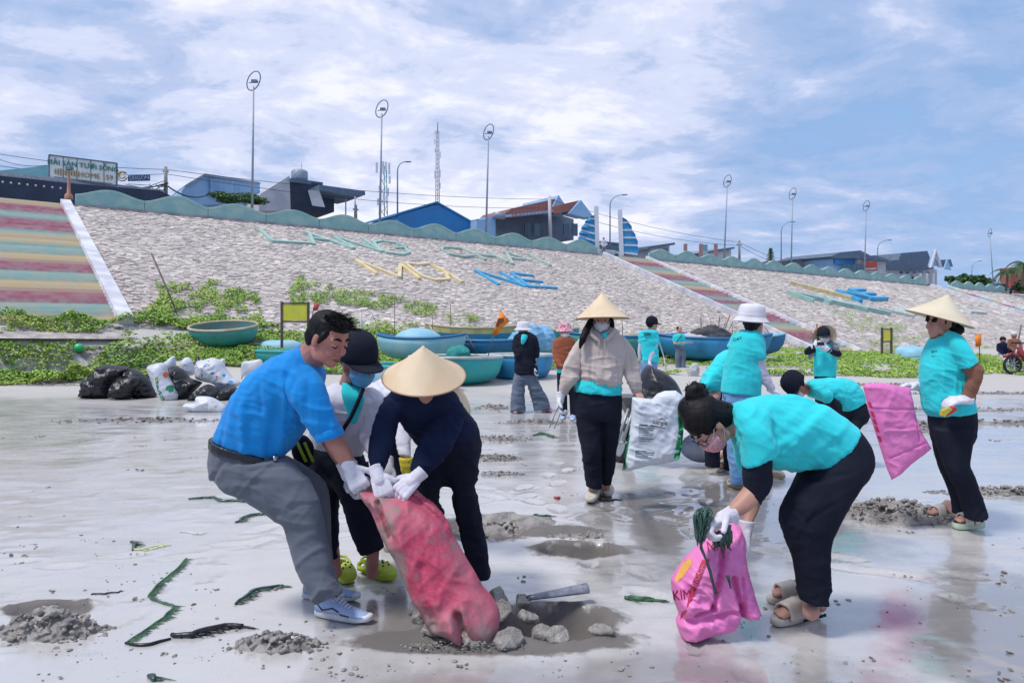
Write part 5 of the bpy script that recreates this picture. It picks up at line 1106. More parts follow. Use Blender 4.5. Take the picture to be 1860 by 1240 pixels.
def pile(c, rx, ry, h, n, r0, label, m=M_CLOD, ang=0., mound=True):
    n = int(n*1.9); r0 *= .78; mb = MB(); c = Vector(c); ca, sa = math.cos(ang), math.sin(ang)
    def Hh(u, v): return h*max(0, 1-(u*u+v*v))**1.0
    if mound:
        N_ = 30; vs = []; g = MB()
        P = np.array([(c.x+(i/N_*2-1)*rx*ca-(j/N_*2-1)*ry*sa, c.y+(i/N_*2-1)*rx*sa+(j/N_*2-1)*ry*ca, 0) for i in range(N_+1) for j in range(N_+1)]); nz = fbm(P*14, 4)
        gh = ground_h(P[:, 0][None], P[:, 1][None])[0]
        for k, (i, j) in enumerate((i, j) for i in range(N_+1) for j in range(N_+1)):
            u, v = i/N_*2-1, j/N_*2-1; vs.append((P[k, 0], P[k, 1], gh[k]-.012+Hh(u, v)*(.1+1.7*nz[k])*.75))
        mb.add(vs, [(i*(N_+1)+j, (i+1)*(N_+1)+j, (i+1)*(N_+1)+j+1, i*(N_+1)+j+1) for i in range(N_) for j in range(N_)])
    for k in range(n):
        t = rnd.random()**.55*1.15; a = rnd.uniform(0, 6.28); u, v = t*math.cos(a), t*math.sin(a); x = c.x+u*rx*ca-v*ry*sa; y = c.y+u*rx*sa+v*ry*ca
        r = r0*rnd.choice((.25, .35, .5, .7, 1.))*(1.1-.5*t); clod(mb, (x, y, c.z+Hh(u, v)*rnd.uniform(.6, 1.05)+r*.25), r)
    if c.y < 6.3 and mound:
        g2 = MB(); nb_ = (N_+1)**2; top = mb.v[:nb_]; g2.add(top+[(p[0], p[1], min(p[2], c.z)-.06) for p in top], mb.f[:N_*N_]+[tuple(i+nb_ for i in f[::-1]) for f in mb.f[:N_*N_]]+[(k, k+1, k+1+nb_, k+nb_) for j0 in (0,) for k in range(N_)]+[(N_*(N_+1)+k, N_*(N_+1)+k+nb_, N_*(N_+1)+k+1+nb_, N_*(N_+1)+k+1) for k in range(N_)]+[(k*(N_+1), k*(N_+1)+nb_, (k+1)*(N_+1)+nb_, (k+1)*(N_+1)) for k in range(N_)]+[(k*(N_+1)+N_, (k+1)*(N_+1)+N_, (k+1)*(N_+1)+N_+nb_, k*(N_+1)+N_+nb_) for k in range(N_)])
        g2.add(mb.v[nb_:], [tuple(i-nb_ for i in f) for f in mb.f[N_*N_:]])
        me = remesh(g2, .0045 if c.y < 4.2 else .007, 2); p = vco(me); n_ = vno(me); setco(me, p+n_*((fbm(p*45, 3)-.5)*.010)[:, None]); return put('sand_pile', me, m, None, True, label=label, cat='sand pile')
    o = obj('sand_pile', mb, m, None, smooth=False, fix=False, label=label, cat='sand pile'); return o
G0 = lambda x, y: (lambda p: Vector((p.x, p.y, zg(p.x, p.y))))(Gp(x, y))
pile(G0(88, 1148), .27, .13, .11, 230, .035, 'heap of wet grey clods at the lower left corner of the beach')
pile(G0(500, 1172), .22, .09, .06, 130, .028, 'low row of wet clods in front of the blue sneakers')
pile(G0(930, 948), .40, .24, .065, 520, .032, 'heap of crumbly clods behind the red sack, beside black trouser legs')
pile(G0(1055, 975), .24, .06, .03, 70, .024, 'thin rim of clods along the far edge of the small hole')
pile(G0(1625, 938), .50, .30, .13, 520, .036, 'largest heap of dark dug sand, between the two cyan-shirted women')
pile(G0(895, 832), .36, .2, .05, 170, .03, 'low clods left of the beige hoodie woman, at her knee height'); pile(G0(905, 862), .28, .12, .03, 90, .025, 'thin scatter of clods just behind the big clod heap')
pile(G0(895, 742), .35, .3, .08, 80, .04, 'small clod heap left of the person in grey jeans', ); pile(G0(1670, 780), .5, .4, .12, 160, .04, 'sand heap behind the hanging pink sack, left of the hip-handed woman')
pile(G0(905, 798), .5, .25, .04, 90, .035, 'flat clod scatter beyond the navy-clad figure'); pile(G0(975, 768), .6, .25, .05, 110, .035, 'clod patch in front of the pink clogs')
# slabs round the big hole
M_CLODD = mat('wet_slab', (.30, .275, .25), .45, col2=(.18, .165, .15), ns=9, bump=.6, bs=70, bdist=.006)
def slab(px, py, w, h, t, tiltx, tilty, rot, label, lift=0.):
    n = rnd.randint(5, 7); w *= .95; h *= 1.1; tiltx = -tiltx; c = Gp(px, py)+V3((0, 0, lift)); pts = []
    M = Matrix.Rotation(rot, 3, 'Z') @ Matrix.Rotation(tiltx, 3, 'X') @ Matrix.Rotation(tilty, 3, 'Y')
    rings_ = []
    angs = [2*math.pi*i/n+rnd.uniform(-.3, .3) for i in range(n)]; rad_ = [rnd.uniform(.8, 1.1) for _ in angs]
    for z, sc in ((-t, .8), (-t*.3, 1.02), (t*.3, .98), (t*.5, .9)): rings_.append([c+M @ Vector((w*sc*r*math.cos(a), h*sc*r*math.sin(a), z+rnd.uniform(-.004, .004))) for a, r in zip(angs, rad_)])
    g = MB(); g.rings(rings_); me = remesh(g, .006, 2); p = vco(me); n_ = vno(me); setco(me, p+n_*((fbm(p*34, 4)-.5)*.020)[:, None]); return put('sand_slab', me, M_CLODD, None, False, label=label, cat='sand slab', group='broken sand slabs round the big hole')
SL = 'cracked wet sand slab lying at the rim of the big hole'
for a in ((872, 1168, .11, .07, .03, -.7, .2, .2), (925, 1172, .09, .06, .03, -.7, -.3, 1.), (800, 1155, .10, .045, .02, -.35, .1, .1), (770, 1130, .07, .06, .05, -.9, .5, .3), (905, 1120, .08, .06, .03, -.6, -.4, .5), (960, 1130, .07, .04, .025, -.3, .4, .1), (985, 1160, .06, .05, .04, -.5, .2, .7), (1015, 1165, .07, .05, .03, -.8, -.2, .2), (1095, 1155, .08, .05, .02, -.1, .1, .0), (905, 1098, .05, .07, .05, -.9, .3, .4), (760, 1112, .06, .05, .06, -.8, -.4, .9), (950, 1100, .06, .05, .03, -.4, .3, .2)): slab(*a, SL, .03)
pile(G0(840, 1176), .26, .05, .02, 90, .018, 'fine crumbs along the near rim of the big hole', mound=False); pile(G0(1000, 1140), .22, .10, .04, 70, .03, 'clods lying inside the big hole', mound=False)
# scattered crumbs, ripple edges and footprints
mb = MB()
for i in range(620):
    px = rnd.uniform(-60, 1920); py = 700+(rnd.random()**.8)*540; p = Gp(px, py)
    if fbm(np.array([[p.x*.6+5, p.y*.6, 0]]), 3)[0] < .47: continue
    p.z = zg(p.x, p.y); r = rnd.choice((.003, .004, .006, .009, .014))*(1+(p.y-3)*.10)
    for k in range(rnd.choice((1, 1, 3, 5))): clod(mb, p+V3((rnd.gauss(0, .05), rnd.gauss(0, .03), r*.2)), r*rnd.uniform(.5, 1.1), .6)
obj('sand_crumbs', mb, M_CLOD, None, fix=False, kind='stuff')
# dark wet ridges across the far sand
for k, (px, py, rx, ry) in enumerate(((1700, 745, 2.2, .25), (1800, 770, 1.8, .3), (1790, 715, 2.6, .3), (270, 765, 1.4, .3), (200, 688, 1.2, .3), (1560, 700, 2.0, .25), (1450, 690, 1.8, .3), (60, 700, 1.6, .35), (1640, 700, 1.5, .3), (1820, 895, .6, .12))):
    pile(G0(px, py), rx, ry, .05, 110, .05, ['long low ridge of churned sand right of the hip-handed woman', 'second churned ridge at the right edge', 'churned ridge nearest the far vegetation at right', 'flat churned sand in front of the rubbish bags', 'pale rubble left of the rubbish bags', 'churned strip above the hanging pink sack', 'churned strip under the phone holder', 'churned sand at the left edge', 'short churned strip left of the raised pink sack', 'small clods right of the woman in slippers'][k])
Zs['X1'] = (1380, 560, 5.168)
def simple_face(f, c, up, fwd, neck, mk=None, k=1.0, hair=True, m=SKIN, low=0):
    mb = MB(); L, ax = head(f, mb, c, up, fwd, k, neck); f.g('body', m, mb, .012, 2); face_bits(f, L, ax, k, brow=False)
    if mk: mask(f, L, ax, k*1.04, mk, strap=False)
    if hair:
        g = MB(); g.ball(L(-.03, 0, .035), .098, .088, .094, ax)
        if low: g.limb([(L(-.05, 0, -.02), .06), (L(-.06, 0, -low), .04)])
        f.g('hair', HAIR, g, .011, 1, wr=(.006, dict(f=30.)))
    return L, ax
# ================================================================== 6  black jacket, white bucket hat
f = Fig(13.0, 'Y7', 'person in black jacket, white bucket hat and wide grey jeans with pink clogs', (950, 752), voxel=.018); q = f.q
L, ax = simple_face(f, q(222, 360), (0, 0, 1), (0, -1, -.25), q(225, 420, .02), BLACK, low=.1)
bucket_hat(f, L(-.01, 0, .055), (0, 0, 1), 1.0, WHAT, .07)
mb = MB(); f.tr(mb, [(185, 375, 270, 370, .0, .08), (150, 400, 325, 395, .0, .13), (150, 480, 335, 470, .0, .15), (155, 600, 330, 590, .0, .15), (152, 690, 340, 680, .0, .15), (158, 712, 335, 712, 0, .15)])
f.tr(mb, [(140, 420, 190, 410, 0, .07), (133, 490, 195, 490, -.04, .07), (150, 560, 205, 545, -.12, .065)], True, True); f.tr(mb, [(285, 400, 330, 400, 0, .07), (300, 470, 352, 460, -.02, .07), (298, 540, 358, 540, -.03, .065), (300, 568, 345, 572, -.04, .05)], True); f.g('jacket', BLACK, mb, .014, 3, wr=(.03, dict(f=5.)))
mb = MB(); mb.tube([q(235, 395, -.12), q(225, 430, -.16), q(215, 465, -.155)], [.06, .05, .02], 10); f.g('undershirt', CY, mb, .01, 1)
mb = MB(); mb.limb([(q(320, 560, -.04), .035), (q(312, 640, -.06), .028)]); f.g('forearm', SKIN, mb, .012, 2)
mb = MB(); f.tr(mb, [(150, 690, 340, 690, 0, .13), (148, 760, 300, 755, 0, .13)], False, True); f.tr(mb, [(148, 720, 245, 740, 0, .11), (130, 850, 235, 850, -.02, .12), (118, 940, 238, 940, -.04, .13), (118, 1008, 243, 1010, -.05, .13)]); f.tr(mb, [(235, 740, 330, 710, 0, .11), (270, 840, 375, 820, .02, .12), (295, 930, 418, 900, .04, .13), (310, 998, 440, 975, .05, .13)]); f.g('jeans', JEANG, mb, .015, 3, wr=(.03, dict(f=5.)))
clog(f, Gp(950, 745)+V3((0, .1, 0)), Gp(936, 752), PINKF); clog(f, Gp(985, 745)+V3((0, .1, 0)), Gp(1001, 750), PINKF); glove(f, q(312, 645, -.06), (0, -.1, -1), (1, 0, 0), 1.1, .5, 1, voxel=.009)
# ================================================================== 7
f = Fig(12.2, 'Y7', 'person in rust-brown jacket, pink plaid bucket hat and white mask with hands clasped', (1030, 758), voxel=.018); q = f.q
L, ax = simple_face(f, q(556, 372), (0, 0, 1), (.05, -1, -.2), q(556, 430, .02), MASKW, low=.08)
bucket_hat(f, L(-.01, 0, .055), (0, 0, 1), .95, PLAID, .06)
mb = MB(); f.tr(mb, [(520, 402, 595, 402, 0, .08), (475, 430, 635, 425, 0, .12), (475, 520, 640, 520, 0, .14), (485, 620, 630, 620, 0, .14), (490, 672, 630, 672, 0, .14)]); f.tr(mb, [(466, 440, 510, 430, 0, .065), (458, 530, 510, 530, -.03, .06), (470, 610, 520, 600, -.12, .055), (520, 650, 545, 630, -.2, .045)], True, True); f.tr(mb, [(600, 430, 645, 440, 0, .065), (605, 530, 655, 530, -.03, .06), (580, 630, 630, 630, -.15, .05)], True, True); f.g('jacket', RUST, mb, .014, 3, wr=(.025, dict(f=5.)))
mb = MB(); f.tr(mb, [(488, 662, 632, 662, 0, .145), (488, 692, 632, 700, 0, .145)]); f.g('shirt_hem', CY, mb, .012, 2)
mb = MB(); f.tr(mb, [(492, 685, 630, 690, 0, .13), (495, 760, 640, 760, 0, .13)], False, True); f.tr(mb, [(494, 720, 572, 740, 0, .1), (498, 850, 575, 850, 0, .09), (520, 950, 578, 950, 0, .08), (525, 1030, 580, 1030, 0, .075)]); f.tr(mb, [(570, 720, 645, 740, 0, .1), (590, 850, 650, 850, 0, .09), (600, 1030, 655, 1030, 0, .075)]); f.g('trousers', BLACK, mb, .015, 3)
sneaker(f, Gp(1026, 755)+V3((0, .25, 0)), Gp(1022, 764)+V3((0, .1, 0))); sneaker(f, Gp(1044, 757)+V3((0, .25, 0)), Gp(1040, 766)+V3((0, .1, 0)))
# ================================================================== 8 man with cap, back turned
f = Fig(14.2, 'Y7', 'man in black cap and cyan shirt seen from behind, carrying a black rubbish bag', (1180, 735), voxel=.018); q = f.q
L, ax = simple_face(f, q(1262, 312), (0, 0, 1), (.95, .25, -.1), q(1248, 370, .02), None); cap(f, L(0, 0, .035), ax[2], ax[0], 1.12, BLACK)
mb = MB(); f.tr(mb, [(1215, 352, 1280, 350, 0, .07), (1160, 372, 1310, 370, 0, .13), (1165, 470, 1305, 460, 0, .14), (1175, 560, 1310, 555, 0, .14), (1172, 600, 1315, 608, 0, .14)]); f.tr(mb, [(1150, 380, 1200, 375, 0, .065), (1146, 455, 1195, 462, 0, .065)], True); f.tr(mb, [(1265, 372, 1314, 385, -.04, .065), (1268, 455, 1315, 462, -.06, .065)], True); f.g('shirt', CY, mb, .014, 3, wr=(.028, dict(f=5.)))
text('BSN', q(1220, 383, -.145), (1, 0, 0), (0, 0, 1), .075, DARKP, f.rt, 'back_print', thick=.01)
mb = MB(); f.tr(mb, [(1270, 450, 1312, 455, -.06, .045), (1238, 520, 1285, 530, -.1, .042), (1226, 590, 1258, 600, -.12, .035)], True, True); f.tr(mb, [(1150, 450, 1190, 455, 0, .045), (1143, 530, 1170, 530, 0, .04), (1150, 580, 1175, 580, 0, .03)], True, True); f.g('arm_sleeves', LILAC, mb, .012, 3)
mb = MB(); f.tr(mb, [(1168, 590, 1305, 600, 0, .13), (1165, 690, 1300, 690, 0, .13)], False, True); f.tr(mb, [(1165, 650, 1235, 660, 0, .1), (1170, 800, 1225, 800, 0, .08), (1175, 930, 1222, 930, 0, .07)]); f.tr(mb, [(1232, 650, 1298, 660, 0, .1), (1240, 800, 1290, 800, 0, .08), (1245, 930, 1290, 930, 0, .07)]); f.g('jeans', JEAN, mb, .015, 3)
sneaker(f, Gp(1172, 737), Gp(1178, 731)); sneaker(f, Gp(1188, 737), Gp(1192, 731)); glove(f, q(1240, 600, -.12), (-.2, -.1, -1), (1, 0, 0), 1.1, .8, 1, voxel=.009)
# ================================================================== 9
f = Fig(25.4, 'Y7', 'small distant woman in cyan top and wide jeans standing beside the blue boats', (1234, 676), voxel=.028); q = f.q; f.rt.location.z = zg(f.rt.location.x, f.rt.location.y)
L, ax = simple_face(f, q(1480, 348), (0, 0, 1), (.5, -1, 0), q(1480, 385, 0), None)
mb = MB(); f.tr(mb, [(1455, 382, 1508, 382, 0, .07), (1430, 395, 1525, 395, 0, .12), (1438, 460, 1522, 460, 0, .12), (1445, 475, 1520, 475, 0, .12)]); f.tr(mb, [(1425, 400, 1450, 400, 0, .06), (1422, 440, 1450, 445, 0, .055)], True); f.g('shirt', CY, mb, .022, 2)
mb = MB(); mb.limb([(q(1435, 440), .04), (q(1440, 462, -.1), .035), (q(1485, 455, -.2), .03), (q(1590, 452, -.3), .02)]); f.g('forearm', SKIN, mb, .02, 1)
mb = MB(); f.tr(mb, [(1450, 472, 1522, 472, 0, .12), (1445, 560, 1530, 560, 0, .13)]); f.tr(mb, [(1445, 540, 1488, 540, 0, .12), (1450, 685, 1488, 685, 0, .13)]); f.tr(mb, [(1485, 540, 1530, 540, 0, .12), (1488, 685, 1528, 685, 0, .13)]); f.g('jeans', JEANG, mb, .022, 2)
g = MB(); g.tube([q(1500, 390, -.13), q(1470, 430, -.16), q(1440, 480, -.1)], .012, 5); obj('bag_strap', g, BLACK, f.rt, True)
for a in (1468, 1508): mb = MB(); mb.ball(q(a, 690, -.08)+V3((0, 0, .0)), .05, .12, .04); obj('shoe', mb, WHITEC, f.rt, True)
# ================================================================== 10 white bucket hat, back turned, blue jeans
f = Fig(6.75, 'Y8', 'person seen from behind in white bucket hat, cyan T-shirt, white sleeves and blue jeans', (1345, 885), voxel=.011); q = f.q
L, ax = simple_face(f, q(812, 225), (0, 0, 1), (.65, .75, -.1), q(800, 290, .02), None, 1.05, low=.07)
bucket_hat(f, L(-.03, 0, .06), (.06, -.05, 1), 1.06, WHAT, .05)
mb = MB(); f.tr(mb, [(745, 255, 845, 270, 0, .08), (690, 305, 868, 310, 0, .14), (668, 380, 868, 380, 0, .17), (645, 460, 862, 470, 0, .175), (632, 550, 852, 560, 0, .18), (622, 628, 846, 645, 0, .18)]); f.tr(mb, [(775, 280, 862, 290, -.05, .08), (778, 360, 874, 370, -.08, .085), (782, 436, 878, 430, -.09, .08)], True); f.tr(mb, [(690, 290, 740, 290, .05, .08), (660, 350, 720, 370, .12, .08)], True, True)
sh_ = f.g('shirt', CY, mb, .009, 4, wr=(.032, dict(axis=(.5, 0, 1), f=5., base=.35, spots=[(q(800, 450, -.1), .2)])))
bvh_of(sh_); print_on(sh_, 'DAY', 716, 312, 'Y8', 12, 30, DARKP, squeeze=.9)
mb = MB(); f.tr(mb, [(788, 430, 874, 425, -.09, .058), (812, 500, 890, 490, -.09, .053), (850, 560, 915, 550, -.09, .046), (905, 622, 940, 600, -.09, .036)], True); f.g('arm_sleeve', LILAC, mb, .009, 3, wr=(.01, dict(f=12.)))
glove(f, q(930, 618, -.09), (.8, -.1, -.6), (0, -.2, -1), 1.05, .5, 1, voxel=.007)
mb = MB(); f.tr(mb, [(632, 620, 822, 630, 0, .165), (632, 720, 822, 720, 0, .165)], False, True); f.tr(mb, [(640, 690, 740, 700, 0, .13), (655, 850, 740, 850, 0, .11), (662, 1000, 742, 1000, -.02, .09), (672, 1100, 748, 1100, -.03, .08), (678, 1172, 750, 1166, -.03, .075)]); f.tr(mb, [(725, 690, 820, 700, .05, .13), (760, 850, 840, 850, .15, .11), (810, 1000, 880, 1000, .3, .09), (860, 1110, 925, 1105, .4, .075)]); f.g('jeans', JEAN, mb, .011, 4, wr=(.018, dict(f=7.)))
sneaker_ = Gp(1328, 885); clog(f, sneaker_+V3((0, .05, 0)), sneaker_+V3((.16, -.16, 0)), TAN); clog(f, Gp(1390, 872)+V3((0, .15, 0)), Gp(1408, 872)+V3((.12, .05, 0)), TAN)
# ================================================================== 11 bent, cyan back, left of 10
f = Fig(7.4, 'Y8', 'bent-over person in cyan shirt, half hidden behind the bucket-hat wearer in jeans', (1290, 860), voxel=.012); q = f.q
L, ax = simple_face(f, q(560, 720, -.35), (-.2, -.8, -.4), (0, .3, -1), q(580, 640, -.2), None)
mb = MB(); f.tr(mb, [(660, 375, 670, 600, .05, .16), (620, 395, 640, 625, .0, .18), (570, 450, 600, 632, -.06, .18), (530, 510, 560, 626, -.14, .16), (500, 570, 520, 605, -.2, .12)], True, True); f.g('shirt', CY, mb, .010, 4, wr=(.03, dict(f=5.)))
mb = MB(); f.tr(mb, [(520, 610, 680, 600, .1, .15), (510, 700, 670, 700, .1, .15)], True, True); f.tr(mb, [(520, 700, 615, 700, .05, .11), (522, 900, 610, 900, 0, .09), (528, 1066, 610, 1072, 0, .075)]); f.tr(mb, [(590, 700, 680, 700, .15, .11), (630, 900, 680, 900, .15, .09), (640, 1085, 672, 1090, .15, .07)]); f.g('trousers', BLACK, mb, .012, 3, wr=(.015, dict(f=6.)))
for a, b in ((Gp(1312, 846), Gp(1285, 850)), (Gp(1330, 850), Gp(1305, 858))):
    mb = MB(); foot_mesh(mb, a+V3((0, 0, .04)), b+V3((0, 0, .04)), (0, 0, 1), a+V3((0, .02, .12)), 1, .035); f.g('foot', SKIN, mb, .01, 2); slide(f, a+V3((0, 0, .04)), b+V3((0, 0, .04)), CREAMF)
# ================================================================== 12 crouched with cap
f = Fig(7.8, 'X1', 'person in black cap and cyan T-shirt bending low behind the bun-haired woman', (1550, 850), voxel=.012); q = f.q
L, ax = simple_face(f, q(345, 742, -.1), (-.80, -.1, .55), (-.45, -.2, -.85), q(450, 760, .0), MASKW, 1.0, m=SKIN2); cap(f, L(-.01, 0, .03), ax[2], ax[0], 1.2, BLACK)
mb = MB(); f.tr(mb, [(436, 700, 452, 825, 0, .09), (500, 672, 530, 855, 0, .15), (600, 657, 640, 895, 0, .18), (720, 654, 715, 940, 0, .18), (850, 672, 750, 958, 0, .17), (930, 740, 760, 965, 0, .165), (976, 868, 762, 962, 0, .16)]); f.tr(mb, [(455, 720, 590, 700, -.14, .075), (530, 800, 650, 770, -.18, .075), (620, 890, 684, 828, -.18, .07)], True); f.g('shirt', CY, mb, .010, 4, wr=(.028, dict(f=6.)))
mb = MB(); f.tr(mb, [(600, 870, 690, 830, -.18, .055), (690, 960, 765, 900, -.18, .05), (700, 1050, 770, 1040, -.18, .045)], True, True); f.g('arm_sleeve', BLACK, mb, .01, 3)
mb = MB(); f.tr(mb, [(976, 872, 765, 965, 0, .155), (1016, 985, 790, 1010, 0, .16), (985, 1060, 780, 1060, 0, .14)], False, True); f.tr(mb, [(1005, 1010, 800, 1020, 0, .14), (890, 1180, 750, 1180, -.05, .12), (860, 1350, 770, 1350, 0, .09), (860, 1490, 780, 1490, 0, .08)]); f.g('trousers', BLACK, mb, .012, 3, wr=(.015, dict(f=6.)))
# ================================================================== 14 with phone
f = Fig(12.5, 'X1', 'person with black cap and hat on the back raising a phone in white gloves', (1496, 755), voxel=.016); q = f.q
L, ax = simple_face(f, q(604, 268), (0, 0, 1), (0, -1, -.15), q(604, 330, .03), MASKW); cap(f, L(0, 0, .03), ax[2], ax[0], 1.12, BLACK)
conical_hat(f, q(608, 268, .06), (.0, .96, .2), .205, .13)
mb = MB(); f.tr(mb, [(560, 335, 660, 335, 0, .08), (510, 362, 705, 362, 0, .12), (510, 450, 715, 450, 0, .15), (512, 540, 712, 540, 0, .15), (514, 638, 710, 636, 0, .15)]); f.g('shirt', CY, mb, .012, 3, wr=(.025, dict(f=5.)))
mb = MB(); mb.limb([(q(505, 385, 0), .06), (q(445, 408, -.12), .055), (q(500, 355, -.25), .04)]); mb.limb([(q(705, 385, 0), .06), (q(738, 428, -.12), .055), (q(650, 395, -.25), .04)]); f.g('arm_sleeves', BLACK, mb, .012, 2)
mb = MB(); f.tr(mb, [(640, 330, 700, 315, -.02, .10), (640, 380, 735, 365, -.02, .12), (650, 440, 735, 450, -.04, .11), (660, 460, 710, 468, -.04, .08)], True, True); mb.limb([(q(480, 425, -.05), .05), (q(470, 465, -.05), .03)]); f.g('scarf', GREYC, mb, .012, 2, wr=(.03, dict(f=7.)))
glove(f, q(505, 352, -.25), (.8, -.1, .3), (0, .8, -.2), 1.15, .8, 1, voxel=.009); glove(f, q(640, 385, -.25), (-.7, -.1, .6), (0, .8, -.2), 1.15, .8, 1, voxel=.009)
mb = MB(); f.tr(mb, [(516, 630, 708, 630, 0, .13), (518, 760, 706, 760, 0, .14)], False, True); f.tr(mb, [(518, 720, 610, 720, 0, .12), (530, 1000, 600, 1000, 0, .08)]); f.tr(mb, [(605, 720, 704, 720, 0, .12), (620, 1000, 690, 1000, 0, .08)]); f.g('trousers', BLACK, mb, .016, 3)
r_ = root('phone', q(575, 335, -.32), 'dark phone held up in front of the face by the masked person', 'phone'); g = MB(); g.box(q(573, 332, -.33), .12, .012, .06); obj('case', g, DARKP, r_); g = MB(); g.ball(q(560, 326, -.34), .008); obj('lens', g, LEATH, r_)
# ================================================================== far people at the right edge and on the dike
def far_person(px, py, h, label, top, bottom, hat=None, sit=False, gnd=None):
    b = hit(px, py) if gnd is None else gnd; f = Fig(b.y, 'P', label, (px, py), voxel=.03); f.rt.location = b
    U = lambda x, z, y=0: b+V3((x, y, z*h))
    mb = MB(); mb.ball(U(0, .93), .09, .1, .12); mb.limb([(U(0, .86), .05), (U(0, .8), .05)]); me = remesh(mb, .02, 1); put('body', me, SKIN2, f.rt)
    mb = MB(); mb.limb([(U(-.13, .79), .07), (U(.13, .79), .07)]); mb.limb([(U(0, .76), .14), (U(0, .52), .14)]); mb.limb([(U(-.17, .78), .06), (U(-.22, .62, -.05), .05), (U(-.12, .52, -.2), .04)]); mb.limb([(U(.17, .78), .06), (U(.22, .62, -.05), .05), (U(.12, .52, -.2), .04)]); put('jacket', remesh(mb, .025, 2), top, f.rt)
    mb = MB()
    for s_ in (-1, 1): mb.limb([(U(.08*s_, .5), .10), (U(.10*s_, .3, -.3 if sit else 0), .07), (U(.10*s_, .03, -.3 if sit else 0), .05)])
    put('trousers', remesh(mb, .03, 2), bottom, f.rt)
    g = MB(); g.ball(U(0, .965, .01), .105, .11, .09); obj('hat' if hat else 'hair', g, hat or HAIR, f.rt, True)
    return f
# ================================================================== VEGETATION
LEAF = mat('creeper_leaf', (.17, .32, .03), .5, col2=(.30, .41, .06), ns=.9, nd=5, island=.45); LEAFD = mat('shrub_leaf', (.028, .085, .02), .55, col2=(.05, .12, .03), ns=2, island=.45)
def leaves(pts, size, name, m, parent=None, flat=.5, per=1, kind='stuff', **kw):
    n = len(pts); P = np.array(pts); r = nr
    a = r.uniform(0, 6.28, n); tx = r.normal(0, flat, n); ty = r.normal(0, flat, n); s = size*r.uniform(.6, 1.35, n) if np.isscalar(size) else np.array(size)*r.uniform(.6, 1.35, n)
    N_ = np.stack([tx, ty-.35, np.ones(n)], -1); N_ /= np.linalg.norm(N_, axis=1)[:, None]; X = np.stack([np.cos(a), np.sin(a), np.zeros(n)], -1); X -= N_*np.sum(X*N_, 1)[:, None]; X /= np.linalg.norm(X, axis=1)[:, None]; Y = np.cross(N_, X)
    q = [P-X*s[:, None], P-Y*(s*.55)[:, None]+N_*(s*.18)[:, None], P+X*s[:, None], P+Y*(s*.55)[:, None]+N_*(s*.18)[:, None]]
    V = np.stack(q, 1).reshape(-1, 3); i = np.arange(n)*4; Fc = np.concatenate([np.stack([i, i+1, i+2], -1), np.stack([i, i+2, i+3], -1)])
    me = bpy.data.meshes.new(name); me.from_pydata(V.tolist(), [], Fc.tolist()); return put(name, me, m, parent, False, kind=kind, **kw)
# creeper carpet on the bank
def veg_edge(x):
    return 21.6+.7*math.sin(x*.5)+.9*math.sin(x*.17+1)+max(0, x-12)*.42-(0 if x > -9.5 else 1.2)
pts = []; sz = []
n = 0
xs = nr.uniform(-16, 26, 200000); ysr = nr.uniform(0, 1, 200000)
q = np.stack([xs*.45, ysr*3, xs*0], -1); den = fbm(np.stack([xs*.5, ysr*14, xs*0], -1), 4)
for x, u, d_ in zip(xs, ysr, den):
    ty, tz = toe(x); e = veg_edge(x); y = e+(ty+1.2-e)*u**1.25
    if x < -15.5 or (x < -12.6 and y > 23.6): continue
    if x < -13.6 and y > 21.5+(x+16)*1.0: continue
    if d_ < (.43 if u > .12 else .50) and not (x < -2 and u < .45 and d_ > .36): continue
    if 5.2 < x < 10 and u < .3 and d_ < .56: continue
    pts.append((x, y)); 
P = np.array(pts); h = ground_h(P[:, 0][None], P[:, 1][None])[0]; mnd = fbm(np.stack([P[:, 0]*1.3, P[:, 1]*1.3, P[:, 0]*0], -1), 3)
left = np.clip((-P[:, 0]-8)/3, 0, 1)
hh = (.06+np.clip(mnd-.40, 0, 1)*(.45+left*.6))*nr.uniform(.55, 1, len(P))
leaves(np.stack([P[:, 0], P[:, 1], h+hh], -1), .052, 'ground_cover', LEAF, flat=.6)
# creepers climbing the stones
def climb(poly, n, thr=.47):
    px = nr.uniform(min(p[0] for p in poly), max(p[0] for p in poly), n*3); py = nr.uniform(min(p[1] for p in poly), max(p[1] for p in poly), n*3); ok = inpoly(np.stack([px, py], -1), poly); px, py = px[ok][:n], py[ok][:n]
    x0, x1, y0, y1 = px.min(), px.max(), py.min(), py.max(); GX, GY = np.linspace(x0, x1, 9), np.linspace(y0, y1, 7); T = np.array([[on_slope(a, b)[:2] for b in GY] for a in GX]); out = []
    nz = fbm(np.stack([px*.05, py*.12, px*0], -1), 4)
    for a, b, z in zip(px, py, nz):
        if z < thr+rnd.uniform(-.04, .04): continue
        i = min(7, int((a-x0)/(x1-x0)*8)); j = min(5, int((b-y0)/(y1-y0)*6)); u, v = (a-x0)/(x1-x0)*8-i, (b-y0)/(y1-y0)*6-j
        sv_ = (T[i, j]*(1-u)+T[i+1, j]*u)*(1-v)+(T[i, j+1]*(1-u)+T[i+1, j+1]*u)*v; p = slope(*sv_)+nrm*rnd.uniform(.06, .2); out.append(tuple(p))
    return out
cl = climb([(235, 590), (290, 545), (280, 515), (330, 520), (380, 510), (470, 540), (480, 600), (400, 610)], 11000, .49)+climb([(515, 545), (545, 500), (560, 515), (640, 528), (740, 545), (870, 580), (860, 600), (740, 570), (620, 555), (530, 560)], 8000, .43)+climb([(600, 610), (600, 580), (760, 590), (1000, 600), (1200, 615), (1380, 620), (1380, 640)], 7000, .53)+climb([(1500, 560), (1640, 590), (1720, 620), (1860, 640), (1860, 665), (1600, 640), (1560, 610)], 7000, .5)+climb([(1330, 600), (1420, 620), (1500, 650), (1340, 640)], 1200, .5)
leaves(cl, .055, 'creeper', LEAF, flat=.5)
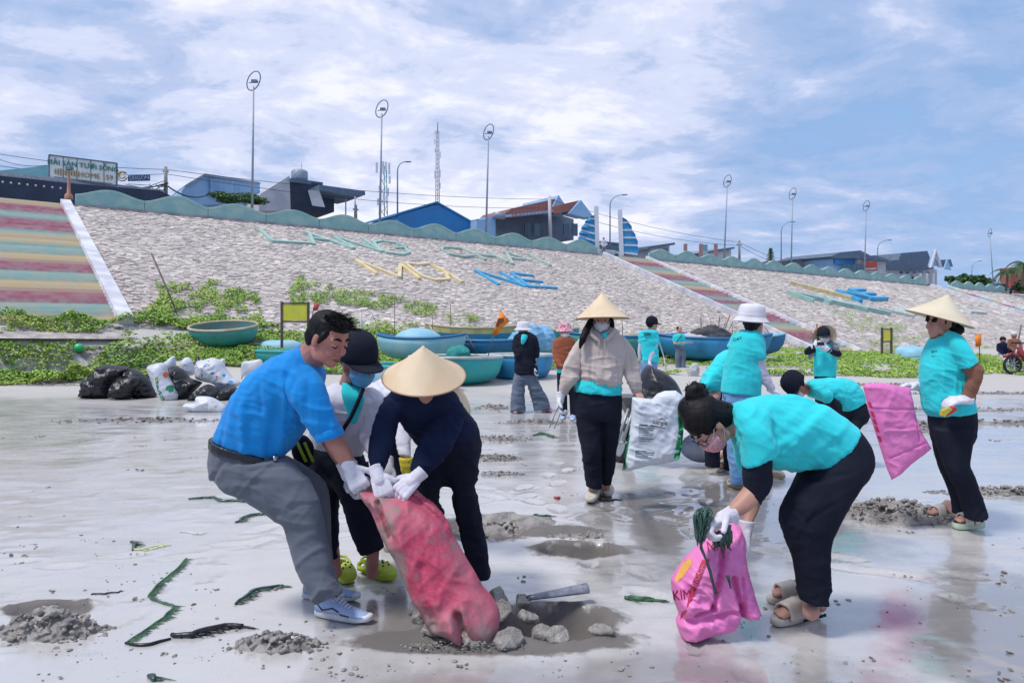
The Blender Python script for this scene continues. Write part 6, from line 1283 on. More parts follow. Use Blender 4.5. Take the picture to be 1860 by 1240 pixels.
# stone retaining wall below the broad stairs
rt = root('retaining_wall', (-13.6, 23.2, .3), 'dark rubble stone footing wall below the broad striped stairway', 'stone wall')
for r_ in range(4):
    x = -21.5
    while x < -11.4:
        w = rnd.uniform(.22, .42); vs, fs = rnd.choice(HV); g = MB(); yy = toe(x)[0]-.32+r_*.05; c = V3((x+w/2, yy, .80+r_*.21+rnd.uniform(-.03, .03))); g.add([c+V3((v.x*w*.56, v.y*.16, v.z*.19)) for v in vs], fs); obj('stone', g, mat('rubble_stone', (.20, .17, .16), .9, col2=(.12, .11, .10), ns=4, bump=.6, bs=14), rt, fix=False); x += w
g = MB(); A_ = V3((-21.5, toe(-21.5)[0]-.2, .2)); B_ = V3((-11.4, toe(-11.4)[0]-.2, .2)); g.prism([A_, B_, B_+V3((0, 0, 1.32)), A_+V3((0, 0, 1.32))], (-.06, .14, 0)); obj('mortar', g, M_EMB, rt)
# ================================================================== BOATS
def bm_(n, c, c2=None, r=.55): return mat(n, c, r, col2=c2 or tuple(x*.65 for x in c), ns=2.2, nd=9, bump=.3, bs=16, bdist=.01, ramp_lo=.45, ramp_hi=.7)
BT = bm_('hull_teal', (.02, .36, .37), (.05, .30, .27)); BB = bm_('hull_blue', (.015, .16, .38), (.03, .12, .25)); BL = bm_('hull_pale_blue', (.24, .50, .62), (.35, .55, .62)); BK = bm_('hull_mid_blue', (.03, .26, .50)); RIM = bm_('rim_wood', (.42, .34, .22), (.5, .5, .45)); RIMW = bm_('rim_pale', (.46, .50, .50)); BY = bm_('hull_yellow', (.52, .46, .22)); INN = bm_('hull_inside', (.10, .22, .22), (.16, .15, .12)); BG = bm_('hull_green', (.05, .33, .30), (.07, .22, .2))
def boat(c, Lx, Ly, H, yaw, mo, label, rim=RIM, inner=INN, tilt=(0, 0), flip=False, point=0., band=None, benches=2, cat='boat', group='boats on the beach'):
    c = Vector(c); rt = root('basket_boat' if point < .2 else 'fishing_boat', c, label, cat, None)
    M = Matrix.Rotation(yaw, 3, 'Z') @ Matrix.Rotation(tilt[0], 3, 'X') @ Matrix.Rotation(tilt[1], 3, 'Y')
    def P(u, z, s=1.0, inset=0.):
        ca, sa = math.cos(u), math.sin(u); x = ca*(1+.0*abs(ca)); k = 1-point*abs(ca)**3*.55; sheer = point*.35*H*abs(ca)**2.5
        v = Vector((x*(Lx/2*s-inset), sa*k*(Ly/2*s-inset), (z*H+sheer*z)*(1)));
        if flip: v.z = H-v.z
        return c+M @ v
    prof = [(0, .42), (.06, .62), (.2, .82), (.45, .93), (.75, .985), (1, 1.0)]; n = 44; U = [2*math.pi*i/n for i in range(n)]
    g = MB(); g.rings([[P(u, z, s) for u in U] for z, s in prof]+[[P(u, z, s, .05) for u in U] for z, s in [(1, 1)]+prof[::-1][1:-1]]+[[P(u, .09, .5, .05) for u in U]]); hull = obj('hull', g, [mo], rt, True)
    if not flip:
        g = MB(); g.rings([[P(u, z+.012, s-.004, .055) for u in U] for z, s in prof[::-1]], False, True); obj('lining', g, inner, rt, True)
    g = MB(); g.tube([P(u, 1.0, 1.0, .02) for u in U+[0, U[1]]], .045, 8); obj('rim', g, rim, rt, True)
    if band: g = MB(); g.rings([[P(u, z, s+.004) for u in U] for z, s in ((.72, .982), (.96, 1.0))], False, False); obj('painted_band', g, band, rt, True)
    if not flip:
        for i in range(benches):
            x = (i+1)/(benches+1)*2-1; a = math.acos(x*.8); g = MB(); g.bar(P(a, .82, .96), P(-a, .82, .96), .16, .04); obj('bench', g, rim, rt)
    return rt
b1 = hit(388, 634); boat(b1+V3((0, .9, .12)), 2.15, 2.1, .62, .3, BG, 'round green basket boat with wooden rim tipped towards the sea, at left', tilt=(.16, -.05), benches=0)
b2 = hit(318, 622); boat(b2+V3((0, 2.4, .1)), 1.7, 1.7, .6, 0, BL, 'pale blue upturned basket boat behind the tipped green one', rim=BL, flip=True, tilt=(.1, .1))
b3 = hit(492, 648); boat(b3+V3((0, 1.0, .15)), 1.5, 1.2, .36, 0, BL, 'pale upturned boat under the yellow board, left of the blue-shirted man', rim=BL, flip=True)
b4 = hit(530, 672); boat(b4+V3((0, .8, .0)), 2.6, 2.0, .55, .1, BT, 'low teal basket boat partly behind the blue-shirted man', rim=BT)
b5 = hit(748, 668); boat(b5+V3((.1, 1.6, .12)), 3.0, 1.7, .78, -.1, BL, 'pale blue boat with dark gunwale and a rounded cover, behind the black cap', rim=BB, point=.5, benches=1)
g = MB(); c = b5+V3((-.1, 2.3, .78)); g.ball(c, .85, .6, .46, nu=24, nv=14); obj('canopy', g, BL, None, True, label='rounded pale blue cover sitting on the pale blue boat', cat='boat cover')
b6 = Gp(735, 716); boat(b6+V3((0, .9, 0)), 2.0, 1.9, .62, 0, BL, 'pale teal basket boat between the black cap and the wide palm hat', rim=BT)
b9 = Gp(822, 703); boat(b9+V3((0, 1.15, 0)), 2.55, 2.3, .74, .1, BT, 'bright teal basket boat with pale rim on the sand right of the palm hat', rim=RIMW)
b10 = Gp(945, 695); boat(b10+V3((0, 1.0, 0)), 1.95, 1.95, .74, .1, BK, 'deep blue basket boat behind the person in the black jacket', rim=RIMW)
b8 = hit(885, 665); boat(b8+V3((.0, 1.6, .25)), 2.4, 1.7, .55, .05, BB, 'dark blue oval boat behind the bright teal basket boat', rim=BB, point=.2)
b7 = hit(850, 650); boat(b7+V3((.1, 4.5, .2)), 4.2, 1.8, .85, .05, BK, 'long boat with yellow upper band behind the dark blue oval one', rim=RIM, point=.6, band=BY)
b12 = hit(985, 650); boat(b12+V3((.3, 5.0, .3)), 3.0, 1.8, .7, -.1, BT, 'teal boat under the blue tarpaulin, behind the black jacket', rim=RIM, point=.4)
b13 = hit(1150, 665); boat(b13+V3((.3, 3.0, .2)), 4.6, 2.0, .8, .05, BG, 'green-teal long boat behind the man in black cap and cyan shirt', rim=BB, point=.5, benches=3)
b14 = hit(1320, 668); boat(b14+V3((.1, 2.0, .2)), 4.3, 1.9, .8, -.03, BK, 'long bright blue boat loaded with gear and poles behind the bucket-hat wearer', rim=BB, point=.55, benches=3)
b15 = hit(1400, 662); boat(b15+V3((.3, 3.4, .25)), 3.0, 1.5, .75, .0, BB, 'short blue boat right of the bucket-hat wearer', rim=BL, point=.5)
for px, py, w, lab in ((1668, 648, 1.7, 'pale blue upturned boat left of the right-hand woman'), (1685, 655, 1.5, 'whitish upturned boat just in front of another upturned one')):
    b_ = hit(px, py); boat(b_+V3((0, 1.0, .1)), w, 1.1, .5, .2, BL, lab, rim=BL, flip=True, point=.4)
# tarpaulins and gear
TARP = mat('blue_tarpaulin', (.16, .40, .62), .45, col2=(.25, .48, .66), ns=3, bump=.3); NET = mat('green_net', (.03, .30, .27), .8, col2=(.02, .2, .18), ns=20, bump=.6); GEAR = mat('dark_gear', (.05, .05, .06), .7); PALE = mat('pale_sacking', (.5, .5, .52), .8)
def blob(name, c, rx, ry, rz, m, label, cat, seed=0, amp=.12, f=2.6, vox=.05):
    mb = MB(); r = random.Random(seed)
    for k in range(6): mb.ball(Vector(c)+V3((r.uniform(-.5, .5)*rx, r.uniform(-.5, .5)*ry, r.uniform(.2, .5)*rz)), rx*r.uniform(.45, .7), ry*r.uniform(.5, .7), rz*r.uniform(.4, .75))
    me = remesh(mb, vox, 2); wrinkle(me, amp, (0, 0, 1), f, 1.6); return put(name, me, m, label=label, cat=cat)
p_ = hit(975, 668); blob('tarpaulin', p_+V3((0, 3.2, .45)), 1.0, .8, .9, TARP, 'crumpled blue tarpaulin heaped on a boat behind the black jacket', 'tarpaulin', 3)
p_ = Gp(836, 668); blob('net_heap', V3((-1.5, 20.8, .68)), .34, .4, .35, NET, 'green fishing net piled in the bright teal basket boat', 'fishing net', 4, .06, 5)
p_ = hit(1310, 668); blob('gear_heap', p_+V3((.2, 2.0, .85)), .75, .5, .55, GEAR, 'dark heap of gear on the long bright blue boat', 'fishing gear', 5, .12, 4); blob('sacking', p_+V3((-.7, 1.9, .85)), .8, .5, .3, PALE, 'pale sacking draped over the long bright blue boat', 'sacking', 6, .08, 5)
p_ = hit(1262, 683); blob('rag_bundle', p_, .22, .2, .42, PALE, 'small white rag bundle standing on the sand by the blue boats', 'bundle', 7, .05, 9, .025)
for i, (x, y0, y1, lean) in enumerate(((1273, 575, 640, 0), (1291, 590, 640, 0), (1303, 610, 575, .15), (1308, 625, 570, .5), (1313, 625, 575, .8), (1330, 590, 640, 0), (1395, 640, 605, -.5))):
    pass
POLE = mat('weathered_bamboo', (.20, .16, .13), .8, col2=(.1, .08, .07), ns=8); STEELP = mat('galvanised_steel', (.34, .37, .40), .45, metal=.4, col2=(.25, .28, .31), ns=1.5); WPOLE = mat('white_pole', (.6, .62, .62), .6)
def stick(a, b, r, label, m=POLE, cat='pole', name='pole', group=None): g = MB(); g.tube([a, (Vector(a)+Vector(b))/2+V3((.02, 0, 0)), b], [r, r*.9, r*.7], 6); return obj(name, g, m, None, True, label=label, cat=cat, group=group)
def wp(px, py, dd=0., base=None): return Wp(px, py, dd)
stk = [(275, 460, 332, 590, 26, .035, 'long dark pole leaning left over the creeper, above the green basket boat'), (716, 535, 716, 604, 29, .016, 'thin pole standing in the creeper behind the pale blue boat'), (818, 552, 818, 608, 30, .016, 'thin pole standing between pale blue boat and slope'), (785, 568, 785, 606, 29, .014, 'short thin pole near the pale blue boat cover'), (676, 570, 690, 604, 28, .014, 'thin stick leaning right behind the black cap'), (1130, 583, 1130, 610, 30, .016, 'short pole right of the beige hoodie hat'), (1273, 576, 1273, 632, 30, .022, 'tall pole standing behind the long blue boat'), (1291, 583, 1291, 634, 30, .018, 'second upright pole behind the long blue boat'), (1307, 575, 1300, 628, 28, .02, 'upright pole in the long blue boat, leftmost of the leaning ones'), (1326, 572, 1302, 625, 28, .02, 'long pole leaning right in the blue boat'), (1318, 585, 1298, 625, 28, .016, 'short pole leaning right in the blue boat'), (1331, 585, 1308, 622, 28, .016, 'lowest leaning pole in the blue boat'), (1330, 590, 1330, 630, 29, .016, 'upright stick right of the leaning boat poles'), (1397, 606, 1388, 588, 30, .014, 'stick pointing up left beside the short blue boat'), (1855, 590, 1845, 628, 30, .03, 'dark pole leaning at the right edge behind the motorcycle'), (846, 607, 866, 636, 21, .02, 'oar handle sticking out of the dark blue oval boat')]
for x0, y0, x1, y1, d, r, lab in stk: stick(Wp(x0, y0, d), Wp(x1, y1+5, d-.1), r, lab)
stick(Wp(655, 568, 26), Wp(656, 625, 26), .05, 'whitish post standing left of the pale blue boat', WPOLE); stick(Wp(780, 590, 25), Wp(800, 630, 24.6), .012, 'thin rope-like stick leaning on the pale blue boat', WPOLE); stick(Wp(1196, 618, 14.4), Wp(1210, 672, 14.0), .016, 'pale stick held beside the man in black cap', WPOLE, 'stick')
# flags
def flag(px, pyb, pts, d, pole, col, label, emblem=None):
    rt = root('flag', Wp(px, pyb, d), label, 'flag'); g = MB(); g.tube([Wp(*p, d) for p in pole], .015, 6); obj('pole', g, POLE if col != 'w' else WPOLE, rt, True)
    A = [Wp(x, y, d+.06*math.sin(i*1.7)) for i, (x, y) in enumerate(pts)]; c = sum(A, Vector())/len(A); g = MB(); n = len(A); g.add(A+[c+V3((0, -.06, 0))], [(i, (i+1) % n, n) for i in range(n)]); o = obj('cloth', g, ORG if col == 'o' else REDF, rt, True, fix=False); s_ = o.modifiers.new('t', 'SOLIDIFY'); s_.thickness = .01
    if emblem: g = MB(); g.prism([Wp(x, y, d-.085) for x, y in emblem], (0, .015, 0)); obj('emblem', g, mat('emblem_brown', (.16, .05, .02), .8), rt)
ORG = mat('orange_cloth', (.85, .24, .02), .7, ns=3); REDF = mat('faded_red_cloth', (.55, .08, .09), .7)
flag(892, 668, [(910, 563), (918, 575), (926, 583), (915, 592), (908, 598), (905, 607), (894, 609), (900, 590)], 20, [(910, 563), (898, 605), (885, 652)], 'o', 'orange flag with dark emblem on a leaning pole among the boats', [(905, 578), (915, 577), (916, 584), (908, 588), (905, 594), (900, 592)])
flag(563, 600, [(572, 546), (580, 554), (577, 563), (569, 565)], 24, [(572, 545), (567, 575), (563, 600)], 'r', 'small faded red flag right of the yellow board'); flag(1776, 660, [(1771, 608), (1782, 606), (1782, 628), (1772, 630)], 25, [(1772, 606), (1779, 630), (1780, 660)], 'o', 'orange flag on a white stick right of the right-hand woman'); flag(1481, 640, [(1484, 590), (1478, 602), (1476, 618), (1484, 612)], 16, [(1484, 588), (1482, 640)], 'o', 'orange-red flag just behind the phone holder\'s hat')
# yellow boards
def board(px0, py0, px1, py1, pyb, d, label):
    rt = root('notice_board', Wp((px0+px1)/2, pyb, d), label, 'signboard'); fr = mat('board_frame', (.10, .07, .06), .7)
    g = MB(); a, b = Wp(px0, py0, d), Wp(px1, py1, d); g.box((a+b)/2, abs(b.x-a.x), .03, abs(a.z-b.z)); obj('panel', g, mat('board_yellow', (.62, .60, .04), .6, col2=(.55, .53, .06), ns=3), rt)
    for x in (px0-2, px1+2): g = MB(); g.bar(Wp(x, py0-5, d), Wp(x, pyb, d), .07); obj('post', g, fr, rt)
    for y in (py0-2, py1+2): g = MB(); g.bar(Wp(px0, y, d+.001), Wp(px1, y, d+.001), .06, .05); obj('rail', g, fr, rt)
board(514, 553, 558, 582, 632, 23.5, 'bright yellow notice board on two brown posts above the blue-shirted man\'s back'); board(1604, 600, 1617, 618, 642, 29, 'small yellow notice board on two posts left of the right-hand woman')
# green float
g = MB(); p_ = hit(146, 640); g.ball(p_+V3((0, -.1, .12)), .16, .13, .13); obj('float', g, mat('green_plastic', (.03, .45, .16), .35), None, True, label='bright green plastic float lying in the creeper at left', cat='fishing float')
# ================================================================== RUBBISH BAGS
BAG = mat('black_plastic', (.006, .007, .012), .42, ns=3, bump=.25, bs=20, bdist=.01, spec=.6); WB = mat('white_plastic', (.62, .64, .70), .45, ns=4, bump=.3, bs=30, bdist=.004)
def rbag(outl, label, m=BAG, d=17.5, t=.32, name='rubbish_bag', wr=.12, cat='rubbish bag', zm='P', rad=26, wf=8., axis=(.4, 0, 1), step=2.6, cre=None): return pillow(name, outl, zm, lambda x, y: d, t, m, step, rad, wr, wf, axis, label=label, cat=cat, creases=cre)
Zs['B5'] = (0, 540, 3.875)
dB = lambda py: F*CH/(py-HOR)
rbag([(560, 700), (580, 660), (590, 590), (640, 560), (690, 490), (730, 475), (830, 480), (920, 500), (880, 560), (820, 600), (790, 680), (740, 712), (620, 708)], 'leftmost black rubbish bag with a steep folded side', d=15.9, zm='B5')
rbag([(780, 700), (790, 620), (840, 580), (900, 560), (960, 555), (975, 600), (950, 650), (915, 715), (840, 716)], 'round shiny black rubbish bag, second from the left', d=15.6, zm='B5')
rbag([(860, 560), (900, 500), (960, 510), (1030, 560), (1080, 640), (1095, 700), (1000, 712), (930, 700), (940, 620)], 'black rubbish bag leaning against the white printed sack', d=15.95, zm='B5')
w1 = rbag([(1035, 500), (1060, 475), (1150, 460), (1185, 520), (1200, 570), (1235, 630), (1255, 690), (1225, 738), (1160, 742), (1120, 700), (1085, 640), (1060, 570)], 'white sack with orange and green print standing against black bags', WB, 15.4, .2, 'printed_sack', .02, 'sack', 'B5')
OR2 = mat('orange_print', (.75, .16, .04), .6); GR2 = mat('green_print', (.02, .25, .12), .6); BL2 = mat('blue_print', (.06, .30, .60), .6)
poly_on(w1, [(1088, 552), (1108, 556), (1118, 640), (1160, 715), (1165, 738), (1148, 738), (1110, 665), (1096, 610)], 'B5', GR2, 'green_strip'); poly_on(w1, [(1145, 535), (1165, 522), (1185, 530), (1188, 550), (1168, 568), (1148, 558)], 'B5', OR2, 'orange_mark'); poly_on(w1, [(1168, 628), (1195, 615), (1222, 618), (1224, 640), (1218, 668), (1208, 660), (1195, 672), (1185, 655), (1165, 652)], 'B5', GR2, 'green_mark'); poly_on(w1, [(1096, 560), (1106, 562), (1112, 590), (1102, 590)], 'B5', mat('yellow_print', (.7, .5, .05), .6), 'yellow_mark')
rbag([(1150, 470), (1165, 450), (1225, 410), (1240, 470), (1230, 500), (1190, 520)], 'white sack top sticking up behind the printed sack', WB, 15.9, .1, 'white_sack', .02, 'sack', 'B5', 14)
rbag([(1190, 500), (1240, 485), (1290, 510), (1330, 560), (1380, 580), (1420, 600), (1390, 640), (1330, 700), (1300, 738), (1245, 738), (1255, 690), (1215, 600)], 'crumpled black rubbish bag right of the printed sack', d=15.7, zm='B5')
rbag([(1270, 470), (1300, 425), (1340, 430), (1365, 480), (1370, 540), (1300, 550)], 'white sack with open mouth behind the crumpled black bag', WB, 16.2, .18, 'white_sack', .03, 'sack', 'B5', 16); stick(Wp(358, 648, 15.9), Wp(362, 676, 15.8), .045, 'thick black stick poking out of the rubbish bags', BAG, 'stick', 'stick')
w2 = rbag([(1380, 560), (1390, 450), (1430, 440), (1500, 425), (1560, 450), (1590, 500), (1640, 560), (1695, 605), (1640, 640), (1560, 655), (1500, 610), (1420, 590)], 'white plastic sack with blue and red print lying on black bags', WB, 15.9, .3, 'printed_sack', .05, 'sack', 'B5')
for x, y, a, b, m_ in ((1480, 530, 26, 14, BL2), (1560, 545, 30, 18, BL2), (1600, 590, 44, 14, BL2), (1430, 480, 16, 10, BL2), (1520, 555, 10, 24, OR2), (1460, 445, 14, 7, OR2), (1530, 610, 40, 6, BL2), (1415, 545, 12, 20, GR2), (1590, 605, 26, 10, BL2)): poly_on(w2, [(x, y), (x+a*.6, y-b*.5), (x+a, y), (x+a*.7, y+b), (x+a*.2, y+b*.7)], 'B5', m_, 'print')
rbag([(1540, 460), (1560, 430), (1585, 440), (1580, 480)], 'small white bag corner at the top right of the bag heap', WB, 16.3, .08, 'white_sack', .01, 'sack', 'B5', 8)
rbag([(1340, 700), (1400, 640), (1470, 610), (1540, 650), (1560, 700), (1520, 735), (1400, 740), (1330, 745)], 'low black rubbish bag under the blue-printed sack', d=15.4, zm='B5'); rbag([(1500, 690), (1560, 640), (1640, 625), (1680, 650), (1640, 700), (1600, 738), (1540, 735)], 'rightmost black rubbish bag of the heap', d=15.5, zm='B5')
rbag([(1285, 765), (1310, 745), (1370, 740), (1380, 700), (1440, 695), (1500, 705), (1560, 740), (1595, 780), (1580, 825), (1480, 822), (1380, 812), (1310, 790)], 'flat white sack lying on the sand in front of the black bags', WB, 13.2, .14, 'white_sack', .04, 'sack', 'B5')
rbag([(1700, 462), (1770, 445), (1840, 438), (1852, 520), (1780, 540), (1712, 560), (1700, 580)], 'whitish panel-like sack behind the blue-shirted man\'s back', WB, 17.5, .06, 'white_sack', .012, 'sack', 'B5', 14)
# cart with the big black bag behind the feed sack
rt = root('handcart', Gp(1150, 838), 'small two-wheeled handcart mostly hidden behind the white feed sack', 'handcart')
TY = mat('rubber_tyre', (.012, .012, .014), .7); dd = 8.2
g = MB(); c = Wp(1131, 805, dd); X = V3((0, 0, 1)); g.lathe([(.16, -.05), (.21, -.055), (.225, 0), (.21, .055), (.16, .05), (.15, 0), (.16, -.05)], c, (V3((0, .5, .86)), V3((.35, -.8, .47)), V3((.93, .3, -.18)).normalized()), 32); w_ = obj('wheel', g, TY, rt, True); g = MB(); g.lathe([(.15, -.03), (.02, -.04), (.02, .04), (.15, .03)], c, (V3((0, .5, .86)), V3((.35, -.8, .47)), V3((.93, .3, -.18)).normalized()), 24); obj('hub', g, STEELP, w_)
for a, b in (((1121, 802), (1142, 742)), ((1132, 800), (1150, 745)), ((1118, 803), (1200, 806))): g = MB(); g.tube([Wp(*a, dd-.2), Wp(*b, dd-.15)], .018, 8); obj('frame_tube', g, STEELP, rt, True)
g = MB(); g.prism([Wp(1128, 722, dd), Wp(1240, 722, dd), Wp(1225, 765, dd), Wp(1150, 765, dd)], (0, .5, 0)); obj('tray', g, mat('cart_tray', (.12, .12, .13), .6), rt)
rbag([(1150, 722), (1160, 690), (1168, 672), (1178, 662), (1190, 668), (1208, 676), (1228, 694), (1240, 722), (1250, 760), (1200, 775), (1155, 770)], 'big full black rubbish bag riding on the handcart', d=7.9, t=.3, rad=36, wf=5.0, wr=.05)
rbag([(1240, 800), (1262, 785), (1282, 795), (1290, 835), (1262, 838), (1238, 822)], 'small grey sack on the sand right of the feed sack', GREYC if False else mat('grey_sack', (.34, .37, .45), .7, ns=4), 8.0, .14, 'grey_sack', .03, 'sack')
# ================================================================== SMALL THINGS ON THE SAND
def strand(px_pts, r, m, label, n=60, spread=5, fr=9, cat='seaweed', name='seaweed'):
    g = MB(); P0 = [np.array(p, float) for p in px_pts]; P = []
    for i in range(len(P0)-1):
        p0, p1, p2, p3 = P0[max(i-1, 0)], P0[i], P0[i+1], P0[min(i+2, len(P0)-1)]
        for t in (0, .25, .5, .75): P.append(Gp(*(.5*((2*p1)+(-p0+p2)*t+(2*p0-5*p1+4*p2-p3)*t*t+(-p0+3*p1-3*p2+p3)*t**3)+np.array((rnd.gauss(0, 1.6), rnd.gauss(0, .8))))))
    P.append(Gp(*P0[-1]))
    L_ = [0]
    for a, b in zip(P, P[1:]): L_.append(L_[-1]+(b-a).length)
    def at(t):
        t *= L_[-1]
        for i in range(len(P)-1):
            if t <= L_[i+1] or i == len(P)-2: return P[i].lerp(P[i+1], min(1, (t-L_[i])/(L_[i+1]-L_[i]+1e-9))), (P[i+1]-P[i]).normalized()
    core = [at(i/24.)[0] for i in range(25)]; g.tube([V3((p.x, p.y, zg(p.x, p.y)+r*.6)) for p in core], [r*(.6+.5*math.sin(3.1*i/24)) for i in range(25)], 6)
    for i in range(int(n*1.5)):
        p, t = at(rnd.uniform(.02, .98)); d = V3((1, -.15, 0)).lerp(t, rnd.uniform(-.3, .5)).normalized()*spread*rnd.uniform(.1, 1.2)*r*(.5+.9*abs(math.sin(i*.37))); q_ = p+d; g.tube([V3((p.x, p.y, zg(p.x, p.y)+r*.7)), V3((q_.x, q_.y, zg(q_.x, q_.y)+r*.4)), V3((q_.x+d.x*.5, q_.y+d.y*.5, zg(q_.x, q_.y)+.002))], [r*.22, r*.16, r*.04], 4)
    return obj(name, g, m, None, True, label=label, cat=cat)
GRW = mat('green_weed', (.025, .085, .05), .6, col2=(.06, .15, .08), ns=12)
strand([(341, 1014), (310, 1045), (268, 1082), (300, 1098), (315, 1105), (285, 1130), (228, 1168)], .007, GRW, 'zigzag green weed strand lying on the wet sand at lower left', 620, 4.0); strand([(228, 1170), (262, 1172), (310, 1160)], .009, LEATH, 'black cord end joined to the torn plastic at lower left', 6, 1, cat='cord', name='cord')
bagm = mat('black_torn_plastic', (.012, .014, .02), .35, bump=.4); o = strand([(312, 1156), (350, 1155), (400, 1140), (442, 1138)], .018, bagm, 'torn black plastic strip on the sand in front of the clods', 60, 2.4, cat='torn plastic', name='torn_plastic')
for p_, lab, m_, n_, r_ in (([(430, 1098), (455, 1078), (480, 1070), (515, 1066)], 'dark green weed arc left of the blue sneakers', SWD, 90, .011), ([(342, 908), (380, 905), (410, 912), (450, 910)], 'dark weed tuft behind the grey trousers, upper one', SWD, 80, .012), ([(428, 950), (450, 938), (482, 935)], 'small dark weed tuft behind the grey knee', SWD, 60, .011), ([(1136, 1088), (1160, 1092), (1188, 1090)], 'small green weed clump left of the pink sack', SWG, 90, .014), ([(970, 936), (985, 938), (1000, 938)], 'tiny green weed in front of the beige-hoodie woman', SWG, 20, .01), ([(970, 792), (985, 788), (1005, 795)], 'greenish net scrap near the tongs', SWG, 60, .016), ([(165, 1082), (195, 1080), (222, 1075)], 'thin dead twig left of the zigzag weed', LEATH, 18, .005), ([(235, 985), (245, 990), (240, 1000)], 'dark scrap beside the yellowish weed', SWD, 30, .012), ([(270, 1228), (282, 1236)], 'dark fleck at the bottom edge left of centre', SWD, 10, .014), ([(1080, 905), (1100, 908), (1130, 906)], 'dark thin line of debris behind the clogs', LEATH, 10, .006)): strand(p_, r_, m_, lab, n_, 3.5)
YW = mat('yellow_weed', (.52, .55, .28), .7, col2=(.6, .62, .45), ns=20); strand([(240, 1000), (262, 998), (298, 990)], .010, YW, 'pale yellow weed tuft at left, below the white one', 130, 3.); strand([(325, 966), (345, 968), (365, 970)], .006, mat('white_weed', (.6, .64, .58), .7), 'faint whitish weed tuft at left', 100, 5.)
# split half pipe over the hole edge
g = MB(); a, b = Gp(958, 1108)+V3((0, 0, .06)), Gp(1068, 1100)+V3((0, .03, .075)); X = (b-a).normalized(); Y = V3((0, 0, 1)).cross(X).normalized(); Z = X.cross(Y); rs_ = []
for t in np.linspace(0, 1, 9):
    r = .018+.018*t; c = a.lerp(b, t); rs_.append([c+Y*(r*math.cos(u))+Z*(r*math.sin(u)) for u in np.linspace(-.35, math.pi+.2, 12)]+[c+Y*((r-.004)*math.cos(u))+Z*((r-.004)*math.sin(u)) for u in np.linspace(math.pi+.2, -.35, 12)])
g.rings(rs_); obj('split_pipe', g, mat('dull_metal', (.16, .17, .2), .35, metal=.5, col2=(.4, .42, .46), ns=10, nd=5), None, True, label='split grey half pipe lying across the big hole rim', cat='pipe')
g = MB(); g.tube([G0(1008, 905)+V3((0, 0, .01)), G0(1012, 908)+V3((0, 0, .02)), G0(1016, 905)+V3((0, 0, .008))], .012, 6); obj('red_scrap', g, mat('red_scrap', (.5, .05, .05), .6), None, True, label='tiny red scrap left of the cream clogs', cat='litter')
# motorcycle and two people at the far right
far_person(1822, 672, 1.15, 'distant crouching figure in dark top with a white bundle, left of the motorcycle', NAVY, WHITEC, sit=True); far_person(1842, 674, 1.35, 'distant figure in white cap and brown top beside the motorcycle', BROWN, BLACK, WHAT)
rt = root('motorcycle', hit(1856, 680), 'dark red motorcycle parked at the far right edge, front wheel showing', 'motorcycle'); b_ = wloc(rt)
for dx in (-.30, .95):
    g = MB(); c = b_+V3((dx, 0, .31)); n = 30; g.rings([[c+V3((math.cos(a), 0, math.sin(a)))*(.27+.045*math.cos(u))+V3((0, .045*math.sin(u), 0)) for u in [2*math.pi*k/8 for k in range(8)]] for a in [2*math.pi*i/n for i in range(n+1)]], False, False); w_ = obj('wheel', g, TY, rt, True)
    for k in range(5): g = MB(); a = k*math.pi/5; d_ = V3((math.cos(a), 0, math.sin(a)))*.25; g.bar(c-d_, c+d_, .02); obj('spoke', g, STEELP, w_)
RM = mat('dark_red_paint', (.3, .02, .03), .3, coat=.5)
for nm, m_, parts in (('fork', STEELP, [((-.30, 0, .31), (-.12, 0, .95), .03)]), ('handlebar', BLACK, [((-.1, -.33, 1.02), (-.1, .33, 1.02), .018)]), ('frame', RM, [((-.1, 0, .85), (.1, 0, .5), .09), ((.1, 0, .5), (.6, 0, .55), .1), ((.6, 0, .55), (1.1, 0, .8), .09)]), ('seat', BLACK, [((.25, 0, .80), (1.0, 0, .84), .09)]), ('engine', GEAR, [((.25, 0, .38), (.5, 0, .40), .13)]), ('fender', RM, [((-.58, 0, .58), (-.30, 0, .68), .045), ((-.30, 0, .68), (-.02, 0, .58), .045)])):
    g = MB()
    for a, b, r in parts: g.limb([(b_+V3(a), r), (b_+V3(b), r)], 10)
    obj(nm, g, m_, rt, True)
# ================================================================== SKYLINE ON THE PROMENADE
CONC = mat('pale_render', (.52, .52, .55), .85, col2=(.42, .42, .46), ns=.8, nd=8); DARKW = mat('dark_wall', (.035, .05, .09), .8, ns=1); BLW = mat('light_blue_wall', (.28, .45, .66), .8, col2=(.24, .40, .60), ns=.7); GLS = mat('window_glass', (.05, .10, .16), .15, spec=.8); STL = mat('lamp_steel', (.16, .20, .25), .5, metal=.3); STL2 = mat('pole_grey_blue', (.30, .35, .42), .5, metal=.2); BLRF = mat('blue_sheet_roof', (.015, .20, .48), .5, col2=(.02, .17, .42), ns=.6, bump=.2, bs=3); REDR = mat('red_tiles', (.34, .10, .08), .75, col2=(.25, .12, .11), ns=3); GRR = mat('slate_roof', (.11, .16, .23), .7, col2=(.09, .13, .19), ns=2); TEALR = mat('teal_sheet', (.14, .38, .42), .6, col2=(.2, .42, .45), ns=1.); BRK = mat('grey_brick', (.20, .20, .23), .9, col2=(.27, .25, .27), ns=5); GOLD = mat('gold_letters', (.45, .30, .13), .5); REDW = mat('red_wall', (.42, .08, .07), .8)
def wpoly(px, d, th, m, name, parent):        # wall or roof slab: outline at distance d, built back by th metres
    g = MB(); P = [Wp(x, y, d+(x-px[0][0])*0) for x, y in px]; g.prism(P, bk*th); return obj(name, g, m, parent)
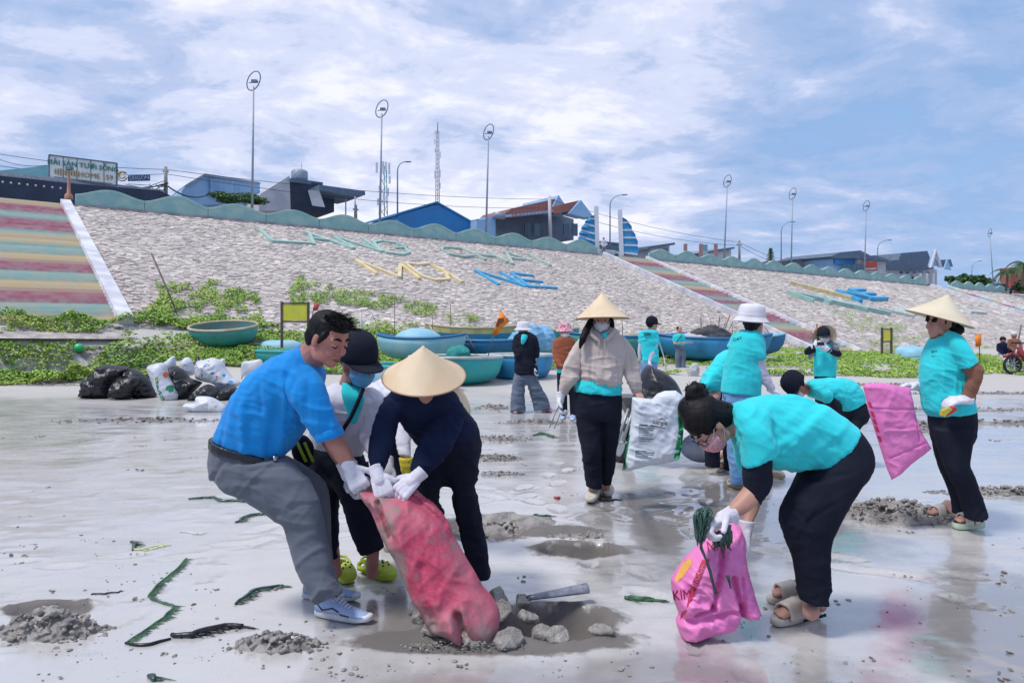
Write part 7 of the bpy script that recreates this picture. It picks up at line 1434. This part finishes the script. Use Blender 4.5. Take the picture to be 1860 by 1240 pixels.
def front(px, d0, d1=None):                     # outline on an upright plane running from distance d0 at its left end to d1 at its right end
    x0 = min(p[0] for p in px); x1 = max(p[0] for p in px); d1 = d1 or d0
    return [Wp(x, y, 1/((1/d0)*(1-(x-x0)/(x1-x0+1e-9))+(1/d1)*(x-x0)/(x1-x0+1e-9))) for x, y in px]
def slab2(px, d0, d1, th, m, name, parent, off=0.):
    g = MB(); P = [p-bk*off for p in front(px, d0, d1)]; g.prism(P, bk*th); return obj(name, g, m, parent)
def bld(px, label, cat='building', name='building', d=None):
    dd, s = pdep(px); d = d or dd+8; p = topP(s)+bk*8; return root(name, p, label, cat), d
# shed with sign, far left
rt, d = bld(60, 'long dark shed with teal sheet roof at the far left of the skyline', name='long_shed')
slab2([(-180, 300), (-180, 372), (150, 372), (320, 360), (290, 346), (210, 340), (120, 332)], 38, 50, 6, DARKW, 'wall', rt)
slab2([(-180, 285), (-180, 300), (130, 336), (300, 352), (296, 345), (130, 326), (0, 312)], 38, 50, 6.2, mat('fascia_grey', (.4, .42, .46), .7), 'fascia', rt, .1)
slab2([(-150, 312), (-10, 308), (90, 298), (90, 326), (0, 316)], 42, 46, 3, TEALR, 'roof', rt, -.5)
for i in range(9): g = MB(); g.ball(Wp(5+i*15, 331+i*1.6, 41.2+i*.3)-bk*.05, .06); obj('bulb', g, CONC, rt, True)
rt = root('shop_sign', Wp(150, 345, 46), 'white framed rooftop sign with green and gold Vietnamese lettering', 'sign')
ft = front([(88, 285), (210, 300), (210, 340), (88, 326)], 44.5, 47.5); ft = [p-bk*.6 for p in ft]
g = MB(); g.prism([ft[0], ft[1], ft[2], ft[3]], bk*.04); obj('panel', g, mat('sign_white', (.78, .80, .80), .7, col2=(.68, .72, .70), ns=2), rt)
rtv = (ft[1]-ft[0]).normalized(); 
for a, b in ((0, 1), (1, 2), (2, 3), (3, 0)): g = MB(); g.bar(ft[a]-bk*.03, ft[b]-bk*.03, .07); obj('frame', g, STL, rt)
for t in (.2, .4, .6, .8): g = MB(); g.bar(ft[0].lerp(ft[1], t)-bk*.03, ft[3].lerp(ft[2], t)-bk*.03, .025); obj('frame_bar', g, STL, rt)
L0 = (ft[1]-ft[0]).length
text('HẢI SẢN TƯƠI SỐNG', ft[0].lerp(ft[1], .5)-V3((0, 0, .42))-bk*.06, rtv, (0, 0, 1), L0/9.0, mat('sign_green', (.02, .25, .20), .6), rt, thick=.02); text('HOME 159', ft[0].lerp(ft[1], .68)-V3((0, 0, .98))-bk*.06, rtv, (0, 0, 1), L0/8.6, GOLD, rt, thick=.02)
for i in range(9):
    g = MB(); p = ft[0].lerp(ft[1], .09+.038*i)-V3((0, 0, .95))-bk*.06; g.box(p, .07, .03, .30+.06*(i % 3)); obj('worn_letter', g, GOLD, rt)
g = MB(); p0, p1 = ft[3].lerp(ft[0], .06), ft[2].lerp(ft[1], .06); g.bar(p0+rtv*.3-bk*.05, p1-rtv*.3-bk*.05, .14, .02); obj('faded_line', g, mat('faded_gold', (.55, .45, .3), .7), rt)
rt = root('roof_sign', Wp(240, 345, 48), 'small dark blue sign beside a round gold emblem on the rooftop', 'sign'); ft = [p-bk*.6 for p in front([(230, 322), (270, 320), (270, 331), (230, 332)], 47.5, 48.5)]; g = MB(); g.prism(ft, bk*.05); obj('panel', g, mat('sign_navy', (.02, .08, .22), .6), rt); text('SÀIGÒN', (ft[0]+ft[2])/2-bk*.04, (ft[1]-ft[0]), (0, 0, 1), .34, CONC, rt, thick=.01)
g = MB()
for r_ in (.32, .2): g.tube([Wp(222, 320, 47.5)+V3((r_*math.cos(a), 0, r_*.95*math.sin(a)+(.0 if r_ > .3 else .05))) for a in np.linspace(.6, 6.0, 20)], .05, 6)
obj('emblem', g, GOLD, rt, True)
rt = root('lantern_post', Wp(127, 362, 42), 'slim terracotta lantern post in front of the shed sign', 'lantern'); g = MB(); g.lathe([(.22, 0), (.2, .25), (.1, .35), (.07, 1.1), (.05, 1.6)], Wp(125, 362, 41), n=12); obj('post', g, mat('terracotta', (.45, .22, .15), .8), rt, True); g = MB(); g.box(Wp(126, 306, 41), .3, .3, .16); obj('lantern', g, STL, rt)
# light blue building
rt, d = bld(400, 'light blue box building with slanting roof left of the tall lamp post', name='blue_building'); slab2([(340, 335), (372, 318), (472, 333), (472, 372), (330, 372), (330, 346)], 56, 60, 8, BLW, 'wall', rt); slab2([(338, 335), (372, 315), (473, 331), (473, 334), (372, 319), (340, 338)], 55.9, 59.9, 8.2, STL2, 'roof', rt)
for x in (380, 420): slab2([(x, 325+(x-372)*.13), (x+14, 327+(x-372)*.13), (x+14, 360), (x, 360)], 57.5, 58, .1, mat('blue_panel', (.22, .38, .60), .7), 'panel', rt, .4)
# shrub by it
def shrub(c, rx, ry, rz, n, size, label, cat='shrub', m=None, name='shrub', seed=1):
    rt = root(name, c, label, cat); c = Vector(c); r = random.Random(seed); g = MB()
    for k in range(4): g.tube([c, c+V3((r.uniform(-.5, .5)*rx, r.uniform(-.3, .3)*ry, rz*r.uniform(.9, 1.5)))], [.05*rz, .015*rz], 6)
    obj('stem', g, POLE, rt, True); P = []; B = [(r.uniform(-.6, .6)*rx, r.uniform(-.6, .6)*ry, r.uniform(.5, 1.5)*rz, r.uniform(.35, .6)) for _ in range(12)]
    for i in range(n): b = r.choice(B); v = Vector((r.gauss(0, 1), r.gauss(0, 1), r.gauss(0, 1))).normalized()*r.uniform(.6, 1.05)*b[3]; P.append(tuple(c+V3((b[0]+v.x*rx, b[1]+v.y*ry, b[2]+v.z*rz))))
    leaves(P, size, 'foliage', m or LEAFD, rt, 1.2, kind=None); return rt
shrub(Wp(432, 372, 50), 1.9, 1.2, .45, 2600, .10, 'round dark green shrub beside the left tall lamp post')
# white building with dark front and awning
rt, d = bld(560, 'white and dark building with a flat awning roof and rooftop water tank', name='awning_house')
slab2([(473, 352), (526, 319), (528, 383), (470, 383)], 56, 58, 9, CONC, 'side_wall', rt); slab2([(527, 326), (584, 334), (584, 345), (607, 350), (607, 385), (527, 385)], 58, 60.5, 8, DARKW, 'front_wall', rt); slab2([(527, 324), (585, 332), (585, 339), (527, 331)], 57.9, 60.2, 8.4, GRR, 'parapet', rt, .2)
slab2([(570, 340), (652, 351), (653, 358), (636, 362), (570, 350)], 58, 61, 4, GRR, 'awning', rt, 1.2); slab2([(548, 351), (568, 352), (578, 381), (556, 378)], 58, 58.6, .1, CONC, 'poster_panel', rt, 1.5)
for x in (628, 645): g = MB(); g.tube([Wp(x, 357, 59), Wp(x, 395, 59)], .06, 6); obj('post', g, STL2, rt, True)
g = MB(); g.lathe([(0.1, 0), (.62, 0), (.66, .15), (.66, .7), (.5, .85), (.1, .9)], Wp(544, 328, 60), n=20); obj('water_tank', g, STL2, rt, True); g = MB(); g.tube([Wp(548, 330, 60), Wp(548, 296, 60)], .025, 5); obj('antenna', g, STL, rt, True); g = MB(); g.tube([Wp(552, 328, 60), Wp(552, 314, 60)], .05, 5); obj('pipe', g, STL2, rt, True)
for i in range(4): slab2([(540+i*16, 366), (550+i*16, 368), (550+i*16, 380), (540+i*16, 379)], 59+i*.4, 59.2+i*.4, .06, GLS, 'window', rt, .12)
# blue gable roof
rt, d = bld(795, 'bright blue gabled sheet-metal hall behind the parapet', name='blue_hall'); slab2([(724, 391), (794, 371), (884, 420), (884, 430), (724, 430)], 66, 71, 14, BLRF, 'gable_wall', rt)
g = MB(); q0, q1, q2 = [Wp(x, y, d_) for x, y, d_ in ((721, 391, 65.9), (794, 369, 68), (888, 422, 71))]
for a, b in ((q0, q1), (q1, q2)): g.prism([a, b, b+V3((0, 0, .18)), a+V3((0, 0, .18))], bk*14.5)
obj('roof', g, BLRF, rt)
for x in (985, ): pass
# red roofed house with blue gables
rt, d = bld(960, 'house with faded red tile roof and pale blue gables left of the sail gate', name='red_roofed_house')
slab2([(866, 398), (930, 393), (1000, 385), (1042, 398), (1042, 436), (866, 436)], 72, 75, 10, mat('grey_blue_wall', (.16, .20, .27), .8, ns=1), 'wall', rt)
slab2([(915, 382), (996, 364), (1000, 384), (918, 398), (897, 400)], 72, 74, 5, REDR, 'roof', rt, 1.2); slab2([(993, 386), (1008, 356), (1020, 374), (1022, 392)], 73, 73.6, 6, BLW, 'gable', rt, .6); slab2([(1000, 376), (1034, 368), (1016, 388), (1002, 390)], 72, 73, 2, REDR, 'front_roof', rt, 1.5); slab2([(1012, 392), (1034, 368), (1056, 397), (1040, 399)], 72.5, 73.5, 1.2, BLW, 'front_gable', rt, 1.8); slab2([(866, 398), (1000, 384), (1056, 396), (1056, 400), (1000, 388), (866, 402)], 71.5, 74, 1.2, BLW, 'eaves', rt, 1.6)
g = MB(); g.tube([Wp(998, 356, 70), Wp(1000, 432, 70)], .16, 6); obj('column', g, CONC, rt, True)
for i, x in enumerate((945, 962, 1015, 1030, 985)): slab2([(x, 408), (x+10, 408), (x+10, 430), (x, 430)], 73, 73.2, .1, GLS, 'window', rt, .8)
for i in range(12): g = MB(); x = 915+i*7; g.bar(Wp(x+6, 382-i*1.5, 70.8)-bk*0, Wp(x, 398-i*1.1, 70.8), .08, .08); obj('roof_ridge', g, REDR, rt)
rt, d = bld(890, 'small light blue annex with a dark tank left of the red-roofed house', name='blue_annex'); slab2([(866, 400), (900, 396), (900, 432), (866, 425)], 69, 70, 4, BLW, 'wall', rt); g = MB(); g.lathe([(.05, 0), (.6, 0), (.6, .6), (.05, .7)], Wp(906, 398, 70), n=16); obj('water_tank', g, STL2, rt, True)
# sail gates
SAIL = mat('sail_blue', (.03, .25, .52), .6, col2=(.05, .30, .58), ns=1.2); MAST = mat('mast_white', (.6, .63, .70), .6)
def sail(mx0, my0, mx1, my1, outer, d, label):
    rt = root('sail_gate', Wp(mx1, my1, d), label, 'gate pillar'); g = MB(); g.bar(Wp(mx0, my0, d), Wp(mx1, my1, d), .34, .34, up=(0, 1, 0)); obj('mast', g, MAST, rt); n = len(outer)
    for i in range(n-1):
        t0, t1 = i/(n-1), (i+1)/(n-1); a = (mx0+(mx1-mx0)*(.12+.8*t0), my0+(my1-my0)*(.12+.8*t0)); b = (mx0+(mx1-mx0)*(.12+.8*t1), my0+(my1-my0)*(.12+.8*t1)); o0, o1 = outer[i], outer[i+1]
        bul = ((o0[0]+o1[0])/2+(2.5 if o0[0] > mx0 else -2.5), (o0[1]+o1[1])/2)
        g = MB(); g.prism([Wp(*a, d), Wp(*o0, d), Wp(*bul, d-.3), Wp(*o1, d), Wp(*b, d)], (0, .18, 0)); obj('sail_panel', g, SAIL, rt); g = MB(); g.bar(Wp(*b, d-.05), Wp(*o1, d-.05), .12); obj('batten', g, MAST, rt)
sail(1083, 375, 1085, 460, [(1081, 390), (1070, 396), (1062, 406), (1056, 418), (1053, 428), (1052, 436)], 62, 'left white mast with blue ribbed sail at the head of the striped stairs'); sail(1126, 381, 1129, 465, [(1130, 394), (1142, 404), (1148, 418), (1155, 432), (1158, 446), (1158, 462)], 63.5, 'right white mast with blue ribbed sail at the head of the striped stairs')
def house(px, label, walls, d0, d1, roof=None, wins=(), wm=CONC, rm=GRR, name='house', th=7):
    rt, d = bld(px, label, name=name); slab2(walls, d0, d1, th, wm, 'wall', rt)
    if roof: slab2(roof, d0-.3, d1-.3, th+.8, rm, 'roof', rt, .35)
    for x, y, w, h, m_ in wins: slab2([(x, y), (x+w, y), (x+w, y+h), (x, y+h)], d0+(d1-d0)*.5, d0+(d1-d0)*.5+.05, .12, m_, 'window', rt, 1.3)
    return rt
house(1108, 'low blue shop seen between the two sails', [(1088, 440), (1130, 444), (1130, 468), (1088, 462)], 80, 82, [(1086, 438), (1132, 443), (1132, 447), (1086, 442)], [(1100, 450, 20, 8, GLS)], BLW)
house(1195, 'white flat building with sloped roof right of the sail gate', [(1180, 450), (1216, 444), (1216, 466), (1180, 466)], 84, 86, [(1172, 449), (1222, 441), (1222, 445), (1172, 453)], [(1190, 452, 8, 6, GLS)])
g_ = house(1300, 'low pale building with brick posts behind the parapet', [(1272, 458), (1328, 450), (1328, 474), (1272, 472)], 88, 92, [(1250, 462), (1330, 449), (1330, 452), (1250, 466)], [(1258, 446, 12, 18, mat('teal_board', (.15, .32, .36), .7))])
for x in (1245, 1273, 1300): g = MB(); g.bar(Wp(x, 443, 84), Wp(x, 472, 84), .35); obj('brick_post', g, mat('brick_pink', (.35, .2, .2), .9), g_)
house(1460, 'long low grey brick building right of the small conifer', [(1428, 474), (1515, 466), (1515, 500), (1428, 492)], 98, 102, [(1426, 472), (1500, 466), (1500, 468), (1426, 475)], (), BRK)
r_ = house(1545, 'shop with blue band and row of windows under a dark hipped roof', [(1513, 470), (1560, 470), (1560, 498), (1513, 497)], 96, 98, [(1505, 466), (1520, 459), (1558, 455), (1580, 466), (1560, 470), (1513, 470)], [(1515+i*8, 481, 5, 12, GLS) for i in range(5)], BLW)
slab2([(1513, 471), (1559, 471), (1559, 482), (1513, 480)], 96, 98, .1, BLRF, 'blue_band', r_, .3)
r_ = house(1585, 'building with a red and white shop board and dark parapet', [(1558, 468), (1608, 470), (1610, 500), (1558, 498)], 97, 99, [(1556, 466), (1585, 464), (1610, 472), (1610, 475), (1556, 470)], (), CONC); slab2([(1560, 476), (1585, 475), (1585, 492), (1560, 491)], 97, 97.5, .12, REDW, 'shop_board', r_, .6); slab2([(1563, 488), (1582, 487), (1582, 489.5), (1563, 490.5)], 96.5, 97, .1, CONC, 'board_line', r_, .7)
r_ = house(1650, 'white house with steep dark slate roof and two gables', [(1610, 490), (1690, 486), (1702, 490), (1702, 518), (1612, 505)], 100, 104, [(1612, 490), (1610, 474), (1628, 472), (1632, 460), (1680, 456), (1692, 488), (1670, 492)], [(1618+i*12, 494, 5, 4, GLS) for i in range(5)], CONC)
slab2([(1673, 484), (1681, 456), (1690, 484)], 98, 98.5, .15, BLW, 'gable', r_, 1.); slab2([(1692, 490), (1698, 472), (1705, 492)], 98, 98.5, .15, BLW, 'gable', r_, 1.6); slab2([(1671, 487), (1681, 454), (1693, 487), (1690, 487), (1681, 459), (1674, 487)], 98, 98.5, .3, MAST, 'bargeboard', r_, 1.4); slab2([(1680, 474), (1700, 473), (1704, 486), (1688, 486)], 99, 99.5, .8, GRR, 'dormer_roof', r_, 1.9)
for x in (1672, 1684, 1696): g = MB(); g.bar(Wp(x, 496, 97), Wp(x, 516, 97), .2); obj('column', g, CONC, r_)
house(1850, 'plain red building at the right edge of the skyline', [(1836, 486), (1875, 484), (1900, 484), (1900, 535), (1836, 530)], 112, 118, None, [(1846, 496, 10, 3, CONC)], REDW, th=1.5)
# vehicles on the promenade
def car(c, L_, m_, label, ang):
    rt = root('parked_car', c, label, 'car'); X = V3((math.cos(ang), math.sin(ang), 0)); Y = V3((-math.sin(ang), math.cos(ang), 0)); Z = V3((0, 0, 1)); c = Vector(c)
    def sec_(x, w, z0, z1): return [c+X*x+Y*(s*w)+Z*z for s, z in ((-1, z0), (-1, z1-.08), (-.8, z1), (.8, z1), (1, z1-.08), (1, z0))]
    g = MB(); g.rings([sec_(x, w, .25, z) for x, w, z in ((-L_/2, .75, .7), (-L_/2+.15, .84, .88), (-L_/4, .87, .95), (L_/4, .87, .95), (L_/2-.2, .82, .8), (L_/2, .72, .6))]); obj('body', g, m_, rt); g = MB(); g.rings([sec_(x, w, .9, z) for x, w, z in ((-L_*.38, .7, .95), (-L_*.28, .66, 1.45), (L_*.12, .66, 1.48), (L_*.28, .72, .95))]); obj('windows', g, GLS, rt); g = MB(); g.rings([sec_(x, .62, 1.40, z) for x, z in ((-L_*.27, 1.48), (L_*.11, 1.52))]); obj('roof', g, m_, rt)
    for x in (-L_*.3, L_*.3):
        for s_ in (-1, 1): g = MB(); g.tube([c+X*x+Y*(.88*s_)+Z*.32, c+X*x+Y*(.70*s_)+Z*.32], .32, 16); obj('wheel', g, TY, rt)
CARW = mat('white_car_paint', (.6, .62, .66), .3, coat=.5)
dd, s = pdep(1830); car(topP(s)+bk*1.0+V3((0, 0, .0)), 5.0, CARW, 'white car parked at the right end of the promenade', .6); dd, s = pdep(1150); car(topP(31.0)+bk*3.5, 4.0, CARW, 'white and red car just right of the sail gate', .6)
# tall park lamps with leaf-shaped ring heads
def ring_lamp(x0, y0, x1, yb, k, label):
    d, s = pdep(x1); d += .5; b = Wp(x1, yb, d); t = Wp(x0, y0, d); rt = root('park_lamp', b, label, 'street lamp', 'tall park lamps along the parapet'); H = t.z-b.z
    g = MB(); g.tube([b-V3((0, 0, .5)), b.lerp(t, .88)], [.085, .045], 8); obj('pole', g, STL2, rt, True); c = b.lerp(t, .90); g = MB(); w, h = .62*k, .95
    ring_ = [c+V3((w*.62*(math.sin(a)+.35*math.sin(2*a)*0)+ .28*w*(math.cos(a) < 0)*0 + .25*w*-math.cos(a), 0, -h*.62*math.cos(a)+.18)) for a in np.linspace(0, 2*math.pi, 26)]; g.tube(ring_, .035, 6); obj('ring', g, STL, rt, True)
    g = MB(); g.box(c+V3((.08, -.1, .12)), .34, .22, .16); obj('lamp_head', g, STL, rt); g = MB(); g.bar(c+V3((-.3, 0, .05)), c+V3((.3, 0, .12)), .04); obj('bracket', g, STL, rt)
for i, (x0, y0, x1, yb, k) in enumerate(((461, 128, 458, 372, 1.), (694, 181, 690, 396, 1.), (888, 226, 883, 410, .9), (1322, 317, 1315, 472, .9), (1440, 341, 1437, 482, .9), (1574, 363, 1570, 498, .9), (1797, 415, 1805, 520, .6))): ring_lamp(x0, y0, x1, yb, k, ['tallest ring-headed lamp post, farthest left', 'second ring-headed lamp post from the left, beside the telecom mast', 'ring-headed lamp post right of the lattice tower', 'ring-headed lamp post above the far letters\' left end, fourth', 'fifth ring-headed lamp post, beside a curved road lamp', 'sixth ring-headed lamp post, in front of the shop board', 'last small ring-headed lamp post at far right'][i])
def arm_lamp(xb, yb, yt, xh, yh, d, label):
    rt = root('road_lamp', Wp(xb, yb, d), label, 'street lamp', 'curved road lamps'); g = MB(); a, c = Wp(xb, yb+12, d), Wp(xb, yt+20, d); e = Wp(xh, yh, d); pts = [a, c]
    for t in (.25, .5, .75, 1): pts.append(V3((c.x+(e.x-c.x)*(1-math.cos(t*1.57)), d, c.z+(e.z-c.z)*math.sin(t*1.57))))
    g.tube(pts, [.09, .07, .06, .05, .05, .04], 7); obj('pole', g, STL2, rt, True); g = MB(); g.ball(e+V3((.25, 0, 0)), .38, .12, .07); obj('lamp_head', g, STL, rt, True)
for a in ((722, 400, 290, 736, 294, 72, 'curved road lamp left of the blue hall'), (1108, 460, 352, 1130, 354, 80, 'curved road lamp between the two sails'), (1419, 484, 400, 1436, 403, 96, 'curved road lamp beside the fifth ring lamp'), (1594, 500, 432, 1612, 436, 104, 'curved road lamp above the dark-roofed shop'), (1765, 512, 472, 1778, 474, 140, 'smallest far curved road lamp near the palms')): arm_lamp(*a)
# telecom masts
def mast(x, yt, yb, w, d, label, m1, m2, dishes):
    rt = root('telecom_mast', Wp(x, yb, d), label, 'telecom mast'); k = d/F; W_ = w*k; H = (yb-yt)*k; b = Wp(x, yb, d); leg = [(-.5, -.3), (.5, -.3), (0, .5)]; N_ = int(H/(W_*1.1))
    for lx, ly in leg: g = MB(); g.tube([b+V3((lx*W_, ly*W_, 0)), b+V3((lx*W_*.7, ly*W_*.7, H))], W_*.045+.02, 5); obj('leg', g, m1, rt, True)
    g = MB(); g2 = MB()
    for i in range(N_):
        z0, z1 = H*i/N_, H*(i+1)/N_
        for j in range(3):
            a, c = leg[j], leg[(j+1) % 3]; s0 = W_*(1-.3*i/N_); (g if i % 2 else g2).bar(b+V3((a[0]*s0, a[1]*s0, z0)), b+V3((c[0]*s0, c[1]*s0, z1)), W_*.03+.015)
    obj('lattice', g, m1, rt, kind='stuff'); obj('lattice', g2, m2, rt, kind='stuff')
    for dx, dy, hh in dishes: g = MB(); g.box(b+V3((dx*W_, -.5*W_, H-dy*k)), W_*.22, W_*.2, hh*k); obj('antenna_panel', g, MAST, rt)
mast(795, 238, 372, 7, 95, 'slim red and white lattice mast in the middle of the skyline', STL2, mat('mast_red', (.5, .2, .2), .7), [(-.7, 20, 8), (.7, 44, 12), (.7, 78, 14), (-.7, 80, 14), (.7, 100, 10), (-.6, 4, 5), (-.6, 36, 8)])
g = MB(); g.tube([Wp(795, 240, 95), Wp(795, 222, 95)], .06, 5); obj('lightning_rod', g, STL, [o for o in bpy.data.objects if o.name == 'telecom_mast'][0], True)
mast(697, 300, 392, 15, 90, 'wide three-legged telecom mast behind the second lamp post', TEALR, STL2, [(-.75, 6, 18), (.75, 8, 20), (0, 5, 20), (-.4, 45, 12), (.6, 50, 14), (.1, 62, 12), (-.6, 68, 12), (.8, 28, 14), (.35, 4, 16)])
# utility poles and wires
def upole(x, yt, yb, d, label): rt = root('utility_pole', Wp(x, yb, d), label, 'utility pole'); g = MB(); g.tube([Wp(x, yb+10, d), Wp(x, yt, d)], [.16, .11], 8); obj('pole', g, mat('concrete_pole', (.28, .27, .28), .9), rt, True); g = MB(); g.bar(Wp(x-5, yt+8, d), Wp(x+5, yt+9, d), .1); obj('crossarm', g, STL, rt); return rt
up = upole(301, 303, 352, 52, 'utility pole with tangled cables left of the light blue building'); upole(646, 372, 398, 60, 'short utility pole under the awning house'); upole(1343, 436, 470, 84, 'dark utility pole right of the low pale building')
for k in range(10):
    g = MB(); x0 = rnd.uniform(225, 298); g.tube([Wp(x0, rnd.uniform(333, 350), 51.5), Wp((x0+301)/2+rnd.uniform(-8, 8), rnd.uniform(335, 352), 51.5), Wp(301+rnd.uniform(-3, 8), rnd.uniform(328, 348), 51.8)], .025, 4); obj('cable', g, DARKP, up, True)
def wire(pts, label, sag=1.0, r=.022):
    g = MB(); P = []
    for (a, b) in zip(pts, pts[1:]):
        A, B = Wp(*a), Wp(*b)
        for i in range(14): t = i/13; p = A.lerp(B, t); p.z -= sag*4*t*(1-t); P.append(p)
    g.tube(P, r, 4); obj('overhead_wire', g, DARKP, None, True, label=label, cat='wire')
wire([(-200, 240, 46), (301, 308, 52), (1000, 362, 72), (1343, 440, 84), (1460, 478, 110)], 'upper overhead wire crossing the whole skyline', .5); wire([(-200, 262, 46), (301, 316, 52), (1000, 378, 72), (1343, 446, 84), (1460, 484, 110)], 'lower overhead wire crossing the whole skyline', .7)
wire([(0, 290, 46), (88, 300, 46)], 'short wire running to the rooftop sign', .2); wire([(301, 335, 52), (372, 356, 56)], 'thick black cable sagging right of the tangled utility pole', .4, .05)
# trees
def tree_leafy(px, yb, d, w, h, label, seed, n=1800, size=.3): return shrub(Wp(px, yb, d), w, w*.7, h*.55, n, size, label, 'tree', None, 'tree', seed)
tree_leafy(1740, 520, 125, 2.2, 1.9, 'round dark tree behind the last parapet piece', 11, 1500, .3); tree_leafy(1772, 520, 120, 3.0, 1.7, 'wide low dark tree right of the curved far lamp', 12, 1800, .3); tree_leafy(1858, 530, 105, 1.6, 1.5, 'dark bush in front of the red building', 13, 900, .25)
rt = root('conifer', Wp(1400, 484, 92), 'small tiered conifer standing alone on the skyline', 'tree'); g = MB(); g.tube([Wp(1400, 486, 92), Wp(1400, 450, 92)], [.1, .03], 6); obj('trunk', g, POLE, rt, True); P = []
for t_ in range(8):
    z = 480-t_*3.8; r_ = .65*(1-t_/9)
    for a in range(7):
        for u in np.linspace(.15, 1, 6):
            for _ in range(3): P.append(tuple(Wp(1400, z, 92)+V3((r_*u*math.cos(a*.9+t_)+rnd.gauss(0, .04), r_*u*math.sin(a*.9+t_)+rnd.gauss(0, .04), .12*u*u+rnd.gauss(0, .04)))))
leaves(P, .09, 'foliage', LEAFD, rt, 1.0, kind=None)
def palm(px, yb, yt, d, label, seed):
    r = random.Random(seed); b, t = Wp(px, yb, d), Wp(px+4, yt, d); rt = root('palm_tree', b, label, 'palm'); g = MB(); g.tube([b, b.lerp(t, .5)+V3((.15, 0, 0)), t], [.22, .17, .14], 8); obj('trunk', g, POLE, rt, True)
    for k in range(16):
        a = k*.393+r.uniform(-.2, .2); el = r.uniform(-.1, .9); g = MB(); P = []; L_ = r.uniform(2.0, 2.7)
        for i in range(8): u = i/7; P.append(t+V3((math.cos(a)*L_*u, math.sin(a)*L_*u, L_*(math.sin(el)*u-1.0*u*u))))
        g.tube(P, [.04]*7+[.01], 4); 
        for i in range(1, 8):
            for s_ in (-1, 1):
                for j in range(3): p = P[i-1].lerp(P[i], j/3); sd_ = V3((-math.sin(a), math.cos(a), 0))*s_; e = p+sd_*.55*(1-.5*i/8)+V3((math.cos(a)*.25, math.sin(a)*.25, -.35)); g.add([p, p+(P[i]-P[i-1]).normalized()*.09, e], [(0, 1, 2)])
        obj('frond', g, LEAFD, rt, fix=False)
palm(1826, 528, 492, 104, 'palm tree left of the red building', 1); palm(1856, 520, 478, 100, 'second taller palm at the right edge', 2)
# tiny people up on the promenade
far_person(1099, 462, 1.6, 'tiny person in white helmet at the top of the narrow stairs', CONC, GREYC, WHAT, gnd=topP(28.6)+bk*.3); far_person(1703, 520, 1.5, 'tiny dark figure near the white gabled house', BLACK, BLACK, gnd=topP(82)+bk*2)
far_person(-4, 372, 1.6, 'partly cropped figure in red at the top of the broad stairway', REDW, NAVY, gnd=topP(-16.4)+bk*.4)
for f_ in FIGS: f_.done()
